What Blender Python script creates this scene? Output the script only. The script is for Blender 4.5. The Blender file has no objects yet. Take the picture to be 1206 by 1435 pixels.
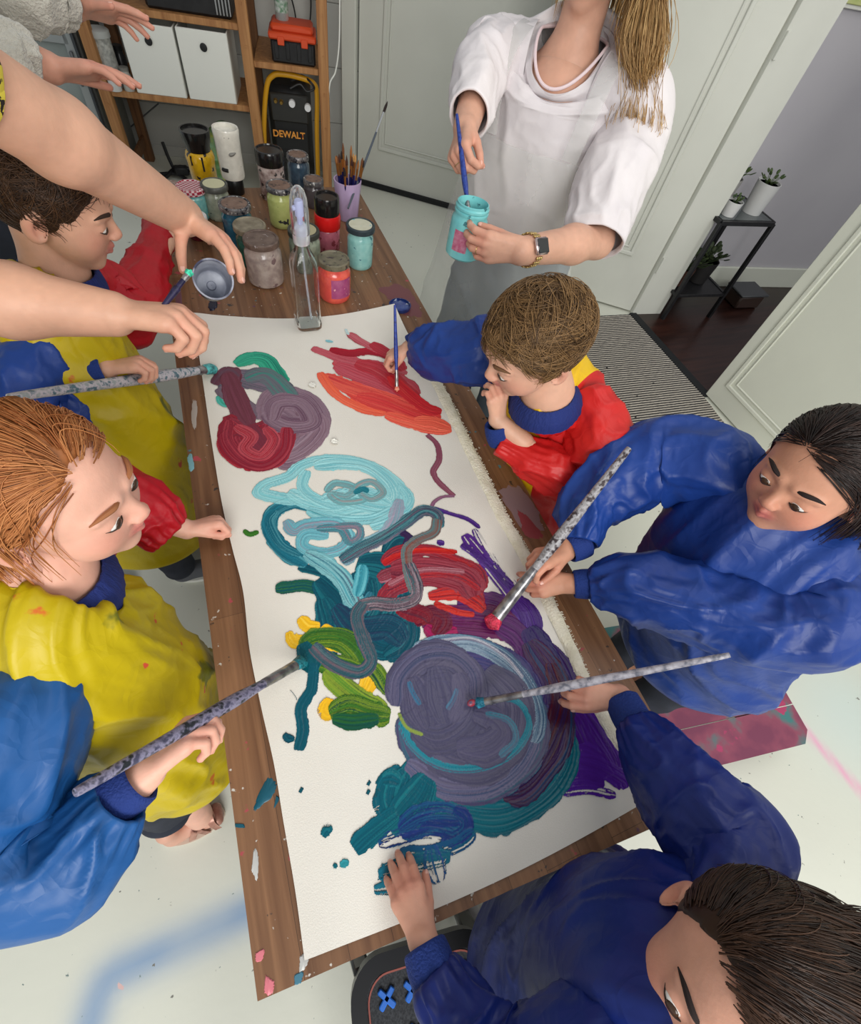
# Children's painting workshop: a long table with a shared canvas, seen from above.
import bpy, math, random
import numpy as np
from mathutils import Vector, Matrix
random.seed(7)
RNG = np.random.RandomState(11)
SC = bpy.context.scene
COL = SC.collection
A = lambda *a: np.array(a, float)
def nrm(v):
    v = np.asarray(v, float); return v / (np.linalg.norm(v) + 1e-12)

# ---------------------------------------------------------------- surveyed camera
FPX, CX, CY, H = 666.0, 603.0, 717.5, 1.60
_n = nrm([-113, 447, FPX])
_a = A(-472, -1111, FPX); _a = nrm(_a - _n * (_a @ _n))
_b = nrm(np.cross(_n, _a)); _b = _b if _b[0] > 0 else -_b
ROT = np.array([_b, _a, -_n])          # rows: world X, Y, Z in camera axes (x right, y down, z forward)
CAM = A(0, 0, H)
def ray(x, y): return ROT @ A(x - CX, y - CY, FPX)
def at(x, y, z):                        # survey point of the photo at height z
    d = ray(x, y); return CAM + d * ((z - H) / d[2])
def dep(x, y, d):                       # survey point at viewing depth d
    return CAM + ray(x, y) * (d / FPX)
def onpl(x, y, p0, n):                  # survey point on a vertical plane
    d = ray(x, y); return CAM + d * (((p0 - CAM) @ n) / (d @ n))
def pix(p):
    q = ROT.T @ (np.asarray(p) - CAM); return A(CX + FPX * q[0] / q[2], CY + FPX * q[1] / q[2])
TZ = 0.72                               # table top height

def setup_camera():
    cd = bpy.data.cameras.new('camera'); co = bpy.data.objects.new('camera', cd); COL.objects.link(co)
    cd.sensor_fit = 'HORIZONTAL'; cd.sensor_width = 36.0; cd.lens = FPX / 1206.0 * 36.0
    cd.clip_start = 0.01; cd.clip_end = 60
    ax, ay, az = ROT @ A(1, 0, 0), ROT @ A(0, -1, 0), ROT @ A(0, 0, -1)
    m = Matrix(((ax[0], ay[0], az[0], CAM[0]), (ax[1], ay[1], az[1], CAM[1]), (ax[2], ay[2], az[2], CAM[2]), (0, 0, 0, 1)))
    co.matrix_world = m; SC.camera = co
    return co

# ---------------------------------------------------------------- colour + materials
def lin(c):
    c = np.asarray(c, float) / 255.0
    return np.where(c <= 0.04045, c / 12.92, ((c + 0.055) / 1.055) ** 2.4)
def L4(c): return tuple(float(v) for v in lin(c)) + (1.0,)
MATS = {}
def mat(name, c1, c2=None, sc=8.0, rough=0.6, metal=0.0, bump=0.0, bsc=40.0, spec=0.5, trans=0.0, ior=1.45,
        attr=None, sheen=0.0, coat=0.0, detail=4.0, stretch=None, c3=None, spots=None, sss=0.0, ramp=(0.35, 0.65), alpha=1.0):
    if name in MATS: return MATS[name]
    m = bpy.data.materials.new(name); m.use_nodes = True
    nt = m.node_tree; N = nt.nodes; Lk = nt.links
    b = N['Principled BSDF']
    b.inputs['Roughness'].default_value = rough; b.inputs['Metallic'].default_value = metal
    b.inputs['Specular IOR Level'].default_value = spec; b.inputs['IOR'].default_value = ior
    b.inputs['Transmission Weight'].default_value = trans
    b.inputs['Coat Weight'].default_value = coat; b.inputs['Sheen Weight'].default_value = sheen
    b.inputs['Alpha'].default_value = alpha
    if sss: b.inputs['Subsurface Weight'].default_value = sss; b.inputs['Subsurface Radius'].default_value = (1, .4, .25); b.inputs['Subsurface Scale'].default_value = .006
    tc = N.new('ShaderNodeTexCoord'); mp = N.new('ShaderNodeMapping')
    Lk.new(tc.outputs['Object'], mp.inputs['Vector'])
    if stretch: mp.inputs['Scale'].default_value = stretch
    src = None
    if attr:
        an = N.new('ShaderNodeAttribute'); an.attribute_name = attr; src = an.outputs['Color']
    elif c2 is None:
        b.inputs['Base Color'].default_value = L4(c1)
    else:
        t = N.new('ShaderNodeTexNoise'); t.inputs['Scale'].default_value = sc; t.inputs['Detail'].default_value = detail
        Lk.new(mp.outputs[0], t.inputs['Vector'])
        r = N.new('ShaderNodeValToRGB'); r.color_ramp.elements[0].position = ramp[0]; r.color_ramp.elements[1].position = ramp[1]
        r.color_ramp.elements[0].color = L4(c1); r.color_ramp.elements[1].color = L4(c2)
        if c3 is not None:
            e = r.color_ramp.elements.new((ramp[0] + ramp[1]) / 2); e.color = L4(c3)
        Lk.new(t.outputs['Fac'], r.inputs[0]); src = r.outputs[0]
    if spots:
        for (col, s_, th, sd) in spots:
            t = N.new('ShaderNodeTexNoise'); t.inputs['Scale'].default_value = s_; t.inputs['Detail'].default_value = 5
            m2 = N.new('ShaderNodeMapping'); m2.inputs['Location'].default_value = (sd * 3.1, sd * 1.7, sd * 2.3)
            Lk.new(tc.outputs['Object'], m2.inputs['Vector']); Lk.new(m2.outputs[0], t.inputs['Vector'])
            r = N.new('ShaderNodeValToRGB'); r.color_ramp.elements[0].position = th; r.color_ramp.elements[1].position = min(1, th + .02)
            r.color_ramp.elements[0].color = (0, 0, 0, 1); r.color_ramp.elements[1].color = (1, 1, 1, 1)
            Lk.new(t.outputs['Fac'], r.inputs[0])
            mx = N.new('ShaderNodeMix'); mx.data_type = 'RGBA'
            Lk.new(r.outputs[0], mx.inputs[0])
            if src is None: mx.inputs[6].default_value = L4(c1)
            else: Lk.new(src, mx.inputs[6])
            mx.inputs[7].default_value = L4(col); src = mx.outputs[2]
    if src is not None: Lk.new(src, b.inputs['Base Color'])
    if bump:
        t = N.new('ShaderNodeTexNoise'); t.inputs['Scale'].default_value = bsc; t.inputs['Detail'].default_value = 3
        Lk.new(mp.outputs[0], t.inputs['Vector'])
        bn = N.new('ShaderNodeBump'); bn.inputs['Strength'].default_value = bump; bn.inputs['Distance'].default_value = .01
        Lk.new(t.outputs['Fac'], bn.inputs['Height']); Lk.new(bn.outputs[0], b.inputs['Normal'])
    if name.endswith('nylon') or 'nylon' in name:
        vb = None; last = None
        for sc_, dist in ((11, .010), (27, .0035)):
            nz = N.new('ShaderNodeTexNoise'); nz.inputs['Scale'].default_value = sc_ * .7; nz.inputs['Detail'].default_value = 1
            ad = N.new('ShaderNodeVectorMath'); ad.operation = 'MULTIPLY_ADD'; ad.inputs[1].default_value = (.09, .09, .09); Lk.new(nz.outputs['Color'], ad.inputs[0]); Lk.new(mp.outputs[0], ad.inputs[2]); Lk.new(mp.outputs[0], nz.inputs['Vector'])
            vr = N.new('ShaderNodeTexVoronoi'); vr.feature = 'DISTANCE_TO_EDGE'; vr.inputs['Scale'].default_value = sc_; Lk.new(ad.outputs[0], vr.inputs['Vector'])
            bn = N.new('ShaderNodeBump'); bn.inputs['Strength'].default_value = .42; bn.inputs['Distance'].default_value = dist; bn.invert = True
            Lk.new(vr.outputs['Distance'], bn.inputs['Height'])
            if last is not None: Lk.new(last.outputs[0], bn.inputs['Normal'])
            last = bn
        Lk.new(last.outputs[0], b.inputs['Normal'])
    MATS[name] = m
    return m

# ---------------------------------------------------------------- objects
def tag(o, label=None, cat=None, group=None, kind=None):
    if label: o['label'] = label
    if cat: o['category'] = cat
    if group: o['group'] = group
    if kind: o['kind'] = kind
    return o
def wloc(o):                            # world location of an unrotated chain
    p = A(*o.location)
    while o.parent: o = o.parent; p = p + A(*o.location)
    return p
def empty(name, loc, label=None, cat=None, group=None):
    o = bpy.data.objects.new(name, None); COL.objects.link(o); o.location = loc; o.empty_display_size = .05
    return tag(o, label, cat, group)
XF = [None]                             # optional resizing of an object about its base while it is built
def mk(name, geo, m, parent=None, smooth=True, col=None, loc=None, label=None, cat=None, group=None, kind=None, sharp=40):
    """geo = (verts, faces[, matidx]) in world space -> one mesh object"""
    V, F = np.asarray(geo[0], float), geo[1]
    if XF[0] is not None: V = XF[0][0] + (V - XF[0][0]) * XF[0][1]
    o = bpy.data.objects.new(name, bpy.data.meshes.new(name)); COL.objects.link(o)
    base = wloc(parent) if parent is not None else A(0, 0, 0)
    l = A(*loc) if loc is not None else base
    o.location = l - base
    if parent is not None: o.parent = parent
    V = V - l
    me = o.data
    if isinstance(F, np.ndarray):
        k = F.shape[1]; me.vertices.add(len(V)); me.vertices.foreach_set('co', V.astype(np.float32).ravel())
        me.loops.add(F.size); me.loops.foreach_set('vertex_index', F.astype(np.int32).ravel())
        me.polygons.add(len(F)); me.polygons.foreach_set('loop_start', np.arange(len(F), dtype=np.int32) * k)
        me.update(calc_edges=True)
    else:
        me.from_pydata(V.tolist(), [], [list(map(int, f)) for f in F])
    me.validate()
    for x in (m if isinstance(m, (list, tuple)) else [m]): me.materials.append(x)
    if len(geo) > 2 and geo[2] is not None and len(geo[2]) == len(me.polygons):
        me.polygons.foreach_set('material_index', np.asarray(geo[2], np.int32))
    if col is not None:
        ca = me.color_attributes.new('col', 'FLOAT_COLOR', 'POINT')
        c = np.ones((len(V), 4), np.float32); c[:, :3] = col; ca.data.foreach_set('color', c.ravel())
    if smooth: me.shade_smooth()
    if smooth and sharp and len(me.polygons) < 60000:
        me.set_sharp_from_angle(angle=math.radians(sharp))
    me.update()
    return tag(o, label, cat, group, kind)
def join(*gs):
    V, F, M = [], [], []; n = 0; qa = all(isinstance(g[1], np.ndarray) for g in gs) and len({g[1].shape[1] for g in gs}) == 1
    for g in gs:
        V.append(np.asarray(g[0], float)); 
        if qa: F.append(g[1] + n)
        else: F += [[int(i) + n for i in f] for f in g[1]]
        M += list(g[2]) if len(g) > 2 and g[2] is not None else [0] * len(g[1])
        n += len(g[0])
    return np.concatenate(V), (np.concatenate(F) if qa else F), M
def slot(g, k): return g[0], g[1], [k] * len(g[1])
def frame(d, up=(0, 0, 1)):
    d = nrm(d); u = A(*up)
    if abs(d @ nrm(u)) > .98: u = A(1, 0, 0)
    x = nrm(np.cross(d, u)); y = np.cross(x, d)
    return x, y, d
def box(c, s, R=None, bev=0.0):
    """box centred at c; R rows = local axes in world; chamfered edges"""
    c = A(*c); h = A(*s) / 2; b = min(bev, min(h) * .9)
    if b <= 0:
        V = np.array([[x, y, z] for x in (-1, 1) for y in (-1, 1) for z in (-1, 1)], float) * h
        F = [[0, 1, 3, 2], [4, 6, 7, 5], [0, 4, 5, 1], [2, 3, 7, 6], [0, 2, 6, 4], [1, 5, 7, 3]]
    else:
        V = []; idx = {}
        for sx in (-1, 1):
            for sy in (-1, 1):
                for sz in (-1, 1):
                    for a in range(3):
                        v = A(sx, sy, sz) * (h - b); v[a] = (sx, sy, sz)[a] * h[a]
                        idx[(sx, sy, sz, a)] = len(V); V.append(v)
        V = np.array(V); F = []
        for a in range(3):
            o1, o2 = [k for k in range(3) if k != a]
            for s_ in (-1, 1):
                q = []
                for p, r in ((-1, -1), (1, -1), (1, 1), (-1, 1)):
                    t = [0, 0, 0]; t[a] = s_; t[o1] = p; t[o2] = r; q.append(idx[(*t, a)])
                F.append(q)
            for p in (-1, 1):
                for r in (-1, 1):
                    t0 = [0, 0, 0]; t1 = [0, 0, 0]; t0[a] = -1; t1[a] = 1
                    for t in (t0, t1): t[o1] = p; t[o2] = r
                    F.append([idx[(*t0, o1)], idx[(*t1, o1)], idx[(*t1, o2)], idx[(*t0, o2)]])
        for sx in (-1, 1):
            for sy in (-1, 1):
                for sz in (-1, 1): F.append([idx[(sx, sy, sz, a)] for a in range(3)])
        # orient outwards
        for i, f in enumerate(F):
            cc = V[f].mean(0); nn = np.cross(V[f[1]] - V[f[0]], V[f[2]] - V[f[1]])
            if nn @ cc < 0: F[i] = f[::-1]
    if R is not None: V = V @ np.asarray(R)
    return V + c, F
def bar(a, b, w, h=None, bev=.001, up=(0, 0, 1)):
    a, b = A(*a), A(*b); h = h or w
    x, y, d = frame(b - a, up)
    return box((a + b) / 2, (w, h, np.linalg.norm(b - a)), np.array([x, y, d]), bev)
def lathe(prof, base=(0, 0, 0), axis=(0, 0, 1), n=40, sx=1, sy=1, cap=True, ang=None):
    prof = np.array(prof, float); x, y, d = frame(axis, (0, 1, 0) if abs(nrm(axis)[2]) > .9 else (0, 0, 1))
    th = np.linspace(0, 2 * np.pi, n, endpoint=False)
    V = (prof[:, 0, None, None] * (np.cos(th)[None, :, None] * x * sx + np.sin(th)[None, :, None] * y * sy) + prof[:, 1, None, None] * d)
    V = V.reshape(-1, 3) + A(*base); F = []; k = len(prof)
    for i in range(k - 1):
        for j in range(n): F.append([i * n + j, i * n + (j + 1) % n, (i + 1) * n + (j + 1) % n, (i + 1) * n + j])
    if cap:
        if prof[0, 0] > 1e-6: F.append(list(range(n))[::-1])
        if prof[-1, 0] > 1e-6: F.append([(k - 1) * n + j for j in range(n)])
    return V, F
def catm(P, m):
    """Catmull-Rom resample of rows of P to m rows"""
    P = np.array(P, float); n = len(P)
    if n == 2: 
        t = np.linspace(0, 1, m)[:, None]; return P[0] * (1 - t) + P[1] * t
    Q = np.vstack([2 * P[0] - P[1], P, 2 * P[-1] - P[-2]])
    u = np.linspace(0, n - 1 - 1e-9, m); i = u.astype(int); f = (u - i)[:, None]
    a, b, c, d = Q[i], Q[i + 1], Q[i + 2], Q[i + 3]
    return .5 * (2 * b + (c - a) * f + (2 * a - 5 * b + 4 * c - d) * f ** 2 + (-a + 3 * b - 3 * c + d) * f ** 3)
def tube(path, r, n=10, m=None, cap=True):
    P = np.array(path, float)
    rr = np.full(len(P), r) if np.isscalar(r) else np.array(r, float)
    if m: q = catm(np.column_stack([P, rr]), m); P, rr = q[:, :3], q[:, 3]
    k = len(P); T = np.gradient(P, axis=0); x, _, _ = frame(T[0]); V = []
    for i in range(k):
        d = nrm(T[i]); x = nrm(x - d * (x @ d)); y = np.cross(d, x)
        th = np.linspace(0, 2 * np.pi, n, endpoint=False)[:, None]
        V.append(P[i] + rr[i] * (np.cos(th) * x + np.sin(th) * y))
    V = np.concatenate(V); F = []
    for i in range(k - 1):
        for j in range(n): F.append([i * n + j, i * n + (j + 1) % n, (i + 1) * n + (j + 1) % n, (i + 1) * n + j])
    if cap: F.append(list(range(n))[::-1]); F.append([(k - 1) * n + j for j in range(n)])
    return V, F
def prism(poly, z0, z1, R=None, o=(0, 0, 0)):
    """extruded polygon (ccw)"""
    n = len(poly); V = np.array([[p[0], p[1], z0] for p in poly] + [[p[0], p[1], z1] for p in poly], float)
    F = [list(range(n))[::-1], list(range(n, 2 * n))] + [[i, (i + 1) % n, n + (i + 1) % n, n + i] for i in range(n)]
    if R is not None: V = V @ np.asarray(R)
    return V + A(*o), F
def blob(c, r, R=None, n=16, m=12):
    prof = [(math.sin(t), -math.cos(t)) for t in np.linspace(0.001, math.pi - .001, m)]
    V, F = lathe(prof, n=n); V = V * A(*(r if not np.isscalar(r) else (r, r, r)))
    if R is not None: V = V @ np.asarray(R)
    return V + A(*c), F
def text_geo(s, size, o, R, depth=.0006, bold=0.0, align='CENTER'):
    """lettering as a mesh; R rows: right, up, out"""
    cu = bpy.data.curves.new('t', 'FONT'); cu.body = s; cu.size = size; cu.extrude = depth; cu.align_x = align; cu.align_y = 'CENTER'; cu.offset = bold
    ob = bpy.data.objects.new('t', cu); COL.objects.link(ob)
    dg = bpy.context.evaluated_depsgraph_get(); me = ob.evaluated_get(dg).to_mesh()
    V = np.array([v.co[:] for v in me.vertices]); F = [list(p.vertices) for p in me.polygons]
    ob.evaluated_get(dg).to_mesh_clear(); bpy.data.objects.remove(ob); bpy.data.curves.remove(cu)
    return V @ np.asarray(R) + A(*o), F

# ---------------------------------------------------------------- noise
def _h(ix, iy, iz, s):
    with np.errstate(over='ignore'):
        h = (ix.astype(np.uint32) * np.uint32(374761393) + iy.astype(np.uint32) * np.uint32(668265263) + iz.astype(np.uint32) * np.uint32(2147483647) + np.uint32(s * 974711 + 17))
        h = (h ^ (h >> np.uint32(13))) * np.uint32(1274126177); h ^= h >> np.uint32(16)
        h = h * np.uint32(2246822519); h ^= h >> np.uint32(15)
    return (h & np.uint32(0xffff)).astype(np.float32) / 32767.5 - 1
def noise3(p, s=0):
    p = np.asarray(p, np.float32); i = np.floor(p).astype(np.int64); f = p - i; u = f * f * (3 - 2 * f); r = 0
    for dx in (0, 1):
        for dy in (0, 1):
            for dz in (0, 1):
                w = (u[..., 0] if dx else 1 - u[..., 0]) * (u[..., 1] if dy else 1 - u[..., 1]) * (u[..., 2] if dz else 1 - u[..., 2])
                r = r + w * _h(i[..., 0] + dx, i[..., 1] + dy, i[..., 2] + dz, s)
    return r
def noise2(x, y, s=0): return noise3(np.stack([x, y, np.zeros_like(x)], -1), s)
def ridged(p, s=0):
    return (1 - 2.2 * np.abs(noise3(p, s))) * .65 + (1 - 2.2 * np.abs(noise3(p * 2.1 + 7, s + 5))) * .25

# ---------------------------------------------------------------- signed-distance modelling
class Sdf:
    def __init__(s): s.p = []
    def cap(s, a, b, ra, rb=None, k=.01): s.p.append(('c', A(*a), A(*b), ra, ra if rb is None else rb, k)); return s
    def ell(s, c, r, R=None, k=.01, sub=False): s.p.append(('s' if sub else 'e', A(*c), A(*r), None if R is None else np.asarray(R), k)); return s
    def chain(s, P, r, k=.01):
        for i in range(len(P) - 1): s.cap(P[i], P[i + 1], r[i], r[i + 1], k)
        return s
    def bounds(s):
        lo, hi = A(9, 9, 9), A(-9, -9, -9)
        for q in s.p:
            if q[0] == 'c':
                for c, r in ((q[1], q[3]), (q[2], q[4])): lo = np.minimum(lo, c - r); hi = np.maximum(hi, c + r)
            elif q[0] == 'e':
                r = max(q[2]) if q[3] is not None else q[2]
                lo = np.minimum(lo, q[1] - r); hi = np.maximum(hi, q[1] + r)
        return lo, hi
    def ev(s, X):
        d = None
        for q in s.p:
            if q[0] == 'c':
                ab = q[2] - q[1]; t = np.clip(((X - q[1]) @ ab) / (ab @ ab + 1e-12), 0, 1)
                e = np.linalg.norm(X - q[1] - t[:, None] * ab, axis=1) - (q[3] + (q[4] - q[3]) * t); k = q[5]
            else:
                Y = X - q[1]
                if q[3] is not None: Y = Y @ q[3].T
                w = Y / q[2]; k0 = np.linalg.norm(w, axis=1); k1 = np.linalg.norm(w / q[2], axis=1) + 1e-9
                e = k0 * (k0 - 1) / k1; e = np.where(k0 < .3, -min(q[2]) * (1 - k0), e); k = q[4]
            if d is None: d = e
            elif q[0] == 's':
                h = np.clip(.5 - .5 * (d + e) / k, 0, 1); d = d * (1 - h) - e * h + k * h * (1 - h)
            else:
                h = np.clip(.5 + .5 * (d - e) / k, 0, 1); d = d * (1 - h) + e * h - k * h * (1 - h)
        return d
    def mesh(s, vox, lo=None, hi=None):
        l, h = s.bounds(); pad = vox * 3
        l = l - pad if lo is None else A(*lo); h = h + pad if hi is None else A(*hi)
        B = 6; n = np.ceil((h - l) / vox / B).astype(int) * B + 1
        nb = (n - 1) // B; g = [l[k] + vox * np.arange(n[k]) for k in range(3)]
        c = [l[k] + vox * (np.arange(nb[k]) * B + B / 2) for k in range(3)]
        Cc = np.stack(np.meshgrid(*c, indexing='ij'), -1).reshape(-1, 3); dc = s.ev(Cc).reshape(nb)
        act = np.abs(dc) < vox * B * 1.5
        V = np.empty(n, np.float32); up = np.repeat(np.repeat(np.repeat(dc, B, 0), B, 1), B, 2)
        V[:-1, :-1, :-1] = up; V[-1] = 1; V[:, -1] = 1; V[:, :, -1] = 1
        V = np.where(V < 0, -1.0, 1.0).astype(np.float32)
        M = np.zeros(n, bool); M[:-1, :-1, :-1] = np.repeat(np.repeat(np.repeat(act, B, 0), B, 1), B, 2)
        M[1:] |= M[:-1].copy(); M[:, 1:] |= M[:, :-1].copy(); M[:, :, 1:] |= M[:, :, :-1].copy()
        ii = np.argwhere(M); pts = l + vox * ii
        out = np.empty(len(pts), np.float32)
        for a in range(0, len(pts), 200000): out[a:a + 200000] = s.ev(pts[a:a + 200000])
        V[tuple(ii.T)] = out
        return surfnet(V, l, vox)
def surfnet(V, l, vox):
    S = V < 0; n = V.shape
    cs = sum(S[a:n[0] - 1 + a, b:n[1] - 1 + b, c:n[2] - 1 + c].astype(np.int8) for a in (0, 1) for b in (0, 1) for c in (0, 1))
    cells = np.argwhere((cs > 0) & (cs < 8)); idx = -np.ones(cs.shape, np.int64); idx[tuple(cells.T)] = np.arange(len(cells))
    acc = np.zeros((len(cells), 3)); cnt = np.zeros(len(cells))
    for ax in range(3):
        o1, o2 = [k for k in range(3) if k != ax]
        for p in (0, 1):
            for q in (0, 1):
                a = cells.copy(); a[:, o1] += p; a[:, o2] += q; b = a.copy(); b[:, ax] += 1
                va, vb = V[tuple(a.T)], V[tuple(b.T)]; m = (va < 0) != (vb < 0)
                t = np.where(m, va / (va - vb + 1e-20), 0); loc = (a - cells).astype(float); loc[:, ax] += t
                acc[m] += loc[m]; cnt[m] += 1
    P = l + vox * (cells + acc / np.maximum(cnt, 1)[:, None]); F = []
    for ax in range(3):
        o1, o2 = (ax + 1) % 3, (ax + 2) % 3
        sl0 = [slice(None)] * 3; sl1 = [slice(None)] * 3; sl0[ax] = slice(0, n[ax] - 1); sl1[ax] = slice(1, n[ax])
        a, b = S[tuple(sl0)], S[tuple(sl1)]; e = np.argwhere(a != b)
        e = e[(e[:, o1] > 0) & (e[:, o2] > 0) & (e[:, o1] < n[o1] - 1) & (e[:, o2] < n[o2] - 1)]
        q = []
        for p, r in ((-1, -1), (0, -1), (0, 0), (-1, 0)):
            w = e.copy(); w[:, o1] += p; w[:, o2] += r; q.append(idx[tuple(w.T)])
        q = np.stack(q, 1); fl = ~a[tuple(e.T)]; q[fl] = q[fl][:, ::-1]; F.append(q)
    F = np.concatenate(F); F = F[(F >= 0).all(1)]
    return P, F
def vnorm(V, F):
    F = np.asarray(F); N = np.zeros_like(V); fn = np.cross(V[F[:, 2]] - V[F[:, 0]], V[F[:, 3]] - V[F[:, 1]])
    for k in range(4): np.add.at(N, F[:, k], fn)
    return N / (np.linalg.norm(N, axis=1, keepdims=True) + 1e-12)
def relax(V, F, it=2, w=.5):
    E = np.concatenate([F[:, [0, 1]], F[:, [1, 2]], F[:, [2, 3]], F[:, [3, 0]]])
    for _ in range(it):
        Sm = np.zeros_like(V); c = np.zeros(len(V)); np.add.at(Sm, E[:, 0], V[E[:, 1]]); np.add.at(c, E[:, 0], 1)
        np.add.at(Sm, E[:, 1], V[E[:, 0]]); np.add.at(c, E[:, 1], 1); V = V * (1 - w) + w * Sm / np.maximum(c, 1)[:, None]
    return V

# ---------------------------------------------------------------- lofted cloth
def loft(rings, side, na=72, nl=80, disp=None, lip=(True, True), pw=2.0, lipr=.006):
    """rings: (x,y,z, r_side, r_other[, power]) ; side: reference direction for theta=0. disp(th, s, t, P)->metres"""
    R = np.array([list(r) + [pw] * (6 - len(r)) for r in rings], float)
    Q = catm(R, nl); P = Q[:, :3]; T = np.gradient(P, axis=0); T /= np.linalg.norm(T, axis=1, keepdims=True)
    ds = np.linalg.norm(np.diff(P, axis=0), axis=1); S = np.concatenate([[0], np.cumsum(ds)])
    th = np.linspace(0, 2 * np.pi, na, endpoint=False); G = np.zeros((nl, na, 3)); x = nrm(side)
    for i in range(nl):
        x = nrm(x - T[i] * (x @ T[i])); y = np.cross(T[i], x); e = 2 / Q[i, 5]
        c, s_ = np.cos(th), np.sin(th)
        G[i] = P[i] + (Q[i, 3] * np.sign(c) * np.abs(c) ** e)[:, None] * x + (Q[i, 4] * np.sign(s_) * np.abs(s_) ** e)[:, None] * y
    gi = np.gradient(G, axis=0); gj = np.roll(G, -1, 1) - np.roll(G, 1, 1); Nn = np.cross(gj, gi)
    Nn /= np.linalg.norm(Nn, axis=2, keepdims=True) + 1e-12
    out = G - P[:, None]; sg = np.sign((Nn * out).sum(2)).mean(); Nn *= (1 if sg >= 0 else -1)
    if disp is not None:
        tt = np.broadcast_to(np.linspace(0, 1, nl)[:, None], (nl, na)); ss = np.broadcast_to(S[:, None], (nl, na)); hh = np.broadcast_to(th, (nl, na))
        G = G + Nn * disp(hh, ss, tt, G)[..., None]
    rows = [G[i] for i in range(nl)]
    def lipr_(ring, nxt, c):
        d = ring - nxt; d = d.mean(0); d = nrm(d); rr = ring - c; L = np.linalg.norm(rr, axis=1, keepdims=True); u = rr / L
        return [ring + d * lipr * .4 - u * lipr * .4, ring - u * lipr, ring - d * .012 - u * lipr * 1.3]
    if lip[0]: rows = lipr_(G[0], G[1], G[0].mean(0))[::-1] + rows
    if lip[1]: rows = rows + lipr_(G[-1], G[-2], G[-1].mean(0))
    k = len(rows); V = np.concatenate(rows)
    i, j = np.meshgrid(np.arange(k - 1), np.arange(na), indexing='ij'); i, j = i.ravel(), j.ravel(); j2 = (j + 1) % na
    F = np.stack([i * na + j, (i + 1) * na + j, (i + 1) * na + j2, i * na + j2], 1)
    if sg < 0: F = F[:, ::-1]
    return V, F.copy()
def crease(q, s, k=1.9, e=1.7): return (1 - np.minimum(1, np.abs(noise3(q, s)) * k)) ** e - .28
def folds(amp=.006, fa=3.0, fs=9.0, seed=0, g0=0., g1=0., ng=16, gl=.05, length=.3, twist=2.5):
    """crumpled nylon: thin ridges over flat facets in (angle, length), running slightly diagonally, + gathers at the ends"""
    def f(th, s, t, P):
        a = th + twist * s; q = np.stack([np.cos(a) * fa * .55, np.sin(a) * fa * .55, s * fs * .6], -1)
        w = np.stack([noise3(q * .8 + 3, seed + 9), noise3(q * .8 + 13, seed + 10), noise3(q * .8 + 23, seed + 11)], -1) * .5
        d = amp * (1.1 * crease(q + w, seed) + .55 * crease(q * 1.9 + w * 1.4, seed + 3) + .16 * crease(q * 4.3 + w, seed + 4))
        gt = np.sin(ng * th + 2.2 * noise3(np.stack([np.cos(th) * 2, np.sin(th) * 2, s * 6], -1), seed + 2) * 2)
        d = d + g0 * gt * np.exp(-s / gl) + g1 * gt * np.exp(-(s.max() - s) / gl)
        e = np.minimum(1, np.minimum(s, s.max() - s) / .02); return d * (.25 + .75 * e)
    return f
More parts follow.
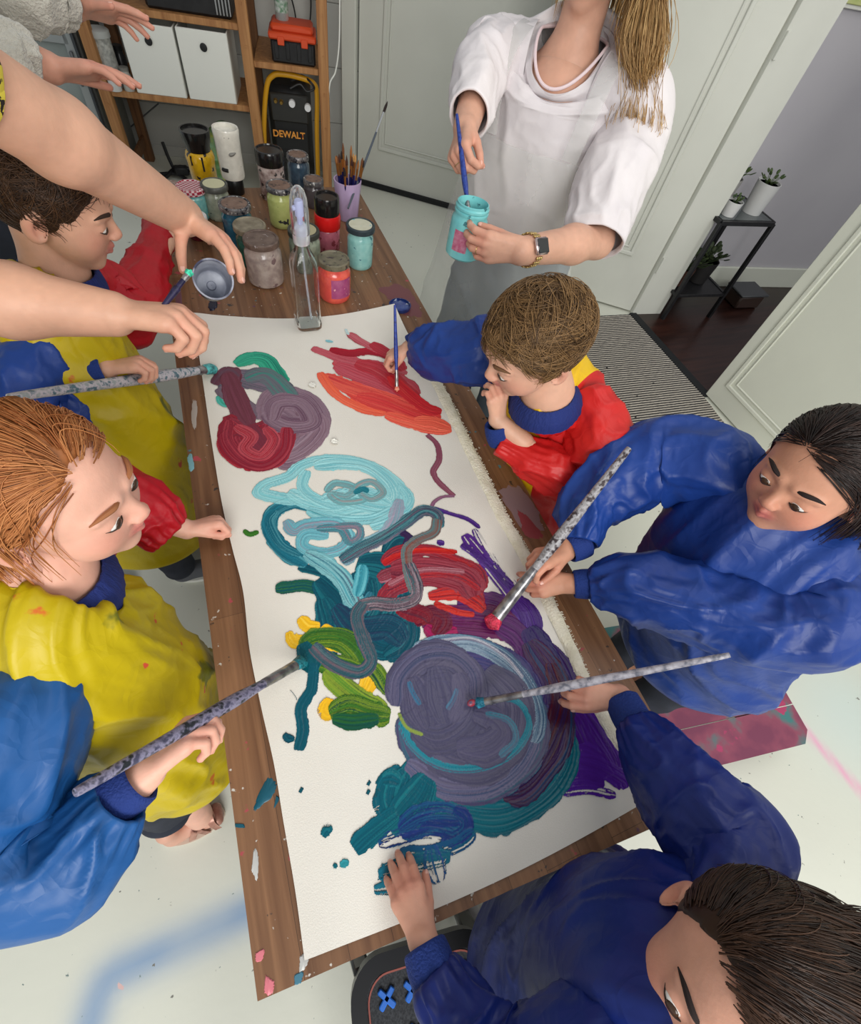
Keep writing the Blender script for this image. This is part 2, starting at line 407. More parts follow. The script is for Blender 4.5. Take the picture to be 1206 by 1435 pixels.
# ---------------------------------------------------------------- room
def wood_mat(name, c1, c2, c3, sc=(1, 1, 1), bw=.5, rh=.06, rough=.5, axis=0, spots=None, grain=60, bump=.15, mortar=.0008, gdir=None):
    m = bpy.data.materials.new(name); m.use_nodes = True; nt = m.node_tree; N = nt.nodes; Lk = nt.links; b = N['Principled BSDF']
    b.inputs['Roughness'].default_value = rough
    tc = N.new('ShaderNodeTexCoord'); mp = N.new('ShaderNodeMapping'); Lk.new(tc.outputs['Object'], mp.inputs[0])
    mp.inputs['Rotation'].default_value = (0, 0, axis)
    br = N.new('ShaderNodeTexBrick'); Lk.new(mp.outputs[0], br.inputs['Vector'])
    br.inputs['Scale'].default_value = 1; br.inputs['Brick Width'].default_value = bw; br.inputs['Row Height'].default_value = rh
    br.inputs['Mortar Size'].default_value = mortar; br.inputs['Mortar Smooth'].default_value = .5; br.inputs['Bias'].default_value = 0
    br.inputs['Color1'].default_value = L4(c1); br.inputs['Color2'].default_value = L4(c2); br.inputs['Mortar'].default_value = L4(tuple(.55 * x for x in c2))
    ms = N.new('ShaderNodeMapping'); ms.inputs['Scale'].default_value = {'x': (1.5, grain, grain), 'y': (grain, 1.5, grain), 'z': (grain, grain, 1.5)}[gdir or ('y' if axis else 'x')]; Lk.new(tc.outputs['Object'], ms.inputs[0])
    t = N.new('ShaderNodeTexNoise'); t.inputs['Scale'].default_value = 1.6; t.inputs['Detail'].default_value = 6; t.inputs['Distortion'].default_value = .6; Lk.new(ms.outputs[0], t.inputs[0])
    r = N.new('ShaderNodeValToRGB'); r.color_ramp.elements[0].position = .3; r.color_ramp.elements[1].position = .72
    r.color_ramp.elements[0].color = L4(c3); r.color_ramp.elements[1].color = (1, 1, 1, 1)
    mx = N.new('ShaderNodeMix'); mx.data_type = 'RGBA'; mx.blend_type = 'MULTIPLY'; mx.inputs[0].default_value = .75
    Lk.new(t.outputs['Fac'], r.inputs[0]); Lk.new(br.outputs['Color'], mx.inputs[6]); Lk.new(r.outputs[0], mx.inputs[7]); src = mx.outputs[2]
    for (col, s_, th, sd) in (spots or []):
        t2 = N.new('ShaderNodeTexNoise'); t2.inputs['Scale'].default_value = s_; t2.inputs['Detail'].default_value = 5
        m2 = N.new('ShaderNodeMapping'); m2.inputs['Location'].default_value = (sd * 3.1, sd * 1.7, sd); Lk.new(tc.outputs['Object'], m2.inputs[0]); Lk.new(m2.outputs[0], t2.inputs[0])
        r2 = N.new('ShaderNodeValToRGB'); r2.color_ramp.elements[0].position = th; r2.color_ramp.elements[1].position = th + .03
        r2.color_ramp.elements[0].color = (0, 0, 0, 1); Lk.new(t2.outputs['Fac'], r2.inputs[0])
        m3 = N.new('ShaderNodeMix'); m3.data_type = 'RGBA'; Lk.new(r2.outputs[0], m3.inputs[0]); Lk.new(src, m3.inputs[6]); m3.inputs[7].default_value = L4(col); src = m3.outputs[2]
    Lk.new(src, b.inputs['Base Color'])
    bn = N.new('ShaderNodeBump'); bn.inputs['Strength'].default_value = bump; bn.inputs['Distance'].default_value = .003
    Lk.new(t.outputs['Fac'], bn.inputs['Height']); Lk.new(bn.outputs[0], b.inputs['Normal'])
    MATS[name] = m; return m

M_wall = mat('wall_paint', (196, 196, 190), (188, 188, 182), sc=3, rough=.8)
M_hall = mat('hall_wall_paint', (186, 183, 187), (180, 177, 182), sc=2, rough=.85)
M_door = mat('door_paint', (206, 207, 197), (199, 200, 190), sc=2.5, rough=.5, bump=.03, bsc=60)
M_doorw = mat('door_paint_bright', (216, 218, 204), (209, 211, 198), sc=2.5, rough=.45, bump=.03, bsc=60)
M_black = mat('black_plastic', (22, 22, 24), (32, 32, 34), sc=30, rough=.45)
M_seal = mat('rubber_seal', (20, 22, 24), rough=.7)
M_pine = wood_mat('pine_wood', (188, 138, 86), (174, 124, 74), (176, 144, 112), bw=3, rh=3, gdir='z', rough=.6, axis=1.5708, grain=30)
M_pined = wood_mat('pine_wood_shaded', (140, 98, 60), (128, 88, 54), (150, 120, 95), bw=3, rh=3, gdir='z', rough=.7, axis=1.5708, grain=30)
M_white = mat('white_plastic', (226, 226, 218), rough=.4)
M_steel = mat('brushed_steel', (170, 172, 175), rough=.3, metal=1)
M_grey = mat('grey_metal', (110, 112, 114), rough=.45, metal=.6)

def seg_d(P, a, b):
    ab = b - a; t = np.clip(((P - a) @ ab) / (ab @ ab), 0, 1); return np.linalg.norm(P - a - t[:, None] * ab, axis=1), t
def build_floor():
    x0, x1, y0, y1, st = -2.2, 2.44, -2.0, 4.6, .02
    xs = np.arange(x0, x1 + st, st); ys = np.arange(y0, y1 + st, st); nx, ny = len(xs), len(ys)
    X, Y = np.meshgrid(xs, ys, indexing='ij'); V = np.stack([X, Y, 0 * X], -1).reshape(-1, 3)
    i, j = np.meshgrid(np.arange(nx - 1), np.arange(ny - 1), indexing='ij'); i, j = i.ravel(), j.ravel()
    F = np.stack([i * ny + j, (i + 1) * ny + j, (i + 1) * ny + j + 1, i * ny + j + 1], 1)
    c = np.ones((len(V), 3)) * lin((212, 213, 200)); P = V[:, :2]
    c *= (1 + .05 * noise2(P[:, 0] * 1.3, P[:, 1] * 1.3, 1) + .03 * noise2(P[:, 0] * 6, P[:, 1] * 6, 2))[:, None]
    def blend(m, col): nonlocal c; m = np.clip(m, 0, 1)[:, None]; c = c * (1 - m) + lin(col) * m
    path = [at(x, y, 0)[:2] for x, y in ((420, 1240), (345, 1278), (285, 1306), (225, 1334), (165, 1362), (145, 1378), (136, 1400), (118, 1460))]
    d = np.min([seg_d(P, path[k], path[k + 1])[0] for k in range(len(path) - 1)], 0)
    blend(.75 * np.exp(-(d / .042) ** 2) * (.85 + .12 * noise2(P[:, 0] * 14, P[:, 1] * 14, 3)), (92, 138, 188))
    a, b = at(1120, 1015, 0)[:2], at(1225, 1130, 0)[:2]; d, _ = seg_d(P, a, b)
    blend(.8 * np.exp(-(d / .014) ** 2), (240, 150, 190))
    a = at(1190, 1000, 0)[:2]; blend(.3 * np.exp(-(np.linalg.norm(P - a, axis=1) / .22) ** 2), (190, 225, 232))
    V[:, 2] = 0
    m = mat('painted_concrete', (0, 0, 0), attr='col', rough=.55, bump=.08, bsc=25, spots=[((120, 118, 110), 38, .715, 3), ((214, 180, 176), 24, .735, 5), ((100, 120, 118), 60, .72, 8)])
    mk('floor', (V, F), m, col=c, kind='structure', smooth=False, loc=(0, 0, 0))
build_floor()

SN = nrm(A(.21, .977, 0)); SD = nrm(A(.977, -.21, 0)); ZU = A(0, 0, 1)
WP = at(176, 212, 0)                                   # foot of the tiled back wall
SP = WP - SN * .56                                     # front plane of the shelving
RS = np.array([SD, SN, ZU])
def spl(x, y, off=0.): return onpl(x, y, SP + SN * off, SN)
def rbox(c, s, bev=.002): return box(c, s, RS, bev)
# back wall of white painted planks with grooves
def plank_wall():
    gs = []; z = 0.
    while z < 2.5:
        gs.append(rbox(WP + SN * .03 + SD * (-.2) + ZU * (z + .145), (4.0, .05, .288), .004)); z += .29
    mk('wall_back', join(*gs), M_wall, kind='structure', loc=WP, smooth=False)
plank_wall()
mk('baseboard_back', rbox(WP + SD * -.2 + ZU * .03 - SN * .004, (4.0, .012, .06)), M_wall, kind='structure', loc=WP, smooth=False)

def panel_leaf(name, o, d, w, h, m, n_out, th=.045, inset=.11, y0=.14, groove=True, kind='structure', base=0.012, xr=None):
    """white panelled door leaf: o = lower corner, d = direction, n_out = face normal"""
    R = np.array([d, n_out, ZU]); gs = [box(o + d * w / 2 + ZU * (h / 2 + base), (w, th, h), R, .003)]
    x0, x1, z0, z1 = inset, w - inset, base + y0, h - .12
    if xr: x0, x1 = xr
    if groove:
        for (k, wd, t) in ((0, .022, .012), (.034, .010, .008)):
            for zz in (z0 + k, z1 - k): gs.append(box(o + d * (x0 + x1) / 2 + n_out * (th / 2 + t / 2) + ZU * zz, (x1 - x0 - 2 * k + wd, t, wd), R, .004))
            for xx in (x0 + k, x1 - k): gs.append(box(o + d * xx + n_out * (th / 2 + t / 2 - .0007) + ZU * (z0 + z1) / 2, (wd, t, z1 - z0 - 2 * k), R, .004))
    return mk(name, join(*gs), m, kind=kind, loc=o, smooth=False)
# garage door leaf standing ajar beside the shelf
D1 = nrm(A(.82, -.57, 0)); N1 = nrm(A(-.57, -.82, 0)); o1 = at(509, 259, 0); o1[2] = 0; o1 = o1 - D1 * .05
lf = panel_leaf('door_1', o1 - N1 * .03, D1, 1.9, 2.25, M_door, N1, xr=(.16, 1.6), y0=.22, base=.03)
mk('door_seal', box(o1 + D1 * .95 + ZU * .018 + N1 * .0, (1.9, .03, .03), np.array([D1, N1, ZU]), .004), M_seal, lf)
mk('trim_1', box(o1 - D1 * .055 + ZU * 1.1 + N1 * 0.0, (.09, .05, 2.2), np.array([D1, N1, ZU]), .004), M_door, kind='structure', loc=o1, smooth=False)
# door leaf that opens onto the hallway, with its jamb
hin = at(885, 441, 0); D2 = nrm(A(-.80, .60, 0)); N2 = nrm(A(-.60, -.80, 0))
panel_leaf('door_2', hin + A(-.012, .016, 0) - N2 * .03, D2, .92, 2.25, M_door, N2, inset=.15, y0=.32)
jb = at(925, 440, 0); jd = nrm(jb - hin); jl = np.linalg.norm(jb - hin)
RJ = np.array([jd, np.cross(ZU, jd), ZU]); 
mk('trim_2', join(box(hin + jd * jl / 2 + RJ[1] * .05 + ZU * 1.15, (jl, .10, 2.3), RJ, .003), 
    box(hin + jd * .006 - RJ[1] * .006 + ZU * .32, (.012, .014, .09), RJ, .002), box(hin + jd * .006 - RJ[1] * .006 + ZU * 1.25, (.012, .014, .09), RJ, .002)), M_door, kind='structure', loc=hin, smooth=False)
# fixed white panelled leaf right of the opening (plane X = const)
XW = 2.335; YO = 1.275
pR = panel_leaf('door_3', A(XW + .03, YO, 0), A(0, -1, 0), 1.5, 2.25, M_doorw, A(-1, 0, 0), inset=.075, y0=.125)
mk('wall_right', box((XW + .09, -.95, 1.2), (.06, 1.5, 2.4), bev=0), M_wall, kind='structure', smooth=False, loc=(XW, -.9, 0))
mk('trim_3', box((XW + .015, 1.64, .006), (.05, .76, .014), bev=.003), M_seal, kind='structure', smooth=False, loc=(XW, 1.64, 0))
# hallway: dark boards, pale wall and skirting
M_dark = wood_mat('dark_floorboards', (62, 34, 26), (44, 24, 20), (120, 100, 95), bw=1.6, rh=.16, rough=.3, axis=0, grain=22)
mk('floor_hall', box((3.93, 1.35, -.0105), (3.1, 3.6, .024), bev=0), M_dark, kind='structure', smooth=False, loc=(3.9, 1.3, 0))
ha, hb = at(1040, 402, 0), at(1105, 403, 0); hd = nrm(hb - ha); hn = A(hd[1], -hd[0], 0)
if hn[1] > 0: hn = -hn
RH = np.array([hd, hn, ZU]); hm = (ha + hb) / 2
mk('wall_hall', box(hm - hn * .04 + ZU * 1.25 + hd * .1, (3.6, .05, 2.5), RH), M_hall, kind='structure', smooth=False, loc=hm)
mk('baseboard_hall', box(hm + ZU * .07 - hn * .006 + hd * .1, (3.6, .018, .14), RH, .004), M_doorw, kind='structure', smooth=False, loc=hm)
mk('wall_hall_side', box((5.2, .6, 1.25), (.05, 3.4, 2.5)), M_hall, kind='structure', smooth=False, loc=(5.2, .6, 0))
# framed green picture on the hallway wall
pc = onpl(1215, 0, hm, hn); pt = empty('wall_picture', pc + hn * .0, 'green and white picture hanging on the hallway wall', 'picture')
mk('canvas', box(pc + ZU * .13 + hn * .012, (.5, .02, .30), RH, .003), mat('green_art', (150, 170, 80), (205, 205, 150), sc=5, rough=.7), pt)
mk('frame', box(pc + ZU * .13 - hn * .000, (.53, .02, .33), RH, .003), M_white, pt)

# woven rug
def rug():
    c = [at(885, 628, 0), at(1025, 610, 0), at(887, 444, 0), at(815, 448, 0)]
    a = at(885, 628, 0); b = at(1025, 608, 0); ux = nrm(b - a); W = np.linalg.norm(b - a); uy = A(-ux[1], ux[0], 0); Ln = 1.02
    nx, ny = 90, 220; u, v = np.meshgrid(np.linspace(0, 1, nx), np.linspace(0, 1, ny), indexing='ij')
    wob = .004 * noise2(v * 9, u * 0 + 1, 3)
    P = a + ux * (u * W)[..., None] + uy * (v * Ln)[..., None] + ux * (wob)[..., None]
    rib = .5 + .5 * np.sin(v * 2 * np.pi * 62); P[..., 2] = .006 + .002 * rib + .0012 * noise2(u * 80, v * 120, 5)
    V = P.reshape(-1, 3); i, j = np.meshgrid(np.arange(nx - 1), np.arange(ny - 1), indexing='ij'); i, j = i.ravel(), j.ravel()
    F = np.stack([i * ny + j, (i + 1) * ny + j, (i + 1) * ny + j + 1, i * ny + j + 1], 1)
    m = bpy.data.materials.new('woven_stripe'); m.use_nodes = True; N = m.node_tree.nodes; Lk = m.node_tree.links
    an = N.new('ShaderNodeAttribute'); an.attribute_name = 'uvw'; sp = N.new('ShaderNodeSeparateXYZ'); Lk.new(an.outputs['Vector'], sp.inputs[0])
    mm = N.new('ShaderNodeMath'); mm.operation = 'SINE'; ml = N.new('ShaderNodeMath'); ml.operation = 'MULTIPLY'; ml.inputs[1].default_value = 2 * math.pi * 62
    Lk.new(sp.outputs[1], ml.inputs[0]); Lk.new(ml.outputs[0], mm.inputs[0])
    r = N.new('ShaderNodeValToRGB'); r.color_ramp.elements[0].position = .46; r.color_ramp.elements[1].position = .54
    r.color_ramp.elements[0].color = L4((44, 42, 44)); r.color_ramp.elements[1].color = L4((186, 178, 166))
    ad = N.new('ShaderNodeMath'); ad.operation = 'MULTIPLY_ADD'; ad.inputs[1].default_value = .5; ad.inputs[2].default_value = .5
    Lk.new(mm.outputs[0], ad.inputs[0]); Lk.new(ad.outputs[0], r.inputs[0]); Lk.new(r.outputs[0], N['Principled BSDF'].inputs['Base Color']); N['Principled BSDF'].inputs['Roughness'].default_value = .95
    t = empty('woven_rug', a, 'black and cream ribbed woven rug in front of the hallway doorway', 'rug')
    o = mk('weave', (V, F), m, t); at_ = o.data.attributes.new('uvw', 'FLOAT_VECTOR', 'POINT')
    q = np.zeros((len(V), 3), np.float32); q[:, 0] = u.ravel(); q[:, 1] = v.ravel(); at_.data.foreach_set('vector', q.ravel())
    gs = []
    for k in range(70):
        p = a + ux * W * (k + .5) / 70 + ZU * .005; gs.append(tube([p, p - uy * .012 + ux * random.uniform(-.003, .003), p - uy * random.uniform(.018, .028) + ux * random.uniform(-.006, .006) - ZU * .003], .0022, 5))
    mk('fringe', join(*gs), mat('cream_thread', (224, 214, 188), rough=.9), t)
    # dark crumbs caught in the ribs
    for x, y in ((.82, .02), (.2, .18), (.35, .32), (.25, .55), (.33, .72), (.6, .4)): mk('crumb', blob(a + ux * W * x + uy * Ln * y + ZU * .01, (.006, .004, .003)), M_black, t)
rug()

# plant stand in the hall
def potted(name, label, x, y, z, r, h, leaf, potm, n=16, up=.1, group=None, taper=.8):
    b = A(x, y, z); t = empty(name, b, label, 'plant')
    mk('pot', lathe([(r * taper, 0), (r, h), (r * .92, h), (r * .9, h - .012)], b), potm, t)
    mk('soil', lathe([(.001, h - .012), (r * .9, h - .012)], b), mat('soil', (40, 28, 22), rough=1), t)
    gs = []; rn = random.Random(len(label))
    for k in range(n):
        a = rn.uniform(0, 6.28); l = rn.uniform(.4, 1) * up; d = A(math.cos(a), math.sin(a), rn.uniform(.6, 2)); d = nrm(d)
        s = b + ZU * (h - .01) + A(math.cos(a), math.sin(a), 0) * r * .3; e = s + d * l; gs.append(tube([s, (s + e) / 2 + ZU * .01, e], .0015, 5))
        x_, y_, _ = frame(d); gs.append(blob(e, (.012 * up / .1, .003, .018 * up / .1), np.array([x_, y_, d]), 8, 6))
    mk('foliage', join(*gs), leaf, t)
M_leaf = mat('leaf_green', (52, 74, 40), (84, 100, 52), sc=20, rough=.5)
def stand():
    c1 = at(1040, 430, 0)
    pl = lambda x, y, z: at(x, y, z)
    zt = .58
    A1 = at(1083, 314, zt); B1 = at(1003, 312, zt); A1[2] = B1[2] = zt
    ux = nrm(A1 - B1); uy = A(-ux[1], ux[0], 0); L = .36; W = .30
    t = empty('plant_stand', A1 * A(1, 1, 0), 'black metal plant stand with a glass top in the hallway', 'stand')
    cs = [A1, A1 - ux * L, A1 - ux * L + uy * W, A1 + uy * W]
    R = np.array([ux, uy, ZU]); g = []
    for i in range(4): g.append(bar(cs[i], cs[(i + 1) % 4], .022)); g.append(bar(cs[i] - ZU * .42, cs[(i + 1) % 4] - ZU * .42, .018))
    mk('frame', join(*g[::2]), M_black, t); mk('lower_frame', join(*g[1::2]), M_black, t)
    for q in cs: mk('leg', bar(q * A(1, 1, 0), q, .022), M_black, t)
    mk('glass_top', box((cs[0] + cs[2]) / 2 + ZU * .008, (L - .01, W - .01, .006), R), mat('smoked_glass', (120, 130, 130), rough=.05, trans=.7), t)
    mk('lower_shelf', box((cs[0] + cs[2]) / 2 - ZU * .42, (L - .01, W - .01, .01), R), M_black, t)
    f = lambda u, v: A1 - ux * L * u + uy * W * v
    pw = mat('white_pot', (205, 205, 203), rough=.4); pb = mat('terracotta_dark', (70, 42, 32), rough=.7)
    potted('potted_plant', 'small succulent in the tall white pot on the plant stand', *(f(.25, .35) * A(1, 1, 0) + ZU * (zt + .012)), .062, .15, M_leaf, pw, 14, .07)
    potted('potted_plant', 'leafy plant in a grey pot at the back of the plant stand', *(f(.62, .74) * A(1, 1, 0) + ZU * (zt + .012)), .055, .12, M_leaf, mat('grey_pot', (150, 148, 145), rough=.6), 22, .09)
    potted('potted_plant', 'tiny seedling in a short white pot on the stand front', *(f(.78, .22) * A(1, 1, 0) + ZU * (zt + .012)), .045, .07, M_leaf, pw, 10, .05)
    potted('potted_plant', 'bushy plant in a dark pot on the lower shelf', *(f(.35, .5) * A(1, 1, 0) + ZU * (zt - .41)), .07, .13, mat('leaf_dark', (38, 52, 30), (60, 72, 40), sc=20, rough=.6), mat('dark_pot', (28, 26, 26), rough=.6), 40, .1)
    potted('potted_plant', 'trailing plant in a brown clay pot low beside the stand leg', *(f(.8, .4) * A(1, 1, 0) + ZU * (zt - .41)), .06, .10, MATS['leaf_dark'], pb, 30, .14)
    b = at(1035, 424, 0); tt = empty('plastic_box', b, 'low dark storage box with a lid on the hallway floor', 'box')
    mk('body', box(b + ZU * .045, (.20, .15, .085), R, .01), mat('brown_box', (58, 42, 36), rough=.5), tt)
    mk('lid', box(b + ZU * .096, (.225, .17, .014), R, .005), mat('grey_lid', (70, 72, 74), rough=.4), tt)
stand()
# ---------------------------------------------------------------- shelving with stored things
def shelf():
    t = empty('shelf_unit', SP * A(1, 1, 0), 'open pine shelving unit against the back wall, full of tools and boxes', 'shelf')
    posts = [spl(110, 20), spl(344, 60), spl(452, 60)]; dp = .44; pw = .055
    for p in posts:
        for off in (0, dp):
            q = p * A(1, 1, 0) + SN * (off + .02)
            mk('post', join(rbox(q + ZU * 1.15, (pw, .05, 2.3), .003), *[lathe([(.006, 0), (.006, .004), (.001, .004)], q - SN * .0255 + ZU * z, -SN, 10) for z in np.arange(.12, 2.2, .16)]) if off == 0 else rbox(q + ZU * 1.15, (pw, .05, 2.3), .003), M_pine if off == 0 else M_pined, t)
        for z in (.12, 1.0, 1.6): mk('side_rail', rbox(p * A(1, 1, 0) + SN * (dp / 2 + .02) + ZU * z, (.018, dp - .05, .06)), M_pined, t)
    def board(i, j, px, py):
        z = spl(px, py)[2]; a, b = posts[i] * A(1, 1, 0), posts[j] * A(1, 1, 0); L = np.linalg.norm(b - a) - pw
        mk('shelf_board', rbox((a + b) / 2 + SN * (dp / 2 + .02) + ZU * (z - .014), (L, dp + .02, .028), .003), M_pine, t); return z
    z1 = board(0, 1, 255, 139); z2 = board(0, 1, 255, 22); z3 = board(1, 2, 400, 92); zb = board(0, 1, 255, -150); board(1, 2, 400, -90)
    return posts, z1, z2, z3
POSTS, Z1, Z2, Z3 = shelf()
def on_shelf(px, z, off=.05):                           # point on a shelf board under image column px
    best = None
    for y in range(-400, 700, 2):
        p = spl(px, y, off)
        if best is None or abs(p[2] - z) < abs(best[2] - z): best = p
    best[2] = z; return best
def bins():
    for (xa, xb, lb) in ((192, 263, 'white square storage bin on the pine shelf, left of the pair'), (266, 333, 'white square storage bin on the pine shelf, right of the pair')):
        p, q = on_shelf(xa, Z1, .012), on_shelf(xb, Z1, .012); w = np.linalg.norm(q - p); c = (p + q) / 2; c[2] = Z1
        hh = spl((xa + xb) / 2 - 20, 34 if xa < 200 else 42, .012)[2] - Z1
        t = empty('storage_bin', c + SN * .15, lb, 'storage box', 'white bins on the middle shelf')
        g = [rbox(c + SN * .006 + ZU * hh / 2, (w - .004, .012, hh), .004), rbox(c + SN * .31 + ZU * hh / 2, (w - .004, .008, hh), .003),
             rbox(c + SN * .16 + SD * (w / 2 - .006) + ZU * hh / 2, (.008, .3, hh), .003), rbox(c + SN * .16 - SD * (w / 2 - .006) + ZU * hh / 2, (.008, .3, hh), .003), rbox(c + SN * .16 + ZU * .006, (w - .004, .31, .008), .003)]
        mk('body', join(*g), M_white, t)
        mk('finger_hole', lathe([(.001, 0), (.016, 0), (.018, .003), (.014, .004)], c + ZU * hh * .78 - SN * .003, -SN, 20), M_black, t)
bins()
def toolcase():
    c = (on_shelf(205, Z2, .03) + on_shelf(325, Z2, .03)) / 2; c[2] = Z2; w = np.linalg.norm(on_shelf(205, Z2) - on_shelf(328, Z2)) * .98
    t = empty('tool_case', c + SN * .12, 'long black plastic tool case lying on the upper shelf', 'tool case')
    mk('body', rbox(c + SN * .12 + ZU * .05, (w, .22, .10), .012), M_black, t)
    mk('lid', rbox(c + SN * .12 + ZU * .125, (w * .99, .215, .045), .015), mat('charcoal_plastic', (40, 41, 43), rough=.5), t)
    for k in (-.3, .02): mk('latch', rbox(c - SN * -.004 + SD * w * k + ZU * .085, (.05, .014, .05), .003), mat('dull_black', (34, 34, 36), rough=.7), t)
    g = [rbox(c + SN * .003 + SD * (w * .33 + i * .016) + ZU * .05, (.007, .008, .07), .002) for i in range(5)]
    mk('vent_slats', join(*g), mat('pale_grey', (150, 152, 152), rough=.5), t)
toolcase()
def orange_box():
    a, b = on_shelf(380, Z3, .02), on_shelf(444, Z3, .02); c = (a + b) / 2; c[2] = Z3; w = np.linalg.norm(b - a)
    h = spl(410, 58, .02)[2] - Z3; h2 = spl(410, 42, .02)[2] - Z3
    t = empty('tool_box', c + SN * .1, 'black toolbox with an orange lid on the right-hand shelf', 'tool box')
    mk('body', join(rbox(c + SN * .1 + ZU * h / 2, (w * .95, .19, h), .01), *[rbox(c + SN * .004 + SD * x * w + ZU * h * .55, (.02, .01, h * .7), .002) for x in (-.36, -.12, .12, .36)]), M_black, t)
    mo = mat('orange_plastic', (205, 72, 34), rough=.45)
    mk('lid', join(rbox(c + SN * .1 + ZU * (h + .012), (w * 1.02, .21, .03), .008), rbox(c + SN * .1 + ZU * (h + .04), (w * .9, .17, .035), .012)), mo, t)
    for x in (-.25, .25): mk('latch', rbox(c + SD * x * w - SN * .004 + ZU * (h - .004), (.035, .012, .035), .003), mo, t)
    # clear trigger bottle standing on the lid
    z = Z3 + h + .058; bb = c + SN * .1 - SD * w * .2; bb[2] = z
    s = empty('spray_bottle', bb, 'grey translucent bottle standing on the orange toolbox lid', 'bottle')
    mk('body', lathe([(.001, 0), (.032, 0), (.034, .01), (.034, .09), (.02, .125), (.013, .14), (.013, .155)], bb, n=24), mat('cloudy_plastic', (170, 175, 172), rough=.3, trans=.4), s)
    mk('label', lathe([(.0345, .03), (.0345, .075)], bb, n=24, cap=False), mat('label_print', (90, 130, 100), (190, 195, 190), sc=60, rough=.6), s)
    mk('cap', lathe([(.015, .15), (.015, .175), (.01, .18)], bb, n=20), M_white, s)
orange_box()
def shelf_tubs():
    a = on_shelf(160, Z1, .08); t = empty('paint_tub', a, 'tall dusty white tub at the left of the middle shelf', 'tub')
    mk('body', lathe([(.001, 0), (.052, 0), (.054, .02), (.05, .20), (.053, .205)], a, n=32), mat('dusty_white', (196, 196, 190), (150, 150, 146), sc=60, rough=.7), t)
    mk('lid', lathe([(.056, .20), (.056, .225), (.05, .23), (.001, .23)], a, n=32), mat('grey_lid2', (176, 178, 175), rough=.6), t)
    for i, (px, off, r, h, cm, lb) in enumerate([(163, .0, .03, .075, (200, 200, 196), 'short glass jar with a pale label standing before the tall white tub'), (182, .02, .026, .085, (170, 168, 160), 'small grubby glass jar beside the left white storage bin'), (176, .2, .03, .12, (40, 40, 42), 'small black bottle behind the jars on the middle shelf')]):
        b = on_shelf(px, Z1, off + .02); s = empty('glass_jar' if i < 2 else 'small_bottle', b, lb, 'jar' if i < 2 else 'bottle')
        mk('body', lathe([(.001, 0), (r, 0), (r, h * .75), (r * .8, h * .85), (r * .8, h)], b, n=24), mat('shelf_jar%d' % i, cm, rough=.3, spec=.7), s)
        mk('lid', lathe([(r * .86, h * .98), (r * .86, h * 1.15), (.001, h * 1.15)], b, n=24), mat('shelf_lid%d' % i, (120, 118, 112) if i < 2 else (25, 25, 25), rough=.5), s)
shelf_tubs()
def compressor():
    off = .10; P = lambda x, y, o=off: spl(x, y, o)
    c = P(408, 180); c0 = c * A(1, 1, 0); t = empty('air_compressor', c0, 'yellow and black air compressor with DEWALT lettering on the floor in the shelf bay', 'compressor')
    fl = P(372, 215); zb = .03; my = mat('yellow_steel', (214, 156, 28), rough=.4)
    def fr(o): 
        pts = [P(371, 225, o) * A(1, 1, 0) + ZU * zb, P(370, 190, o), P(373, 125, o), P(382, 106, o), P(398, 104, o), P(425, 110, o), P(440, 118, o), P(444, 135, o), P(444, 190, o), P(444, 225, o) * A(1, 1, 0) + ZU * zb]
        return pts
    for o in (off - .0, off + .24): mk('tube_frame', tube(fr(o), .014, 10, 60), my, t)
    for k in (0, -1): a, b = fr(off)[k], fr(off + .24)[k]; mk('skid', tube([a, b], .014, 10), my, t)
    zt, zl = P(408, 124)[2], .06; w = np.linalg.norm(P(377, 180) - P(440, 180))
    mk('housing', join(rbox(c0 + SN * .12 + ZU * (zl + (zt - zl) * .5), (w * .92, .22, (zt - zl)), .03), *[rbox(c0 + SN * .012 + ZU * (zl + (zt - zl) * (.12 + .07 * k)), (w * .6, .012, .012), .003) for k in range(5)]), mat('black_housing', (26, 27, 28), rough=.5), t)
    mk('control_panel', rbox(c0 + SN * .005 + ZU * (zl + (zt - zl) * .82), (w * .8, .03, (zt - zl) * .26), .008), mat('panel_grey', (44, 44, 42), rough=.5), t)
    for x, y in ((409, 145), (431, 151)):
        g = P(x, y, off - .02); go = mk('gauge', lathe([(.001, .004), (.016, .004), (.018, .008), (.019, 0), (.019, -.012)], g, -SN, 24), mat('gauge_face', (225, 225, 225), rough=.3), t)
    for x, y in ((386, 141), (394, 143)):
        g = P(x, y, off - .015); mk('knob', lathe([(.001, .018), (.008, .018), (.009, 0), (.012, -.004)], g, -SN, 16), mat('brass', (150, 120, 60), metal=.8, rough=.4), t)
    o = P(405, 189, off - .012); tilt = 0
    Rt = np.array([SD, ZU, -SN])
    mk('lettering', text_geo('DEWALT', .047, o, Rt, .001, .0012), mat('lettering_orange', (226, 150, 60), rough=.5), t)
    mk('red_emblem', rbox(P(424, 191, off - .012), (.008, .002, .016)), mat('red_emblem', (180, 40, 40), rough=.5), t)
    hs = [P(400, 108, off + .05), P(410, 112, off + .0), P(422, 106, off + .02), P(434, 114, off - .02), P(440, 124, off - .02), P(430, 128, off - .02), P(420, 118, off - .01), P(406, 124, off - .03)]
    mk('hose', tube(hs, .006, 8, 60), M_black, t)
compressor()
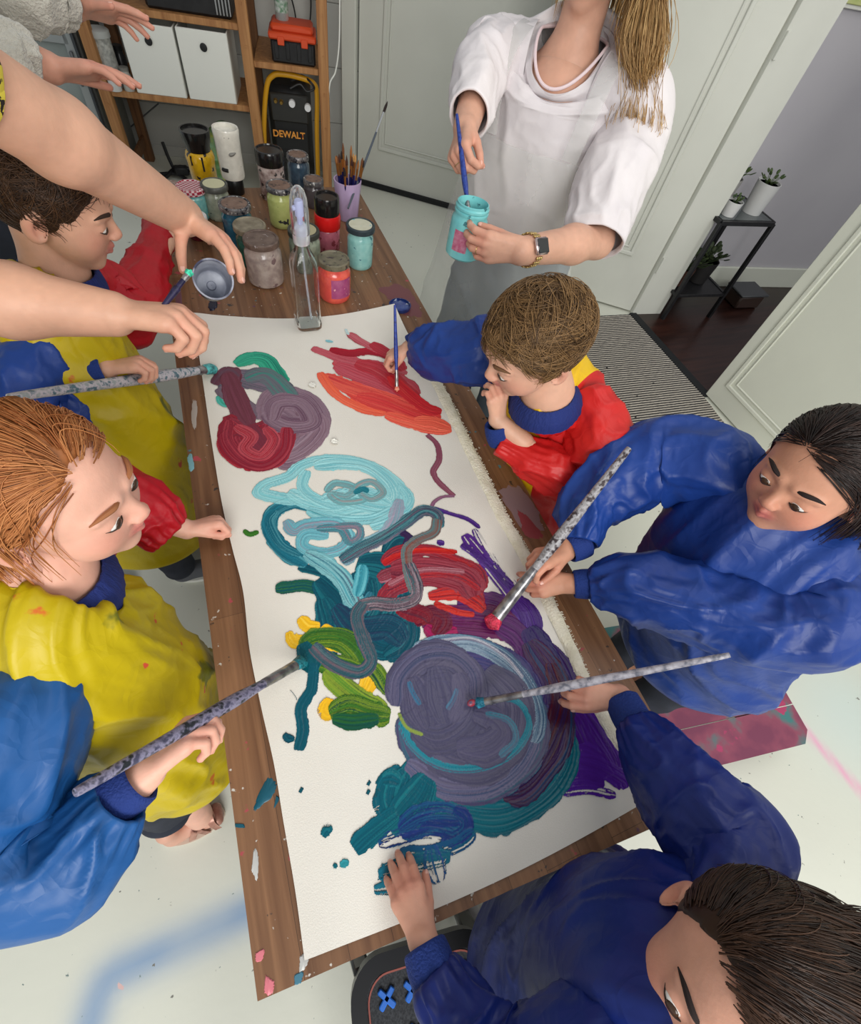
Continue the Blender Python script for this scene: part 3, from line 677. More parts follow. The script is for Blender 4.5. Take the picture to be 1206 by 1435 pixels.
def clutter():
    a = spl(300, 172, .2); a0 = on_shelf(300, 0.0, .2)
    a0 = at(298, 214, 0) ; a0 = onpl(300, 190, SP + SN * .25, SN); 
    t = empty('plastic_bag', a0 * A(1, 1, 0), 'crumpled green and yellow plastic bag under the shelf', 'bag')
    s = Sdf(); b = a0 * A(1, 1, 0) + ZU * .14
    s.ell(b, (.12, .09, .14)); s.ell(b + A(.06, 0, .1), (.07, .05, .08), k=.03); s.ell(b + A(-.08, -.02, .06), (.06, .05, .09), k=.03)
    V, F = s.mesh(.009); Nn = vnorm(V, F); V = V + Nn * (.022 * ridged(V * 16, 3))[:, None]; V[:, 2] = np.maximum(V[:, 2], .004)
    mk('crumpled_bag', (V, F), mat('bag_print', (96, 140, 70), (190, 196, 70), sc=9, rough=.45, c3=(120, 160, 120)), t)
    # tripod-like black camera clamp with a red knob on the floor behind the table
    z = .0; c = at(242, 246, 0.02); c[2] = 0; t = empty('clamp_tool', c, 'black metal clamp tool with a red knob lying on the floor behind the table', 'tool')
    g = [tube([c + A(-.05, -.03, .02), c + A(.05, .05, .05), c + A(.16, .02, .03)], .012, 8, 12), tube([c + A(.0, .06, .02), c + A(.08, 0, .07), c + A(.2, -.05, .02)], .010, 8, 12), tube([c + A(.02, .04, .02), c + A(.0, .06, .10), c + A(-.01, .065, .18)], .010, 8, 8), tube([c + A(-.1, .03, .014), c + A(.02, 0, .03), c + A(.1, -.08, .014)], .011, 8, 8), box(c + A(.06, 0, .05), (.09, .05, .05), bev=.01), tube([c + A(.1, .05, .02), c + A(.22, .1, .1), c + A(.3, .03, .02), c + A(.26, -.05, .012)], .006, 8, 24)]
    mk('arms', join(*g), M_black, t)
    mk('red_knob', lathe([(.001, .03), (.022, .03), (.024, 0), (.001, 0)], c + A(-.07, -.05, .02), (-.5, -.5, .4), 16), mat('red_metal', (150, 34, 34), rough=.35), t)
    # cable hanging along the shelf post
    p = [spl(448, 95, -.01), spl(468, 112, -.01), spl(475, 75, -.01), spl(462, 125, -.01)]
    q = [spl(476, -10, .02), spl(475, 60, .0), spl(470, 100, .0), spl(461, 125, .0), spl(462, 200, .02), spl(462, 200, .02) * A(1, 1, 0) + ZU * .01]
    mk('white_cable', tube(q, .004, 8, 60), M_white, None, loc=q[-1], label='thin white cable hanging down the right shelf post', cat='cable')
    q = [spl(402, -10, .42), spl(411, 20, .43), spl(417, 42, .43)]
    for i, (x0, x1, lb) in enumerate(((402, 417, 'black cable slanting over the wall above the orange toolbox'), (434, 433, 'black cable hanging straight beside the right shelf post'))):
        q = [spl(x0, -20, .42), spl((x0 + x1) / 2 + 2, 10, .43), spl(x1, 45, .43)]
        mk('power_cable', tube(q, .004, 8, 24), M_black, None, loc=q[0], label=lb, cat='cable')
    # steel cross brace behind the shelves
    q = [spl(120, 30, .5), spl(260, 130, .5), ]; 
    mk('cross_brace', join(tube([spl(172, 187, .5), spl(222, 145, .5)], .004, 8), tube([spl(128, 30, .5), spl(170, 60, .5)], .004, 8)), M_grey, None, loc=spl(172, 187, .5), label='thin steel cross brace behind the left shelf bay', cat='brace')
clutter()
def fridge():
    n = SN; off = .04
    P = lambda x, y, o=off: spl(x, y, o)
    a = P(38, 60); b = P(112, 60); c0 = (a + b) / 2 * A(1, 1, 0); w = .62; zt = P(80, 32)[2]
    R = RS; pR = POSTS[0] * A(1, 1, 0) - SD * .06; c0 = pR - SD * (w / 2) 
    t = empty('glass_door_cabinet', c0, 'grey aluminium cabinet with a glass door left of the pine shelving', 'cabinet')
    mk('carcass', join(rbox(c0 + SN * .26 + ZU * zt / 2, (w, .42, zt), .006)), mat('grey_board', (120, 122, 118), rough=.6), t)
    g = [rbox(c0 + SN * .02 + SD * sx * (w / 2 - .03) + ZU * zt / 2, (.05, .04, zt), .004) for sx in (-1, 1)] + [rbox(c0 + SN * .02 + ZU * z, (w - .06, .04, .06), .004) for z in (.05, zt - .04)]
    d = mk('door_frame', join(*g), mat('aluminium', (150, 154, 154), rough=.35, metal=.4), t)
    mk('door_pane', rbox(c0 + SN * .03 + ZU * zt / 2, (w - .1, .01, zt - .1), 0), mat('cloudy_glass', (150, 160, 158), (120, 128, 126), sc=3, rough=.15, spec=.8), t)
    mk('handle', rbox(c0 - SN * .008 + SD * (w / 2 - .035) + ZU * (zt - .16), (.014, .02, .14), .004), M_grey, t)
    mk('edge_strip', rbox(c0 + SN * .001 + SD * (w / 2 - .004) + ZU * zt / 2, (.012, .03, zt), .002), mat('dark_strip', (52, 56, 60), rough=.4), t)
    b = c0 + SD * .12 + SN * .1 + ZU * zt; tt = empty('cream_carton', b, 'small cream carton standing on the grey cabinet top', 'carton')
    mk('body', rbox(b + ZU * .05, (.11, .10, .10), .012), mat('cream_card', (206, 196, 160), rough=.7), tt)
fridge()
# ---------------------------------------------------------------- table
TX0, TX1, TY0 = -.157, .572, -.158
TY1 = float(at(500, 262, TZ)[1])
def table():
    M_top = wood_mat('table_wood', (158, 115, 80), (132, 94, 64), (150, 128, 112), bw=1.1, rh=.061, rough=.42, axis=1.5708, grain=38, bump=.2, mortar=.0004,
        spots=[((205, 200, 190), 70, .69, 1), ((60, 50, 45), 48, .69, 4), ((170, 70, 76), 30, .70, 7), ((70, 120, 130), 33, .705, 9), ((90, 55, 95), 26, .71, 12)])
    t = empty('work_table', ((TX0 + TX1) / 2, (TY0 + TY1) / 2, 0), 'long wooden work table with a paint-spattered brown top under the canvas', 'table')
    th = .034
    mk('tabletop', prism([(TX0, -.136), (TX1, -.172), (TX1, TY1), (TX0, TY1)], TZ - th, TZ), M_top, t, smooth=False)
    for x in (TX0 + .07, TX1 - .07):
        for y in (TY0 + .16, TY1 - .12): mk('leg', box((x, y, (TZ - th) / 2), (.055, .055, TZ - th), bev=.004), mat('leg_paint', (70, 66, 62), rough=.5), t)
    for x in (TX0 + .09, TX1 - .09): mk('apron', box((x, (TY0 + TY1) / 2, TZ - th - .035), (.02, TY1 - TY0 - .3, .07), bev=.002), MATS['leg_paint'], t)
    for y in (TY0 + .16, TY1 - .12): mk('apron', box(((TX0 + TX1) / 2, y, TZ - th - .035), (TX1 - TX0 - .2, .02, .07), bev=.002), MATS['leg_paint'], t)
    def splash(px, col, name, h=.0012, seed=0):
        P = catm([at(x, y, TZ)[:2] for x, y in px + [px[0]]], 60)[:-1]; c = P.mean(0); n = len(P)
        P = c + (P - c) * (1 + .12 * noise2(np.arange(n) * .7, np.zeros(n), seed))[:, None]
        V = np.concatenate([np.column_stack([P, np.full(n, TZ + .0002)]), np.column_stack([c + (P - c) * .85, np.full(n, TZ + h)]), [[*c, TZ + h * 1.1]]])
        F = [[i, (i + 1) % n, n + (i + 1) % n, n + i] for i in range(n)] + [[n + i, n + (i + 1) % n, 2 * n] for i in range(n)]
        mk('paint_splash', (V, F), mat(name, col, rough=.35), t)
    splash([(376, 1088), (386, 1096), (384, 1112), (366, 1130), (357, 1136), (360, 1118)], (14, 84, 102), 'dried_teal', seed=1)
    splash([(387, 1114), (391, 1120), (384, 1132)], (14, 84, 102), 'dried_teal', seed=2)
    splash([(329, 1154), (341, 1155), (342, 1160), (330, 1159)], (14, 84, 102), 'dried_teal', seed=3)
    splash([(358, 1336), (370, 1330), (367, 1345), (358, 1347)], (214, 120, 130), 'dried_pink', seed=4)
    splash([(372, 1366), (384, 1376), (380, 1393), (370, 1390)], (224, 128, 132), 'dried_pink', seed=5)
    splash([(412, 1366), (424, 1362), (422, 1376), (413, 1380)], (70, 120, 140), 'dried_blue', seed=6)
    splash([(420, 1340), (432, 1334), (430, 1352), (420, 1362)], (190, 190, 186), 'dried_white', seed=7)
    splash([(352, 1220), (356, 1190), (362, 1200), (360, 1232)], (180, 178, 172), 'dried_white', seed=17)
    splash([(293, 423), (302, 421), (304, 430), (297, 436), (292, 432)], (24, 26, 46), 'dried_navy', h=.003, seed=8)
    splash([(700, 690), (722, 680), (748, 706), (760, 740), (742, 748), (716, 720)], (140, 116, 116), 'grey_smear', h=.0005, seed=9)
    splash([(722, 712), (738, 722), (760, 752), (735, 748)], (146, 66, 70), 'red_smear', h=.0006, seed=10)
    splash([(530, 405), (560, 398), (582, 420), (590, 442), (566, 440), (545, 420)], (112, 62, 66), 'maroon_smear', h=.0005, seed=11)
    splash([(262, 640), (268, 636), (272, 655), (266, 660)], (120, 170, 178), 'dried_aqua', seed=12)
    splash([(270, 560), (276, 566), (274, 600), (268, 590)], (170, 160, 152), 'pale_smear', h=.0005, seed=13)
    splash([(244, 395), (252, 402), (256, 440), (252, 470), (247, 440)], (110, 74, 84), 'plum_smear', h=.0005, seed=14)
table()
def zc(x, y):
    """height of the canvas sheet: nearly flat, its far corners curling up a little"""
    far = np.clip((y - 1.05) / .30, 0, 1); u = (x - .2) / .3
    left = np.exp(-((x + .085) / .03) ** 2)
    return TZ + .0025 + far ** 2 * (.026 * np.clip(u, 0, 1) ** 1.5 + .008 * np.clip(-u - .3, 0, 1)) + .0016 * (1 + noise2(x * 7, y * 5, 4)) + .004 * left * (.5 + .5 * noise2(x * 0, y * 6, 8))
def canvas():
    W = lambda pts: np.array([at(x, y, TZ + .003)[:2] for x, y in pts])
    Lf = catm(W([(427, 1345), (414, 1250), (397, 1150), (384, 1070), (366, 990), (350, 910), (341, 830), (326, 770), (312, 710), (300, 640), (288, 560), (278, 490), (272, 441)]), 200)
    Rt = catm(W([(903, 1124), (894, 1080), (868, 1040), (838, 990), (808, 930), (775, 860), (748, 800), (722, 750), (698, 705), (668, 645), (645, 600), (625, 565), (600, 515), (572, 470), (552, 431)]), 200)
    ys0, ys1 = min(Lf[0, 1], Rt[0, 1]), None
    nu, nv = 110, 200; t = np.linspace(0, 1, nv); u = np.linspace(0, 1, nu)
    G = Lf[:, None] * (1 - u)[None, :, None] + Rt[:, None] * u[None, :, None]
    # far and near edges sag / bow slightly
    G[..., 1] -= (.035 * np.sin(np.pi * u)[None] * np.clip((t - .8) / .2, 0, 1)[:, None]) + (.012 * np.sin(np.pi * u)[None] * np.clip((.1 - t) / .1, 0, 1)[:, None])
    Z = zc(G[..., 0], G[..., 1]); V = np.dstack([G, Z]).reshape(-1, 3)
    i, j = np.meshgrid(np.arange(nv - 1), np.arange(nu - 1), indexing='ij'); i, j = i.ravel(), j.ravel()
    F = np.stack([i * nu + j, i * nu + j + 1, (i + 1) * nu + j + 1, (i + 1) * nu + j], 1)
    t_ = empty('painting_canvas', (.2, .6, TZ), 'long cream canvas sheet covered in thick swirled paint lying on the table', 'painting')
    mk('sheet', (V, F), mat('canvas_cloth', (230, 226, 216), (224, 219, 208), sc=4, rough=.85, bump=.12, bsc=500), t_)
    # frayed cream hem along the right edge
    hin = catm(W([(890, 1122), (878, 1072), (848, 1030), (820, 978), (794, 920), (768, 864), (741, 808), (716, 762), (692, 720), (666, 666), (642, 616), (620, 570), (594, 518)]), 160)
    hout = catm(W([(902, 1116), (888, 1062), (862, 1010), (830, 960), (806, 905), (780, 850), (755, 800), (728, 752), (705, 712), (680, 660), (656, 612), (634, 566), (604, 514)]), 160)
    rows = []
    for k, (f, z) in enumerate([(0, .0005), (.12, .004), (.4, .0062), (.7, .0055), (.95, .0035), (1.0, .001)]):
        p = hin * (1 - f) + hout * f; p = p + .0012 * noise2(np.arange(160) * .5, np.full(160, k * 1.), 4)[:, None]
        rows.append(np.column_stack([p, zc(p[:, 0], p[:, 1]) + z + .0012 * noise2(np.arange(160) * .35, np.full(160, k * 2.), 6)]))
    V = np.concatenate(rows); n = 160; F = np.array([[a * n + b, (a + 1) * n + b, (a + 1) * n + b + 1, a * n + b + 1] for a in range(5) for b in range(n - 1)])[:, ::-1]
    mh = mat('frayed_hem', (240, 234, 214), (228, 221, 196), sc=50, rough=.95, bump=.4, bsc=250)
    mk('hem', (V, F.copy()), mh, t_)
    gs = []
    for k in range(330):
        f = random.random() * 158; b = int(f); p = hout[b] + (hout[b + 1] - hout[b]) * (f - b); d = hout[b + 1] - hout[b]; o = nrm(A(-d[1], d[0], 0)); o = o if o[0] > 0 else -o
        p3 = A(*p, zc(p[0], p[1]) + .003); l = random.uniform(.001, .0045); s = A(random.uniform(-.4, .4), random.uniform(-.4, .4), 0)
        gs.append(tube([p3 - o * .001, p3 + (o + s) * l * .6 + ZU * .001, p3 + (o + s * 2) * l - ZU * .002], .0006, 3))
    fr = mk('fringe', join(*gs), mh, t_); tag(fr, kind='stuff')
    return t_
CANVAS = canvas()
# ---------------------------------------------------------------- wet paint, laid down stroke by stroke on a relief grid
def paint():
    st = .00105; x0, x1, y0, y1 = -.15, .60, -.16, 1.33
    nx, ny = int((x1 - x0) / st), int((y1 - y0) / st)
    Cc = np.zeros((nx, ny, 3), np.float32); Hh = np.zeros((nx, ny), np.float32); Rg = np.zeros((nx, ny), np.int8)
    def stroke(reg, cols, w, pts, h=1.0, dry=0., seed=0, taper=.6, mixs=1.0):
        P = np.array([at(x, y, TZ + .004)[:2] for x, y in pts]); w = w * .00134 / 2 * {2: 1.35, 1: 1.2, 3: 1.25, 4: 1.25, 5: 1.25, 7: 1.2, 9: 1.15}.get(reg, 1.08)
        L = np.linalg.norm(np.diff(P, axis=0), axis=1).sum(); n = max(4, int(L / (st * .55)))
        Q = catm(P, n) if n > 4 and len(P) > 1 else P
        if n <= 4: Q = catm(P, 4)
        n = len(Q); Tn = np.gradient(Q, axis=0); Tn /= np.linalg.norm(Tn, axis=1, keepdims=True) + 1e-9; Nn = np.stack([-Tn[:, 1], Tn[:, 0]], 1)
        s = np.arange(n) * st * .55; m = max(5, int(2 * w / (st * .55))); u = np.linspace(-1, 1, m)
        ww = w * (1 + .10 * noise2(s * 18, s * 0 + seed, 3)); e = np.minimum(s, s[-1] - s); ww = ww * (1 - taper * (1 - np.sqrt(np.clip(e / (w * 1.1 + 1e-6), 0, 1)) ) )
        U, S_ = np.meshgrid(u, s, indexing='xy')     # (n, m)
        X = Q[:, None] + Nn[:, None] * (U * ww[:, None])[..., None]
        wob = .5 * noise2(S_ * 9, U * 0 + seed, 5) + .22 * noise2(S_ * 40, U * 3, 15)
        f1 = noise2(U * (2.6 + w * 90) + wob, S_ * 4 + seed * 7.3, seed + 1); f2 = noise2(U * (7 + w * 260) + wob, S_ * 7 + seed * 3.1, seed + 2); f3 = noise2(U * (16 + w * 500) + wob, S_ * 9, seed + 6); f4 = noise2(U * (30 + w * 1100) + wob, S_ * 14, seed + 8)
        k = np.clip((.60 * f1 + .50 * f2 + .38 * f3 + .2 * f4) * mixs * .74 + .5, 0, .9999) * (len(cols) - 1); ki = k.astype(int); kf = (k - ki)[..., None]
        cl = np.array([lin(c) for c in cols]); c = cl[ki] * (1 - kf) + cl[np.minimum(ki + 1, len(cols) - 1)] * kf
        edge = np.sqrt(np.clip(1 - np.abs(U) ** 4, 0, 1))
        hh = h * (.0006 + .0002 * edge + .00034 * f2 + .00038 * f3 + .00026 * f4 + .0003 * np.exp(-((np.abs(U) - .86) / .1) ** 2))
        ix = np.rint((X[..., 0] - x0) / st).astype(int); iy = np.rint((X[..., 1] - y0) / st).astype(int)
        ok = (ix > 0) & (ix < nx - 1) & (iy > 0) & (iy < ny - 1)
        rag = noise2(U * 5, S_ * 40 + seed, 9) + .7 * noise2(np.sign(U) * 9, S_ * 110 + seed, 19); ok &= (np.abs(U) < .90 + .08 * rag)
        if dry: ok &= (.6 * f3 + .5 * f2 + .35 * noise2(S_ * 30, U * 9, 8)) > (dry - .42)
        ix, iy = ix[ok], iy[ok]; Cc[ix, iy] = c[ok]; old = Hh[ix, iy]; Hh[ix, iy] = np.maximum(.00025, hh[ok]) + np.minimum(old * .4, .0008); Rg[ix, iy] = reg
    S = stroke
    # 1: green / slate / plum / crimson patch, far left
    S(1, [(36, 150, 118), (60, 176, 142), (24, 120, 100)], 34, [(330, 512), (352, 503), (372, 506), (386, 525), (398, 545)], seed=1)
    S(1, [(36, 150, 118), (90, 190, 180)], 14, [(306, 556), (312, 566), (322, 570)], seed=2)
    S(1, [(96, 92, 104), (122, 104, 120), (76, 84, 92)], 44, [(318, 560), (330, 530), (360, 535), (392, 545), (400, 560)], seed=3)
    S(1, [(100, 92, 104), (120, 98, 112)], 30, [(306, 545), (330, 560), (360, 580), (380, 570)], seed=4)
    S(1, [(124, 96, 110), (140, 116, 130), (104, 74, 92)], 36, [(372, 590), (378, 560), (400, 550), (432, 560), (448, 590), (430, 620), (402, 648), (392, 620), (420, 590), (396, 570)], seed=5)
    S(1, [(128, 98, 112), (150, 128, 140), (108, 80, 96)], 30, [(446, 580), (448, 605), (425, 630), (396, 645)], seed=6)
    S(1, [(136, 108, 120), (112, 84, 98)], 36, [(385, 600), (410, 605), (432, 585), (416, 566)], seed=66)
    S(1, [(104, 50, 66), (120, 66, 82), (92, 42, 54)], 32, [(326, 516), (326, 550), (340, 588), (356, 618), (372, 640)], seed=7)
    S(1, [(110, 56, 70), (94, 70, 84)], 24, [(300, 540), (318, 522), (334, 530)], seed=77)
    S(1, [(148, 22, 40), (120, 34, 50), (176, 50, 62)], 26, [(318, 584), (332, 602), (316, 620), (326, 640), (356, 652), (388, 646), (402, 618), (396, 592), (380, 592), (378, 620), (356, 640), (330, 622)], seed=8)
    S(1, [(150, 26, 42), (112, 40, 56), (182, 60, 74)], 22, [(322, 588), (350, 602), (372, 596), (352, 622), (330, 614), (348, 636), (378, 640)], seed=9)
    S(1, [(128, 44, 60), (108, 44, 60)], 28, [(350, 596), (362, 618), (372, 632)], seed=10)
    S(1, [(84, 96, 104), (108, 100, 112), (60, 130, 120)], 40, [(344, 532), (372, 526), (396, 548), (412, 566)], seed=201)
    S(1, [(122, 94, 108), (140, 116, 130), (104, 74, 92)], 40, [(372, 580), (404, 596), (436, 592), (420, 566), (388, 566), (380, 590)], seed=202)
    S(1, [(118, 60, 76), (104, 50, 62)], 30, [(318, 524), (334, 560), (350, 596)], seed=203)
    S(1, [(148, 22, 40), (126, 34, 52), (170, 60, 72)], 24, [(320, 590), (316, 618), (336, 644), (370, 654), (398, 632), (402, 600)], seed=204)
    S(1, [(150, 26, 44), (190, 80, 90), (120, 30, 46)], 20, [(330, 598), (352, 612), (344, 630), (366, 640), (384, 618), (372, 600)], seed=205)
    # 2: red and orange patch, far right
    S(2, [(178, 62, 76), (190, 90, 100), (200, 60, 62)], 46, [(468, 506), (510, 520), (552, 536), (584, 556)], seed=210)
    S(2, [(220, 80, 66), (206, 60, 58)], 46, [(480, 540), (530, 560), (580, 580), (616, 590)], seed=211)
    S(2, [(176, 64, 78), (194, 96, 106), (160, 40, 58)], 17, [(437, 488), (455, 495), (490, 508), (530, 512), (570, 524)], seed=11)
    S(2, [(170, 24, 44), (150, 20, 40)], 18, [(462, 490), (490, 496), (520, 494), (556, 505)], seed=12)
    S(2, [(180, 70, 84), (196, 110, 118), (160, 34, 50)], 18, [(488, 468), (506, 480), (534, 494), (560, 502)], seed=13)
    S(2, [(168, 30, 46), (182, 58, 72)], 24, [(520, 482), (548, 500), (565, 520)], seed=14)
    S(2, [(178, 62, 76), (188, 84, 96), (160, 36, 52)], 34, [(470, 512), (500, 526), (536, 540), (566, 556)], seed=15)
    S(2, [(184, 58, 70), (170, 36, 50), (196, 84, 90)], 34, [(498, 510), (530, 520), (556, 540), (586, 566)], seed=16)
    S(2, [(216, 76, 66), (226, 96, 78), (196, 54, 56)], 30, [(452, 528), (480, 540), (514, 552), (560, 566), (600, 584)], seed=17)
    S(2, [(236, 104, 70), (222, 82, 62), (242, 124, 90)], 18, [(448, 522), (462, 544), (480, 560), (510, 574), (540, 580)], seed=18)
    S(2, [(214, 66, 58), (200, 52, 56), (228, 92, 76)], 34, [(500, 556), (540, 566), (580, 582), (612, 592)], seed=19)
    S(2, [(196, 40, 50), (206, 58, 58)], 24, [(545, 528), (570, 552), (596, 572), (618, 578)], seed=20)
    S(2, [(232, 98, 74), (222, 76, 64), (240, 120, 92)], 26, [(540, 582), (572, 592), (600, 600), (632, 602)], seed=21)
    S(2, [(226, 86, 70), (236, 112, 84)], 22, [(580, 590), (606, 592), (630, 600)], seed=22)
    S(2, [(144, 82, 100), (130, 66, 84), (160, 104, 120)], 9, [(598, 610), (612, 624), (615, 644), (607, 662), (614, 676), (636, 696)], seed=23, taper=.2)
    S(2, [(144, 96, 120), (120, 80, 110)], 5, [(636, 696), (620, 697), (608, 704), (604, 712)], seed=24, taper=.2)
    # 5: dark teal mass under everything
    DT = [(10, 82, 100), (8, 66, 84), (22, 104, 116)]
    S(5, [(30, 88, 52), (12, 78, 90), (50, 110, 60)], 17, [(386, 826), (404, 824), (430, 822), (462, 834), (480, 850)], seed=30)
    S(5, DT, 14, [(418, 796), (438, 800), (462, 806)], seed=31)
    S(5, DT, 46, [(446, 812), (468, 836), (490, 862), (520, 880)], seed=32)
    S(5, DT, 34, [(452, 840), (462, 872), (460, 902), (450, 915)], seed=33)
    S(5, DT, 40, [(500, 800), (520, 830), (510, 870), (530, 900), (560, 905)], seed=34)
    S(5, DT, 30, [(560, 850), (572, 880), (566, 905), (540, 922)], seed=35)
    S(5, DT, 30, [(540, 780), (560, 760), (575, 772), (560, 800)], seed=36)
    S(5, [(60, 30, 70), (40, 40, 80)], 12, [(560, 745), (572, 754), (566, 772)], seed=37)
    S(5, [(36, 120, 60), (20, 90, 60)], 8, [(466, 856), (480, 860), (486, 868)], seed=38)
    S(5, DT, 50, [(500, 790), (540, 800), (548, 850), (520, 890)], seed=220)
    S(5, [(12, 70, 90), (30, 50, 80), (16, 96, 110)], 34, [(470, 850), (500, 880), (544, 880), (566, 900)], seed=221)
    # 6: purple and plum
    S(6, [(70, 30, 100), (90, 30, 90), (60, 24, 90)], 60, [(640, 850), (700, 860), (740, 900)], seed=222)
    S(6, [(74, 34, 120), (90, 50, 140)], 26, [(650, 750), (680, 786), (712, 826), (736, 860)], seed=223, dry=.15)
    S(6, [(60, 34, 100), (44, 30, 80), (84, 30, 60)], 60, [(756, 900), (784, 960), (790, 1030), (770, 1080)], seed=224)
    S(6, [(80, 34, 140), (70, 28, 126)], 60, [(800, 1000), (812, 1050), (836, 1080)], seed=225)
    PU = [(74, 40, 124), (60, 30, 104), (98, 66, 150)]
    S(6, PU, 9, [(606, 712), (630, 720), (655, 728), (672, 740)], seed=40)
    S(6, PU, 14, [(612, 760), (622, 762)], seed=41)
    S(6, PU, 16, [(646, 764), (668, 778), (700, 806), (720, 830)], seed=42, dry=.3)
    S(6, PU, 14, [(664, 742), (680, 770), (700, 800), (722, 822)], seed=43, dry=.5)
    S(6, PU, 40, [(716, 836), (738, 862), (746, 900), (752, 940)], seed=44)
    S(6, [(84, 26, 70), (104, 30, 84), (70, 30, 90)], 50, [(590, 868), (640, 868), (690, 872), (730, 888)], seed=45)
    S(6, [(160, 24, 84), (120, 20, 70)], 22, [(596, 878), (612, 890), (640, 884)], seed=46)
    S(6, [(112, 24, 40), (90, 20, 50)], 30, [(580, 872), (600, 862), (620, 870), (610, 890)], seed=47)
    S(6, [(84, 34, 96), (70, 26, 84), (100, 44, 110)], 40, [(690, 870), (724, 890), (744, 930), (738, 970)], seed=48)
    S(6, [(58, 36, 96), (44, 40, 88)], 44, [(740, 880), (770, 930), (790, 980), (786, 1040), (760, 1080)], seed=49)
    S(6, [(88, 20, 32), (60, 24, 50), (110, 30, 34)], 30, [(766, 920), (780, 950), (782, 990), (770, 1030)], seed=50)
    S(6, [(82, 36, 146), (70, 26, 126), (100, 60, 160)], 40, [(800, 990), (808, 1030), (826, 1062), (852, 1080)], seed=51)
    S(6, [(82, 36, 146), (72, 26, 126), (64, 24, 110)], 54, [(806, 990), (830, 1030), (850, 1062), (862, 1082)], seed=351); S(6, [(82, 36, 146), (72, 26, 126)], 44, [(790, 1060), (820, 1068), (850, 1074)], seed=352)
    S(6, [(82, 36, 146), (74, 28, 130)], 26, [(806, 1066), (840, 1076), (872, 1094), (878, 1104)], seed=52)
    S(6, [(82, 36, 146), (74, 28, 130)], 22, [(780, 1096), (812, 1090), (846, 1096)], seed=53, dry=.34)
    S(6, [(82, 36, 146)], 14, [(786, 1110), (824, 1106), (862, 1114)], seed=54, dry=.5)
    # 4: crimson lines
    CR = [(148, 28, 44), (120, 50, 66), (176, 34, 40), (96, 40, 60)]
    S(4, CR, 19, [(536, 790), (560, 774), (600, 772), (640, 786), (668, 800), (676, 826)], seed=60)
    S(4, [(150, 60, 76), (116, 40, 54), (170, 110, 124)], 20, [(530, 812), (560, 800), (600, 792), (650, 806), (668, 826)], seed=61)
    S(4, CR, 22, [(532, 842), (556, 822), (600, 812), (650, 826), (676, 846)], seed=62)
    S(4, [(170, 30, 40), (206, 44, 32), (130, 26, 44)], 20, [(600, 836), (640, 832), (664, 844), (678, 856)], seed=63)
    S(4, [(206, 44, 28), (170, 24, 36)], 9, [(536, 790), (560, 778), (590, 772), (640, 774)], seed=64)
    S(4, [(210, 50, 30), (160, 26, 36)], 8, [(608, 846), (640, 858), (664, 862)], seed=65)
    S(4, [(190, 34, 32), (220, 60, 36)], 8, [(646, 790), (664, 802), (676, 820)], seed=67)
    S(4, [(130, 26, 40), (90, 30, 50)], 26, [(556, 852), (590, 862), (600, 872)], seed=68)
    S(4, [(128, 36, 52), (150, 56, 70), (100, 30, 50)], 44, [(548, 800), (600, 800), (650, 812), (664, 836)], seed=230)
    S(4, CR, 12, [(540, 826), (590, 806), (640, 808), (672, 826)], seed=231); S(4, [(178, 120, 130), (140, 60, 74)], 8, [(544, 820), (590, 800), (650, 802)], seed=232)
    # 3: light turquoise swirl
    TQ = [(126, 196, 202), (160, 214, 216), (104, 178, 188), (176, 222, 222)]
    DQ = [(34, 120, 140), (14, 88, 108), (84, 160, 172)]
    S(3, DQ, 22, [(448, 712), (412, 706), (384, 718), (378, 744), (398, 772), (430, 792)], seed=70)
    S(3, DQ, 16, [(386, 716), (376, 732), (392, 764), (420, 780)], seed=71)
    S(3, TQ, 20, [(432, 700), (400, 700), (366, 692), (372, 680), (404, 668), (424, 652), (460, 644), (510, 650), (548, 672), (570, 700), (556, 724), (520, 740)], seed=72)
    S(3, TQ, 24, [(440, 654), (480, 650), (516, 656), (546, 680), (548, 702), (510, 704), (470, 712), (430, 704), (404, 690)], seed=73)
    S(3, TQ, 18, [(430, 660), (424, 684), (450, 704), (500, 716), (540, 716), (566, 704)], seed=74)
    S(3, TQ, 18, [(440, 720), (470, 722), (510, 716), (556, 716), (572, 700), (560, 680)], seed=75)
    S(3, TQ, 26, [(470, 690), (500, 704), (536, 712), (560, 708)], seed=240); S(3, TQ, 14, [(450, 700), (480, 690), (520, 690), (548, 706)], seed=241)
    S(3, [(108, 178, 188), (150, 206, 210), (60, 140, 150)], 18, [(430, 716), (470, 728), (520, 728), (556, 712)], seed=242)
    S(3, [(130, 188, 190), (96, 158, 164), (150, 150, 150)], 12, [(456, 690), (470, 678), (496, 684), (486, 696), (464, 694), (480, 704), (510, 700), (500, 684), (520, 676), (536, 690), (520, 700), (504, 690)], seed=76)
    S(3, [(40, 132, 142), (20, 100, 120)], 9, [(496, 692), (508, 686), (516, 690)], seed=77)
    S(3, [(124, 186, 196), (160, 150, 168), (90, 160, 172)], 20, [(560, 700), (552, 730), (536, 752), (500, 770), (480, 790)], seed=78)
    S(3, [(128, 196, 204), (90, 164, 178), (150, 140, 156)], 18, [(400, 730), (412, 744), (430, 736), (470, 734), (488, 750), (480, 768), (450, 776), (424, 766), (430, 750), (460, 752)], seed=79)
    S(3, [(100, 160, 170), (60, 120, 132), (150, 120, 136)], 12, [(444, 742), (476, 742), (490, 760), (504, 752), (500, 738), (470, 738)], seed=80)
    S(3, [(84, 160, 172), (140, 196, 200), (30, 110, 130), (120, 110, 124)], 24, [(428, 776), (456, 792), (478, 810), (492, 834), (500, 850)], seed=81)
    S(3, [(110, 190, 200), (60, 150, 166), (20, 100, 120)], 16, [(508, 792), (506, 812), (500, 836)], seed=82)
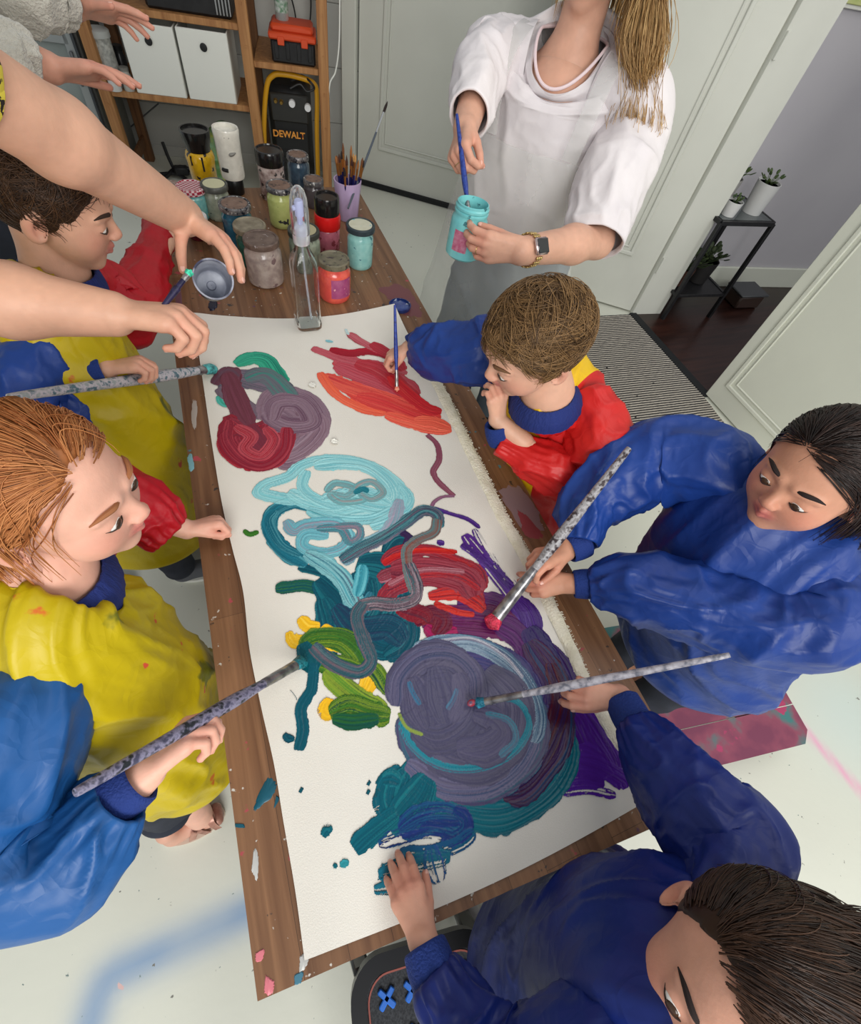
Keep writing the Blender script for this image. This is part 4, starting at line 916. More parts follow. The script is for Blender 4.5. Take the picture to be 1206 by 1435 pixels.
    S(3, [(60, 130, 150), (20, 86, 104)], 10, [(520, 830), (508, 850), (496, 860), (540, 840)], seed=83)
    # 7: yellow and green
    YL = [(244, 196, 40), (232, 176, 30), (250, 214, 80)]
    S(7, YL, 18, [(402, 894), (414, 898), (426, 894)], seed=90); S(7, YL, 16, [(420, 866), (432, 878), (448, 878)], seed=91)
    S(7, YL, 14, [(404, 886), (410, 900), (420, 906)], seed=92); S(7, YL, 22, [(452, 932), (470, 940), (486, 950)], seed=93)
    S(7, YL, 24, [(528, 930), (520, 950), (510, 972)], seed=94); S(7, YL, 22, [(464, 980), (458, 996), (468, 1002)], seed=95)
    S(7, YL, 26, [(450, 880), (470, 900), (500, 910)], seed=96)
    GR = [(66, 118, 40), (36, 84, 34), (120, 148, 40), (20, 70, 50)]
    S(7, GR, 30, [(424, 910), (440, 896), (476, 896), (500, 914), (510, 936)], seed=97)
    S(7, GR, 28, [(430, 912), (450, 926), (480, 936), (506, 940)], seed=98)
    S(7, [(80, 132, 44), (140, 160, 50), (30, 80, 40)], 24, [(456, 940), (476, 960), (508, 984), (540, 996)], seed=99)
    S(7, GR, 28, [(462, 1000), (490, 990), (520, 1000), (546, 1004)], seed=100)
    S(7, [(16, 74, 64), (40, 96, 40)], 18, [(466, 1008), (496, 1012), (530, 1008)], seed=101)
    S(7, GR, 20, [(512, 926), (530, 946), (544, 972)], seed=102)
    S(13, [(40, 96, 30), (60, 120, 40)], 8, [(342, 744), (350, 750), (362, 746)], seed=103)
    S(5, [(10, 76, 88), (16, 92, 104)], 26, [(424, 902), (434, 926), (440, 940)], seed=104)
    S(5, [(10, 76, 92), (16, 92, 108)], 13, [(440, 930), (436, 966), (422, 992), (424, 1024), (418, 1052)], seed=105, taper=.3)
    S(5, DT, 9, [(398, 1030), (404, 1036), (412, 1036)], seed=106)
    S(5, DT, 16, [(404, 970), (410, 990), (404, 1010)], seed=107, dry=1.05)
    # 8: the large slate spiral and the teal around it
    S(8, [(10, 92, 108), (16, 110, 124), (8, 72, 96)], 46, [(566, 1070), (600, 1108), (650, 1132), (706, 1136), (752, 1112), (784, 1066), (790, 1020)], seed=110)
    S(8, [(50, 34, 90), (70, 30, 60), (30, 60, 100)], 50, [(740, 900), (776, 960), (776, 1030), (744, 1084), (700, 1110)], seed=111)
    S(8, [(90, 20, 34), (60, 26, 50), (50, 30, 80)], 26, [(770, 930), (784, 980), (766, 1040), (740, 1080), (700, 1104)], seed=112)
    S(8, [(190, 50, 30), (110, 30, 50)], 8, [(700, 1098), (724, 1090), (744, 1074)], seed=113)
    S(8, [(52, 50, 100), (70, 62, 112), (40, 60, 110)], 60, [(600, 940), (650, 920), (710, 940), (740, 1000), (720, 1060), (660, 1090), (600, 1070)], seed=114)
    S(8, [(70, 66, 104), (84, 80, 108), (40, 100, 120)], 54, [(570, 1000), (600, 1060), (650, 1090), (700, 1080), (740, 1040), (748, 980)], seed=115)
    S(8, [(88, 84, 112), (110, 106, 134), (60, 76, 110)], 24, [(570, 1070), (620, 1104), (680, 1104), (724, 1076), (750, 1030)], seed=116)
    S(8, [(88, 110, 136), (150, 170, 184), (60, 100, 128), (80, 80, 110)], 26, [(576, 920), (612, 904), (660, 902), (704, 922), (736, 956), (752, 1000), (746, 1040)], seed=117)
    S(8, [(220, 222, 226), (90, 90, 120)], 5, [(610, 900), (660, 896), (704, 918), (732, 950)], seed=118)
    S(8, [(84, 82, 108), (74, 72, 98), (98, 94, 118)], 62, [(680, 940), (716, 980), (712, 1030), (670, 1062), (620, 1052), (600, 1020), (640, 1010), (670, 990)], seed=119)
    S(8, [(20, 110, 130), (40, 140, 156), (84, 82, 108)], 10, [(560, 1012), (580, 1048), (620, 1074), (670, 1076), (716, 1056), (740, 1020), (730, 990), (706, 976)], seed=120)
    S(8, [(82, 80, 106), (72, 70, 96), (96, 92, 116)], 50, [(562, 990), (566, 950), (596, 924), (636, 926), (660, 956), (652, 1004), (616, 1030), (578, 1018)], seed=121)
    S(8, [(80, 78, 104), (72, 70, 96), (90, 86, 112)], 56, [(576, 950), (590, 990), (600, 1020)], seed=321); S(8, [(84, 82, 108), (74, 72, 98)], 52, [(610, 936), (622, 980), (628, 1014)], seed=322); S(8, [(80, 78, 104), (92, 88, 114)], 30, [(640, 944), (648, 980), (634, 1010)], seed=323)
    S(8, [(78, 76, 104), (94, 90, 118), (64, 70, 100)], 20, [(553, 990), (558, 948), (590, 918), (634, 916), (664, 944), (668, 984)], seed=122)
    S(8, [(44, 110, 144), (84, 82, 108)], 7, [(572, 956), (578, 972), (588, 988)], seed=123); S(8, [(70, 120, 150), (84, 82, 108)], 7, [(640, 966), (634, 982), (626, 994)], seed=124)
    S(8, [(150, 170, 60), (84, 100, 90)], 4, [(558, 1000), (570, 1020), (592, 1030)], seed=125)
    S(8, [(88, 84, 112), (74, 72, 98)], 40, [(664, 1000), (692, 1010), (704, 1030), (680, 1050), (640, 1048)], seed=126)
    S(8, [(60, 130, 150), (88, 84, 112)], 8, [(680, 1000), (712, 1010), (722, 1036), (700, 1060)], seed=127)
    # 9: teal tail, navy dry brushing
    TL = [(12, 96, 112), (8, 80, 98), (26, 116, 126)]
    S(9, TL, 40, [(566, 1080), (552, 1100), (548, 1124), (560, 1140)], seed=130)
    S(9, TL, 44, [(600, 1090), (586, 1116), (566, 1140), (544, 1160)], seed=131)
    S(9, TL, 22, [(556, 1140), (530, 1160), (510, 1176), (496, 1190)], seed=132, taper=.2)
    S(9, TL, 20, [(536, 1092), (548, 1090), (560, 1096)], seed=133)
    NV = [(40, 62, 134), (24, 48, 110), (30, 90, 130)]
    S(9, NV, 34, [(560, 1166), (590, 1150), (620, 1146), (650, 1150)], seed=134, dry=.1)
    S(9, NV, 16, [(530, 1182), (560, 1172), (600, 1164), (640, 1172)], seed=135, dry=.6)
    S(9, NV, 15, [(636, 1134), (652, 1146), (652, 1164), (634, 1176), (620, 1168)], seed=136)
    S(9, [(14, 96, 120), (30, 80, 130)], 16, [(560, 1196), (600, 1196), (640, 1184), (664, 1166)], seed=137, dry=.35)
    S(9, [(14, 90, 116), (30, 110, 130)], 16, [(530, 1226), (560, 1216), (600, 1206), (630, 1200)], seed=138, dry=.5)
    S(9, [(14, 90, 116), (30, 110, 130)], 18, [(524, 1246), (546, 1240), (560, 1232)], seed=139, dry=.45)
    S(9, [(14, 90, 116), (40, 80, 140)], 24, [(604, 1184), (608, 1210), (616, 1236)], seed=140, dry=.6)
    S(9, TL, 13, [(452, 1172), (458, 1164), (462, 1168)], seed=141); S(9, [(60, 160, 170), (30, 120, 130)], 8, [(476, 1212), (488, 1209)], seed=142); S(9, TL, 6, [(467, 1212), (471, 1216)], seed=143)
    for k, (x, y, w) in enumerate([(421, 1108, 6), (515, 1111, 6), (527, 1112, 9), (516, 1098, 5)]): S(9, [(10, 76, 92), (14, 84, 98)], w, [(x - 1, y - 1), (x + 2, y + 1)], seed=150 + k, taper=.1)
    # top: the long zigzag ribbon
    ZG = [(16, 84, 104), (96, 148, 152), (10, 66, 84), (116, 96, 112), (30, 110, 126)]
    ZB = [(92, 70, 84), (148, 132, 140), (66, 44, 58), (50, 96, 104), (120, 88, 96)]
    S(10, ZG, 22, [(478, 786), (504, 770), (536, 754), (566, 734), (592, 716), (612, 722), (614, 740)], seed=160, taper=.3)
    S(10, [(60, 130, 140), (110, 110, 106), (130, 60, 50)], 18, [(612, 728), (608, 746), (584, 758), (570, 772), (572, 800), (580, 830)], seed=161, taper=.2)
    S(10, ZB, 20, [(572, 790), (584, 820), (580, 840), (552, 848), (524, 846), (504, 850)], seed=162, taper=.1)
    S(10, [(90, 110, 116), (24, 80, 92), (110, 90, 100)], 20, [(510, 846), (500, 866), (510, 900), (520, 926), (506, 942), (482, 938), (458, 924), (438, 906)], seed=163, taper=.2)
    S(11, [(238, 236, 228), (226, 224, 214)], 13, [(434, 538), (441, 543)], h=3.5, seed=170); S(11, [(238, 236, 228), (226, 224, 214)], 14, [(464, 620), (473, 622)], h=3.5, seed=171)
    S(12, [(160, 208, 216), (120, 190, 200)], 9, [(456, 478), (466, 480)], seed=172, dry=.5); S(12, [(160, 208, 216), (200, 220, 220)], 7, [(484, 462), (488, 470)], seed=173, dry=.3)
    # smooth the relief a touch and build one raised skin per colour area
    K = Rg > 0
    # close pin holes
    for _ in range(2):
        nb = np.zeros_like(Hh); cs = np.zeros_like(Cc); ct = np.zeros_like(Hh)
        for dx in (-1, 0, 1):
            for dy in (-1, 0, 1):
                if dx or dy:
                    m = np.roll(np.roll(K, dx, 0), dy, 1); ct += m; nb += np.roll(np.roll(Hh, dx, 0), dy, 1) * m; cs += np.roll(np.roll(Cc, dx, 0), dy, 1) * m[..., None]
                    
        fill = (~K) & (ct >= 7); Hh[fill] = nb[fill] / ct[fill]; Cc[fill] = cs[fill] / ct[fill][:, None]
        rg = np.maximum.reduce([np.roll(Rg, 1, 0), np.roll(Rg, -1, 0), np.roll(Rg, 1, 1)]); Rg[fill] = rg[fill]; K = Rg > 0
        sm = (nb + Hh * 2) / (ct + 2); Hh = np.where(K, .6 * Hh + .4 * sm, 0)
    names = {1: 'mauve_crimson_paint', 2: 'red_orange_paint', 3: 'turquoise_paint', 4: 'crimson_paint', 5: 'dark_teal_paint', 6: 'purple_paint', 7: 'yellow_green_paint', 8: 'slate_spiral_paint', 9: 'teal_tail_paint', 10: 'zigzag_paint', 11: 'white_paint_dab', 12: 'pale_blue_paint_dab', 13: 'green_paint_dab'}
    mp = mat('wet_paint', (0, 0, 0), attr='col', rough=.24, spec=.22)
    gx = x0 + np.arange(nx) * st; gy = y0 + np.arange(ny) * st
    par = CANVAS
    for r, nm in names.items():
        m = Rg == r; vm = m.copy(); vm[1:] |= m[:-1]; vm[:, 1:] |= m[:, :-1]; vm[1:, 1:] |= m[:-1, :-1]
        ii = np.argwhere(vm)
        if not len(ii): continue
        idx = -np.ones((nx, ny), int); idx[tuple(ii.T)] = np.arange(len(ii)); hh = Hh[tuple(ii.T)]; cc = Cc[tuple(ii.T)]
        x, y = gx[ii[:, 0]], gy[ii[:, 1]]; own = K[tuple(ii.T)]; z = zc(x, y) + np.where(own, .0004 + hh * 1.3, -.0004)
        # border vertices take the nearest paint colour
        bad = ~own
        if bad.any():
            b = ii[bad]; cc[bad] = Cc[np.maximum(b[:, 0] - 1, 0), b[:, 1]]; z0 = cc[bad].sum(1) == 0; q = cc[bad]; q[z0] = Cc[b[z0, 0], np.maximum(b[z0, 1] - 1, 0)]; z1 = q.sum(1) == 0; q[z1] = Cc[np.maximum(b[z1, 0] - 1, 0), np.maximum(b[z1, 1] - 1, 0)]; cc[bad] = q
        c = np.argwhere(m); F = np.stack([idx[c[:, 0], c[:, 1]], idx[c[:, 0] + 1, c[:, 1]], idx[c[:, 0] + 1, c[:, 1] + 1], idx[c[:, 0], c[:, 1] + 1]], 1)
        mk(nm, (np.column_stack([x, y, z]), F), mp, par, col=cc)
paint()
# ---------------------------------------------------------------- paint jars and bottles
M_glass = mat('clear_glass', (240, 246, 246), rough=.03, trans=1.0, ior=1.45)
def grime(name, c, c2, sp=None, **k): return mat(name, c, c2, sc=k.pop('sc', 45), rough=k.pop('rough', .4), spots=sp, bump=k.pop('bump', .15), bsc=60, **k)
M_grlid = grime('grimy_metal_lid', (70, 68, 72), (128, 124, 122), [((30, 34, 44), 90, .58, 2), ((200, 198, 192), 110, .62, 5)], metal=.4)
M_rust = grime('rusty_disc', (104, 78, 64), (128, 102, 88), [((64, 50, 46), 70, .62, 4), ((180, 176, 180), 90, .7, 6)])
def jar(px, py, w, h, name, label, body, lid, lid_edge=None, ztop=True, liquid=None, lidr=None, label_c=None, neck=.86, cat='jar', tall=False, group=None, base_at=True):
    """glass jar with its base centre at photo point (px,py) on the table, width w metres, height h"""
    b = at(px, py, TZ); r = w / 2; lr = (lidr or .98) * r; lh = .016
    t = empty(name, b, label, cat, group)
    prof = [(.001, 0), (r * .86, 0), (r * .98, .006), (r, .016), (r, h * .70), (r * .97, h * .76), (r * neck, h * .82), (r * neck, h - .003)]
    mk('body', lathe(prof, b, n=48), body, t)
    lz = h - lh * .75
    mk('lid', lathe([(lr, lz), (lr * 1.01, lz + .003), (lr, lz + lh * .85), (lr * .95, lz + lh), (lr * .86, lz + lh), (lr * .83, lz + lh * .86), (.001, lz + lh * .86)], b, n=48), lid, t)
    if lid is M_grlid: lid_edge = M_rust
    if lid_edge: mk('lid_disc', lathe([(lr * .80, lz + lh * .88), (lr * .80, lz + lh * .93), (.001, lz + lh * .95)], b, n=40), lid_edge, t)
    if label_c:
        cm, a0, a1, z0, z1 = label_c; th = np.linspace(a0, a1, 24); R_ = r * 1.012
        V = np.array([[b[0] + R_ * math.cos(x), b[1] + R_ * math.sin(x), b[2] + z] for z in (z0 * h, z1 * h) for x in th]); n = 24
        mk('paper_label', (V, [[i, i + 1, n + i + 1, n + i] for i in range(n - 1)]), cm, t)
    return t, b, r
def jars():
    W = mat
    smear = lambda n, c, c2, *sp: grime(n, c, c2, list(sp), rough=.2, coat=.5)
    # twin-tone bottle: yellow body, black cap
    b = at(287, 250, TZ); XF[0] = (b, A(1.12, 1.12, .93)); t = empty('paint_bottle', b, 'squat yellow paint bottle with a wide black cap at the far left of the table', 'bottle')
    y = smear('yellow_bottle', (226, 178, 24), (206, 158, 20), ((40, 34, 24), 34, .64, 3))
    mk('body', lathe([(.001, 0), (.036, 0), (.040, .006), (.041, .05), (.044, .078), (.040, .092), (.034, .098)], b, n=40), y, t)
    mk('cap', lathe([(.034, .094), (.036, .10), (.036, .112), (.040, .125), (.044, .158), (.043, .163), (.039, .163), (.038, .156), (.001, .156)], b, n=40), W('gloss_black', (24, 22, 22), rough=.18, spec=.6), t)
    mk('drips', join(*[tube([b + A(.042 * math.cos(a), .042 * math.sin(a), .09), b + A(.043 * math.cos(a), .043 * math.sin(a), .09 - l)], .003, 6) for a, l in ((-1.5, .045), (-2.3, .03))]), M_black, t)
    XF[0] = None
    # upside-down white bottle on its black cap
    b = at(331, 270, TZ); t = empty('paint_bottle', b, 'tall white squeeze bottle standing upside down on its black cap', 'bottle')
    mk('cap', lathe([(.001, 0), (.028, 0), (.03, .003), (.03, .045), (.026, .05)], b, n=36), W('cap_black', (18, 18, 18), rough=.35), t)
    mk('body', lathe([(.024, .045), (.038, .052), (.040, .06), (.041, .17), (.043, .192), (.041, .197), (.036, .196), (.034, .186), (.001, .18)], b, n=44), smear('bottle_white', (226, 222, 210), (212, 208, 196), ((90, 88, 84), 60, .70, 3)), t)
    mk('printed_patch', join(*[lathe([(.0415, z), (.0418, z + dz)], b, n=44, cap=False) for z, dz in ()] or [tube([b + A(.0415 * math.cos(a), .0415 * math.sin(a), .085) for a in np.linspace(-2.45, -1.95, 8)], .006, 6)]), M_black, t)
    mk('printed_leaf', tube([b + A(.042 * math.cos(a), .042 * math.sin(a), .135 + .01 * (a + 1.4)) for a in np.linspace(-1.7, -1.1, 8)], [.001, .005, .006, .006, .005, .004, .003, .001], 6), W('print_grey', (130, 128, 122), rough=.6), t)
    # black-lidded jar
    b = at(384, 276, TZ); XF[0] = (b, A(1.25, 1.25, 1.22)); t = empty('paint_jar', b, 'tall jar with a glossy black screw lid and a smeared pale label', 'jar')
    mk('body', lathe([(.001, 0), (.034, 0), (.036, .005), (.036, .085), (.033, .092)], b, n=40), smear('pale_smeared', (186, 170, 164), (120, 96, 92), ((50, 44, 44), 30, .60, 4), ((170, 70, 60), 40, .66, 7)), t)
    mk('lid', lathe([(.037, .088), (.038, .092), (.038, .118), (.036, .123), (.032, .124), (.031, .121), (.001, .121)], b, n=40), MATS['gloss_black'], t)
    XF[0] = None
    jar(420, 262, 0.08, 0.105, 'paint_jar', 'dark blue-grey jar with a grimy brown lid behind the black-lidded jar', smear('bluegrey_jar', (60, 80, 96), (40, 54, 70)), M_grlid)
    jar(441, 288, .072, .085, 'paint_jar', 'brown-lidded jar half hidden behind the clear spray bottle', smear('dusk_jar', (84, 78, 80), (60, 56, 62)), M_grlid)
    # checked lid, turquoise
    mc = bpy.data.materials.new('red_check'); mc.use_nodes = True; N = mc.node_tree.nodes; Lk = mc.node_tree.links
    tc = N.new('ShaderNodeTexCoord'); ck = N.new('ShaderNodeTexChecker'); ck.inputs['Scale'].default_value = 130; ck.inputs['Color1'].default_value = L4((160, 40, 62)); ck.inputs['Color2'].default_value = L4((214, 190, 190))
    Lk.new(tc.outputs['Object'], ck.inputs[0]); Lk.new(ck.outputs[0], N['Principled BSDF'].inputs['Base Color']); N['Principled BSDF'].inputs['Roughness'].default_value = .4
    jar(277, 304, 0.086, 0.092, 'paint_jar', 'turquoise jar with a red and white checked lid', smear('turq_glass', (126, 186, 180), (96, 160, 164), ((190, 176, 120), 40, .66, 3)), mc, lidr=1.04)
    jar(309, 304, 0.08, 0.1, 'paint_jar', 'grey-green jar with a cream lid ringed in black', smear('sage_jar', (150, 154, 136), (120, 128, 112), ((60, 66, 60), 50, .66, 5)), W('dark_rim_lid', (64, 66, 62), (90, 90, 84), sc=60, rough=.4), W('cream_disc', (200, 196, 160), rough=.6), lidr=1.05)
    jar(280, 332, 0.066, 0.062, 'paint_jar', 'small jar of dark red paint with a white lid marked in pink', smear('wine_jar', (92, 22, 34), (64, 16, 26)), smear('white_pink_lid', (224, 218, 214), (232, 226, 222), ((214, 90, 150), 30, .60, 6)), lidr=1.08)
    jar(339, 344, 0.09, 0.125, 'paint_jar', 'teal blue jar with a grimy lid and blue smears', smear('teal_jar', (20, 88, 110), (14, 70, 92)), M_grlid, lidr=1.05)
    jar(358, 369, 0.09, 0.115, 'paint_jar', 'deep green jar with a grey-brown crusted lid', smear('green_jar', (18, 92, 76), (12, 70, 60)), grime('grey_brown_lid', (110, 100, 82), (142, 132, 112)), lidr=1.05)
    jar(374, 393, 0.105, 0.125, 'paint_jar', 'wide greige jar streaked with dried paint and a brown crusted lid', smear('greige_jar', (170, 156, 146), (140, 124, 118), ((110, 90, 90), 36, .64, 8)), grime('crusted_brown', (84, 66, 58), (112, 94, 84), [((170, 160, 158), 80, .66, 3)]), lidr=.95)
    jar(397, 314, 0.088, 0.12, 'paint_jar', 'pale lime green jar with dark drips and a rusty brown lid', smear('lime_jar', (184, 190, 118), (170, 178, 106), ((40, 44, 50), 26, .63, 9)), M_grlid, lidr=.98)
    jar(429, 372, 0.095, 0.11, 'paint_jar', 'pale green-grey jar with a cream lid right behind the spray bottle', smear('celadon_jar', (150, 160, 140), (116, 124, 108), ((60, 60, 60), 40, .64, 2)), W('dark_rim_lid2', (60, 62, 56), rough=.4), W('cream_disc2', (176, 168, 132), rough=.6), lidr=1.0)
    # red bottle with black cap over a pink jar
    b = at(460, 347, TZ); XF[0] = (b, A(1.15, 1.15, 1.2)); t = empty('paint_bottle', b, 'red bottle with a black cap and a pink lower half beside the lilac brush cup', 'bottle')
    mk('lower_body', lathe([(.001, 0), (.032, 0), (.034, .004), (.034, .055), (.03, .06)], b, n=40), smear('dusty_pink', (176, 96, 112), (150, 80, 96), ((120, 50, 60), 50, .6, 3)), t)
    mk('red_shoulder', lathe([(.033, .056), (.036, .06), (.037, .085), (.035, .092), (.03, .095)], b, n=40), W('signal_red', (206, 26, 26), rough=.25), t)
    mk('cap', lathe([(.033, .092), (.034, .095), (.034, .13), (.032, .135), (.028, .135), (.027, .131), (.001, .131)], b, n=40), MATS['gloss_black'], t)
    XF[0] = None
    jar(504, 371, 0.082, 0.125, 'paint_jar', 'slim aqua jar with a cream lid scribbled in blue, right edge of the table', smear('aqua_jar', (144, 196, 190), (124, 182, 178), ((60, 110, 124), 60, .66, 4)), W('navy_rim', (44, 56, 62), rough=.4), smear('cream_blue', (198, 196, 170), (206, 204, 182), ((120, 180, 190), 40, .62, 4)), lidr=1.1)
    jar(469, 415, 0.095, 0.115, 'paint_jar', 'coral red jar with a purple printed label next to the spray bottle', smear('coral_jar', (222, 92, 74), (206, 76, 70)), grime('grey_olive_lid', (92, 88, 70), (120, 112, 92), [((60, 50, 50), 70, .6, 1)]), lidr=.95, label_c=(smear('purple_label', (150, 60, 110), (168, 84, 124), ((214, 150, 160), 90, .64, 2)), -2.0, -.6, .18, .68))
    # lilac cup with brushes
    b = at(487, 305, TZ); XF[0] = (b, A(1.32, 1.32, 1.38)); t = empty('brush_cup', b, 'lilac plastic cup holding a bunch of paint brushes', 'cup')
    oc = []
    for k, (r, z) in enumerate([(.026, 0), (.028, .003), (.033, .062), (.034, .066), (.036, .09), (.033, .09), (.030, .06), (.025, .006)]):
        th = np.linspace(0, 2 * np.pi, 64, endpoint=False); f = 1 + (.03 * np.sign(np.cos(8 * th)) * np.abs(np.cos(8 * th)) if z < .063 else 0)
        oc.append(np.stack([b[0] + r * f * np.cos(th), b[1] + r * f * np.sin(th), np.full(64, b[2] + z)], 1))
    V = np.concatenate(oc); F = [[i * 64 + j, i * 64 + (j + 1) % 64, (i + 1) * 64 + (j + 1) % 64, (i + 1) * 64 + j] for i in range(7) for j in range(64)] + [[7 * 64 + j for j in range(64)], [j for j in range(64)][::-1]]
    mk('body', (V, F), W('lilac_plastic', (186, 164, 200), rough=.4), t)
    CUP = b
    gold = W('gold_ferrule', (190, 130, 70), rough=.28, metal=.8); navy = W('navy_handle', (20, 22, 74), rough=.25, spec=.6)
    rn = random.Random(4); brs = [(70, 40, 30), (150, 96, 50), (40, 28, 24), (190, 140, 80), (110, 66, 36)]
    lbs = ['round', 'flat', 'fine pointed', 'stubby', 'worn']
    for k in range(17):
        a = 2 * math.pi * k / 17 * 2.4; rr = .012 + .016 * ((k * 7) % 17) / 17; f = A(math.cos(a) * rr, math.sin(a) * rr, .006); lean = A(math.cos(a), math.sin(a), 0) * rr * .9 + A(rn.uniform(-.006, .006), rn.uniform(-.006, .006), 0)
        s = b + f * A(.6, .6, 1); e = b + f * A(.98, .98, 0) + lean * .55 + A(0, 0, .115 + rn.uniform(-.012, .022)); d = nrm(e - s)
        col = brs[k % 5]; tt = empty('paint_brush', s, 'thin paint brush with a navy handle and copper ferrule standing bristle-up in the lilac cup', 'brush', 'small brushes in the lilac cup')
        mk('handle', tube([s, s + (e - s) * .45, s + (e - s) * .8], [.0018, .003, .0024], 8, 8), navy, tt)
        mk('ferrule', tube([s + (e - s) * .78, e], [.0026, .003], 8), gold, tt)
        mk('bristles', tube([e - d * .002, e + d * .008, e + d * rn.uniform(.014, .022)], [.0028, .0032, .0006], 8, 6), W('bristle%d' % (k % 5), col, rough=.8), tt)
    XF[0] = None
    e = dep(542, 142, .5); s = b + A(.02, -.004, .01)
    top = b + A(.038, -.002, .122)
    zt = TZ + .27; e = at(543, 142, zt)
    # lean the tall brush inside the cup
    d = nrm(e - top); s = top - d * .115; s[2] = max(s[2], b[2] + .010)
    tt = empty('paint_brush', s, 'long steel-grey brush towering above the others in the lilac cup', 'brush')
    Ls = np.linalg.norm(e - s)
    mk('handle', tube([s, s + (e - s) * .3, s + (e - s) * .72], [.003, .0045, .0035], 10, 12), W('steel_grey_handle', (78, 86, 96), rough=.3), tt)
    mk('ferrule', tube([s + (e - s) * .70, s + (e - s) * .9], [.0038, .0042], 10), W('pale_ferrule', (200, 200, 200), rough=.2, metal=.9), tt)
    mk('bristles', tube([s + (e - s) * .89, s + (e - s) * .95, e], [.0042, .0048, .0008], 10, 8), W('bristle2', (60, 40, 34), rough=.8), tt)
    # clear square spray bottle
    b = at(432, 455, TZ + .006); b[2] = TZ + .006; XF[0] = (b, A(1.42, 1.42, 1.70)); t = empty('spray_bottle', b, 'tall clear plastic spray bottle standing at the top edge of the canvas', 'bottle')
    def sq(r, z, p): 
        th = np.linspace(0, 2 * np.pi, 48, endpoint=False); c, s_ = np.cos(th), np.sin(th); e = 2 / p
        x = r * np.sign(c) * np.abs(c) ** e; y = r * np.sign(s_) * np.abs(s_) ** e; return np.stack([b[0] + x, b[1] + y, np.full(48, b[2] + z)], 1)
    rings = [sq(.001, .0, 2), sq(.021, .0, 5), sq(.024, .004, 6), sq(.0245, .012, 6), sq(.0225, .018, 6), sq(.0235, .024, 6), sq(.0235, .10, 6), sq(.022, .112, 5), sq(.015, .124, 3), sq(.012, .13, 2), sq(.012, .142, 2), sq(.0105, .142, 2), sq(.0105, .13, 2), sq(.0135, .122, 3), sq(.0205, .11, 5), sq(.022, .098, 6), sq(.022, .026, 6), sq(.021, .014, 6), sq(.02, .006, 6), sq(.001, .005, 2)]
    V = np.concatenate(rings); n = 48; F = [[i * n + j, i * n + (j + 1) % n, (i + 1) * n + (j + 1) % n, (i + 1) * n + j] for i in range(len(rings) - 1) for j in range(n)]
    mk('body', (V, F), W('clear_plastic', (246, 250, 250), rough=.03, trans=1.0, ior=1.3), t)
    V, F = lathe([(.001, .0058), (.0195, .0058), (.0205, .03), (.0005, .03)], b, n=24)
    fr = W('frosted_plastic', (222, 226, 234), rough=.2, trans=.55)
    mk('spray_collar', lathe([(.0135, .136), (.0145, .138), (.0145, .156), (.012, .160), (.008, .162)], b, n=32), fr, t)
    mk('dip_tube', tube([b + A(0, 0, .16), b + A(.001, .001, .1), b + A(.006, -.004, .012)], .0022, 8, 16), fr, t)
    mk('overcap', lathe([(.015, .15), (.0155, .152), (.0155, .178), (.014, .196), (.010, .206), (.004, .2105), (.001, .211)], b, n=36), W('overcap_clear', (232, 234, 244), rough=.12, trans=.92, ior=1.2), t)
    mk('pump_head', join(lathe([(.006, .158), (.006, .172), (.009, .173), (.009, .190), (.007, .193), (.001, .193)], b, n=24), bar(b + A(0, 0, .183), b + A(-.013, -.004, .184), .006, .006)), W('lavender_pump', (176, 182, 214), rough=.35), t)
    XF[0] = None
    # blue lid lying on the table near the corner of the canvas
    b = at(560, 431, TZ); t = empty('jar_lid', b, 'paint-caked blue jar lid lying by the top right corner of the canvas', 'lid')
    mk('disc', lathe([(.001, .001), (.033, .001), (.034, .004), (.034, .011), (.031, .012), (.030, .006), (.001, .006)], b, n=40), smear('blue_lid', (34, 56, 120), (22, 40, 96), ((170, 180, 200), 50, .66, 5)), t)
    mk('paint_crust', lathe([(.028, .0065), (.024, .0085), (.012, .008), (.001, .0095)], b, n=24), smear('blue_crust', (30, 50, 128), (60, 80, 140), ((190, 196, 210), 60, .62, 6)), t)
    # clear wrap with dried paint at the far left end
    b = at(236, 262, TZ); nb = 24; 
    tt = empty('paint_scraper', b, 'flat clear plastic sheet with brown stains at the far left end of the table', 'sheet')
    P = [at(x, y, TZ)[:2] for x, y in ((220, 268), (222, 252), (246, 254), (252, 262), (246, 272))]
    V, F = prism([tuple(p - b[:2]) for p in P[::-1]], .001, .003, o=b)
    V, F = prism([tuple(p - b[:2]) for p in P], .001, .003, o=b)
    mk('sheet', (V, F), W('stained_plastic', (170, 150, 140), (120, 90, 80), sc=60, rough=.2, spec=.7), tt)
jars()
# ---------------------------------------------------------------- people
SKIN = lin((214, 166, 140)); BLUSH = lin((206, 122, 104)); LIP = lin((186, 96, 92))
M_skin = mat('skin', (0, 0, 0), attr='col', rough=.48, spec=.4, sss=.12, bump=.05, bsc=220)
M_nail = mat('fingernail', (226, 176, 160), rough=.3)
M_eye = mat('eye_white', (226, 222, 216), rough=.15)
M_lash = mat('lash_brown', (54, 38, 30), rough=.8)
def cloth(name, c, c2, sc=5, rough=.42, bump=.25, bsc=45, **k): return mat(name, c, c2, sc=sc, rough=rough, bump=bump, bsc=bsc, spec=.4, **k)
M_blue = cloth('blue_nylon', (22, 52, 122), (32, 66, 142))
M_bluel = cloth('mid_blue_nylon', (22, 76, 134), (30, 86, 148))
M_blued = cloth('deep_blue_nylon', (16, 32, 100), (24, 44, 120))
M_yel = cloth('yellow_nylon', (180, 160, 8), (200, 176, 16), spots=[((200, 104, 34), 12, .665, 3), ((110, 112, 30), 7, .66, 6), ((196, 70, 50), 22, .69, 8)])
M_yel2 = cloth('yellow_nylon_clean', (232, 190, 24), (222, 176, 16))
M_red = cloth('red_nylon', (162, 12, 28), (184, 18, 34))
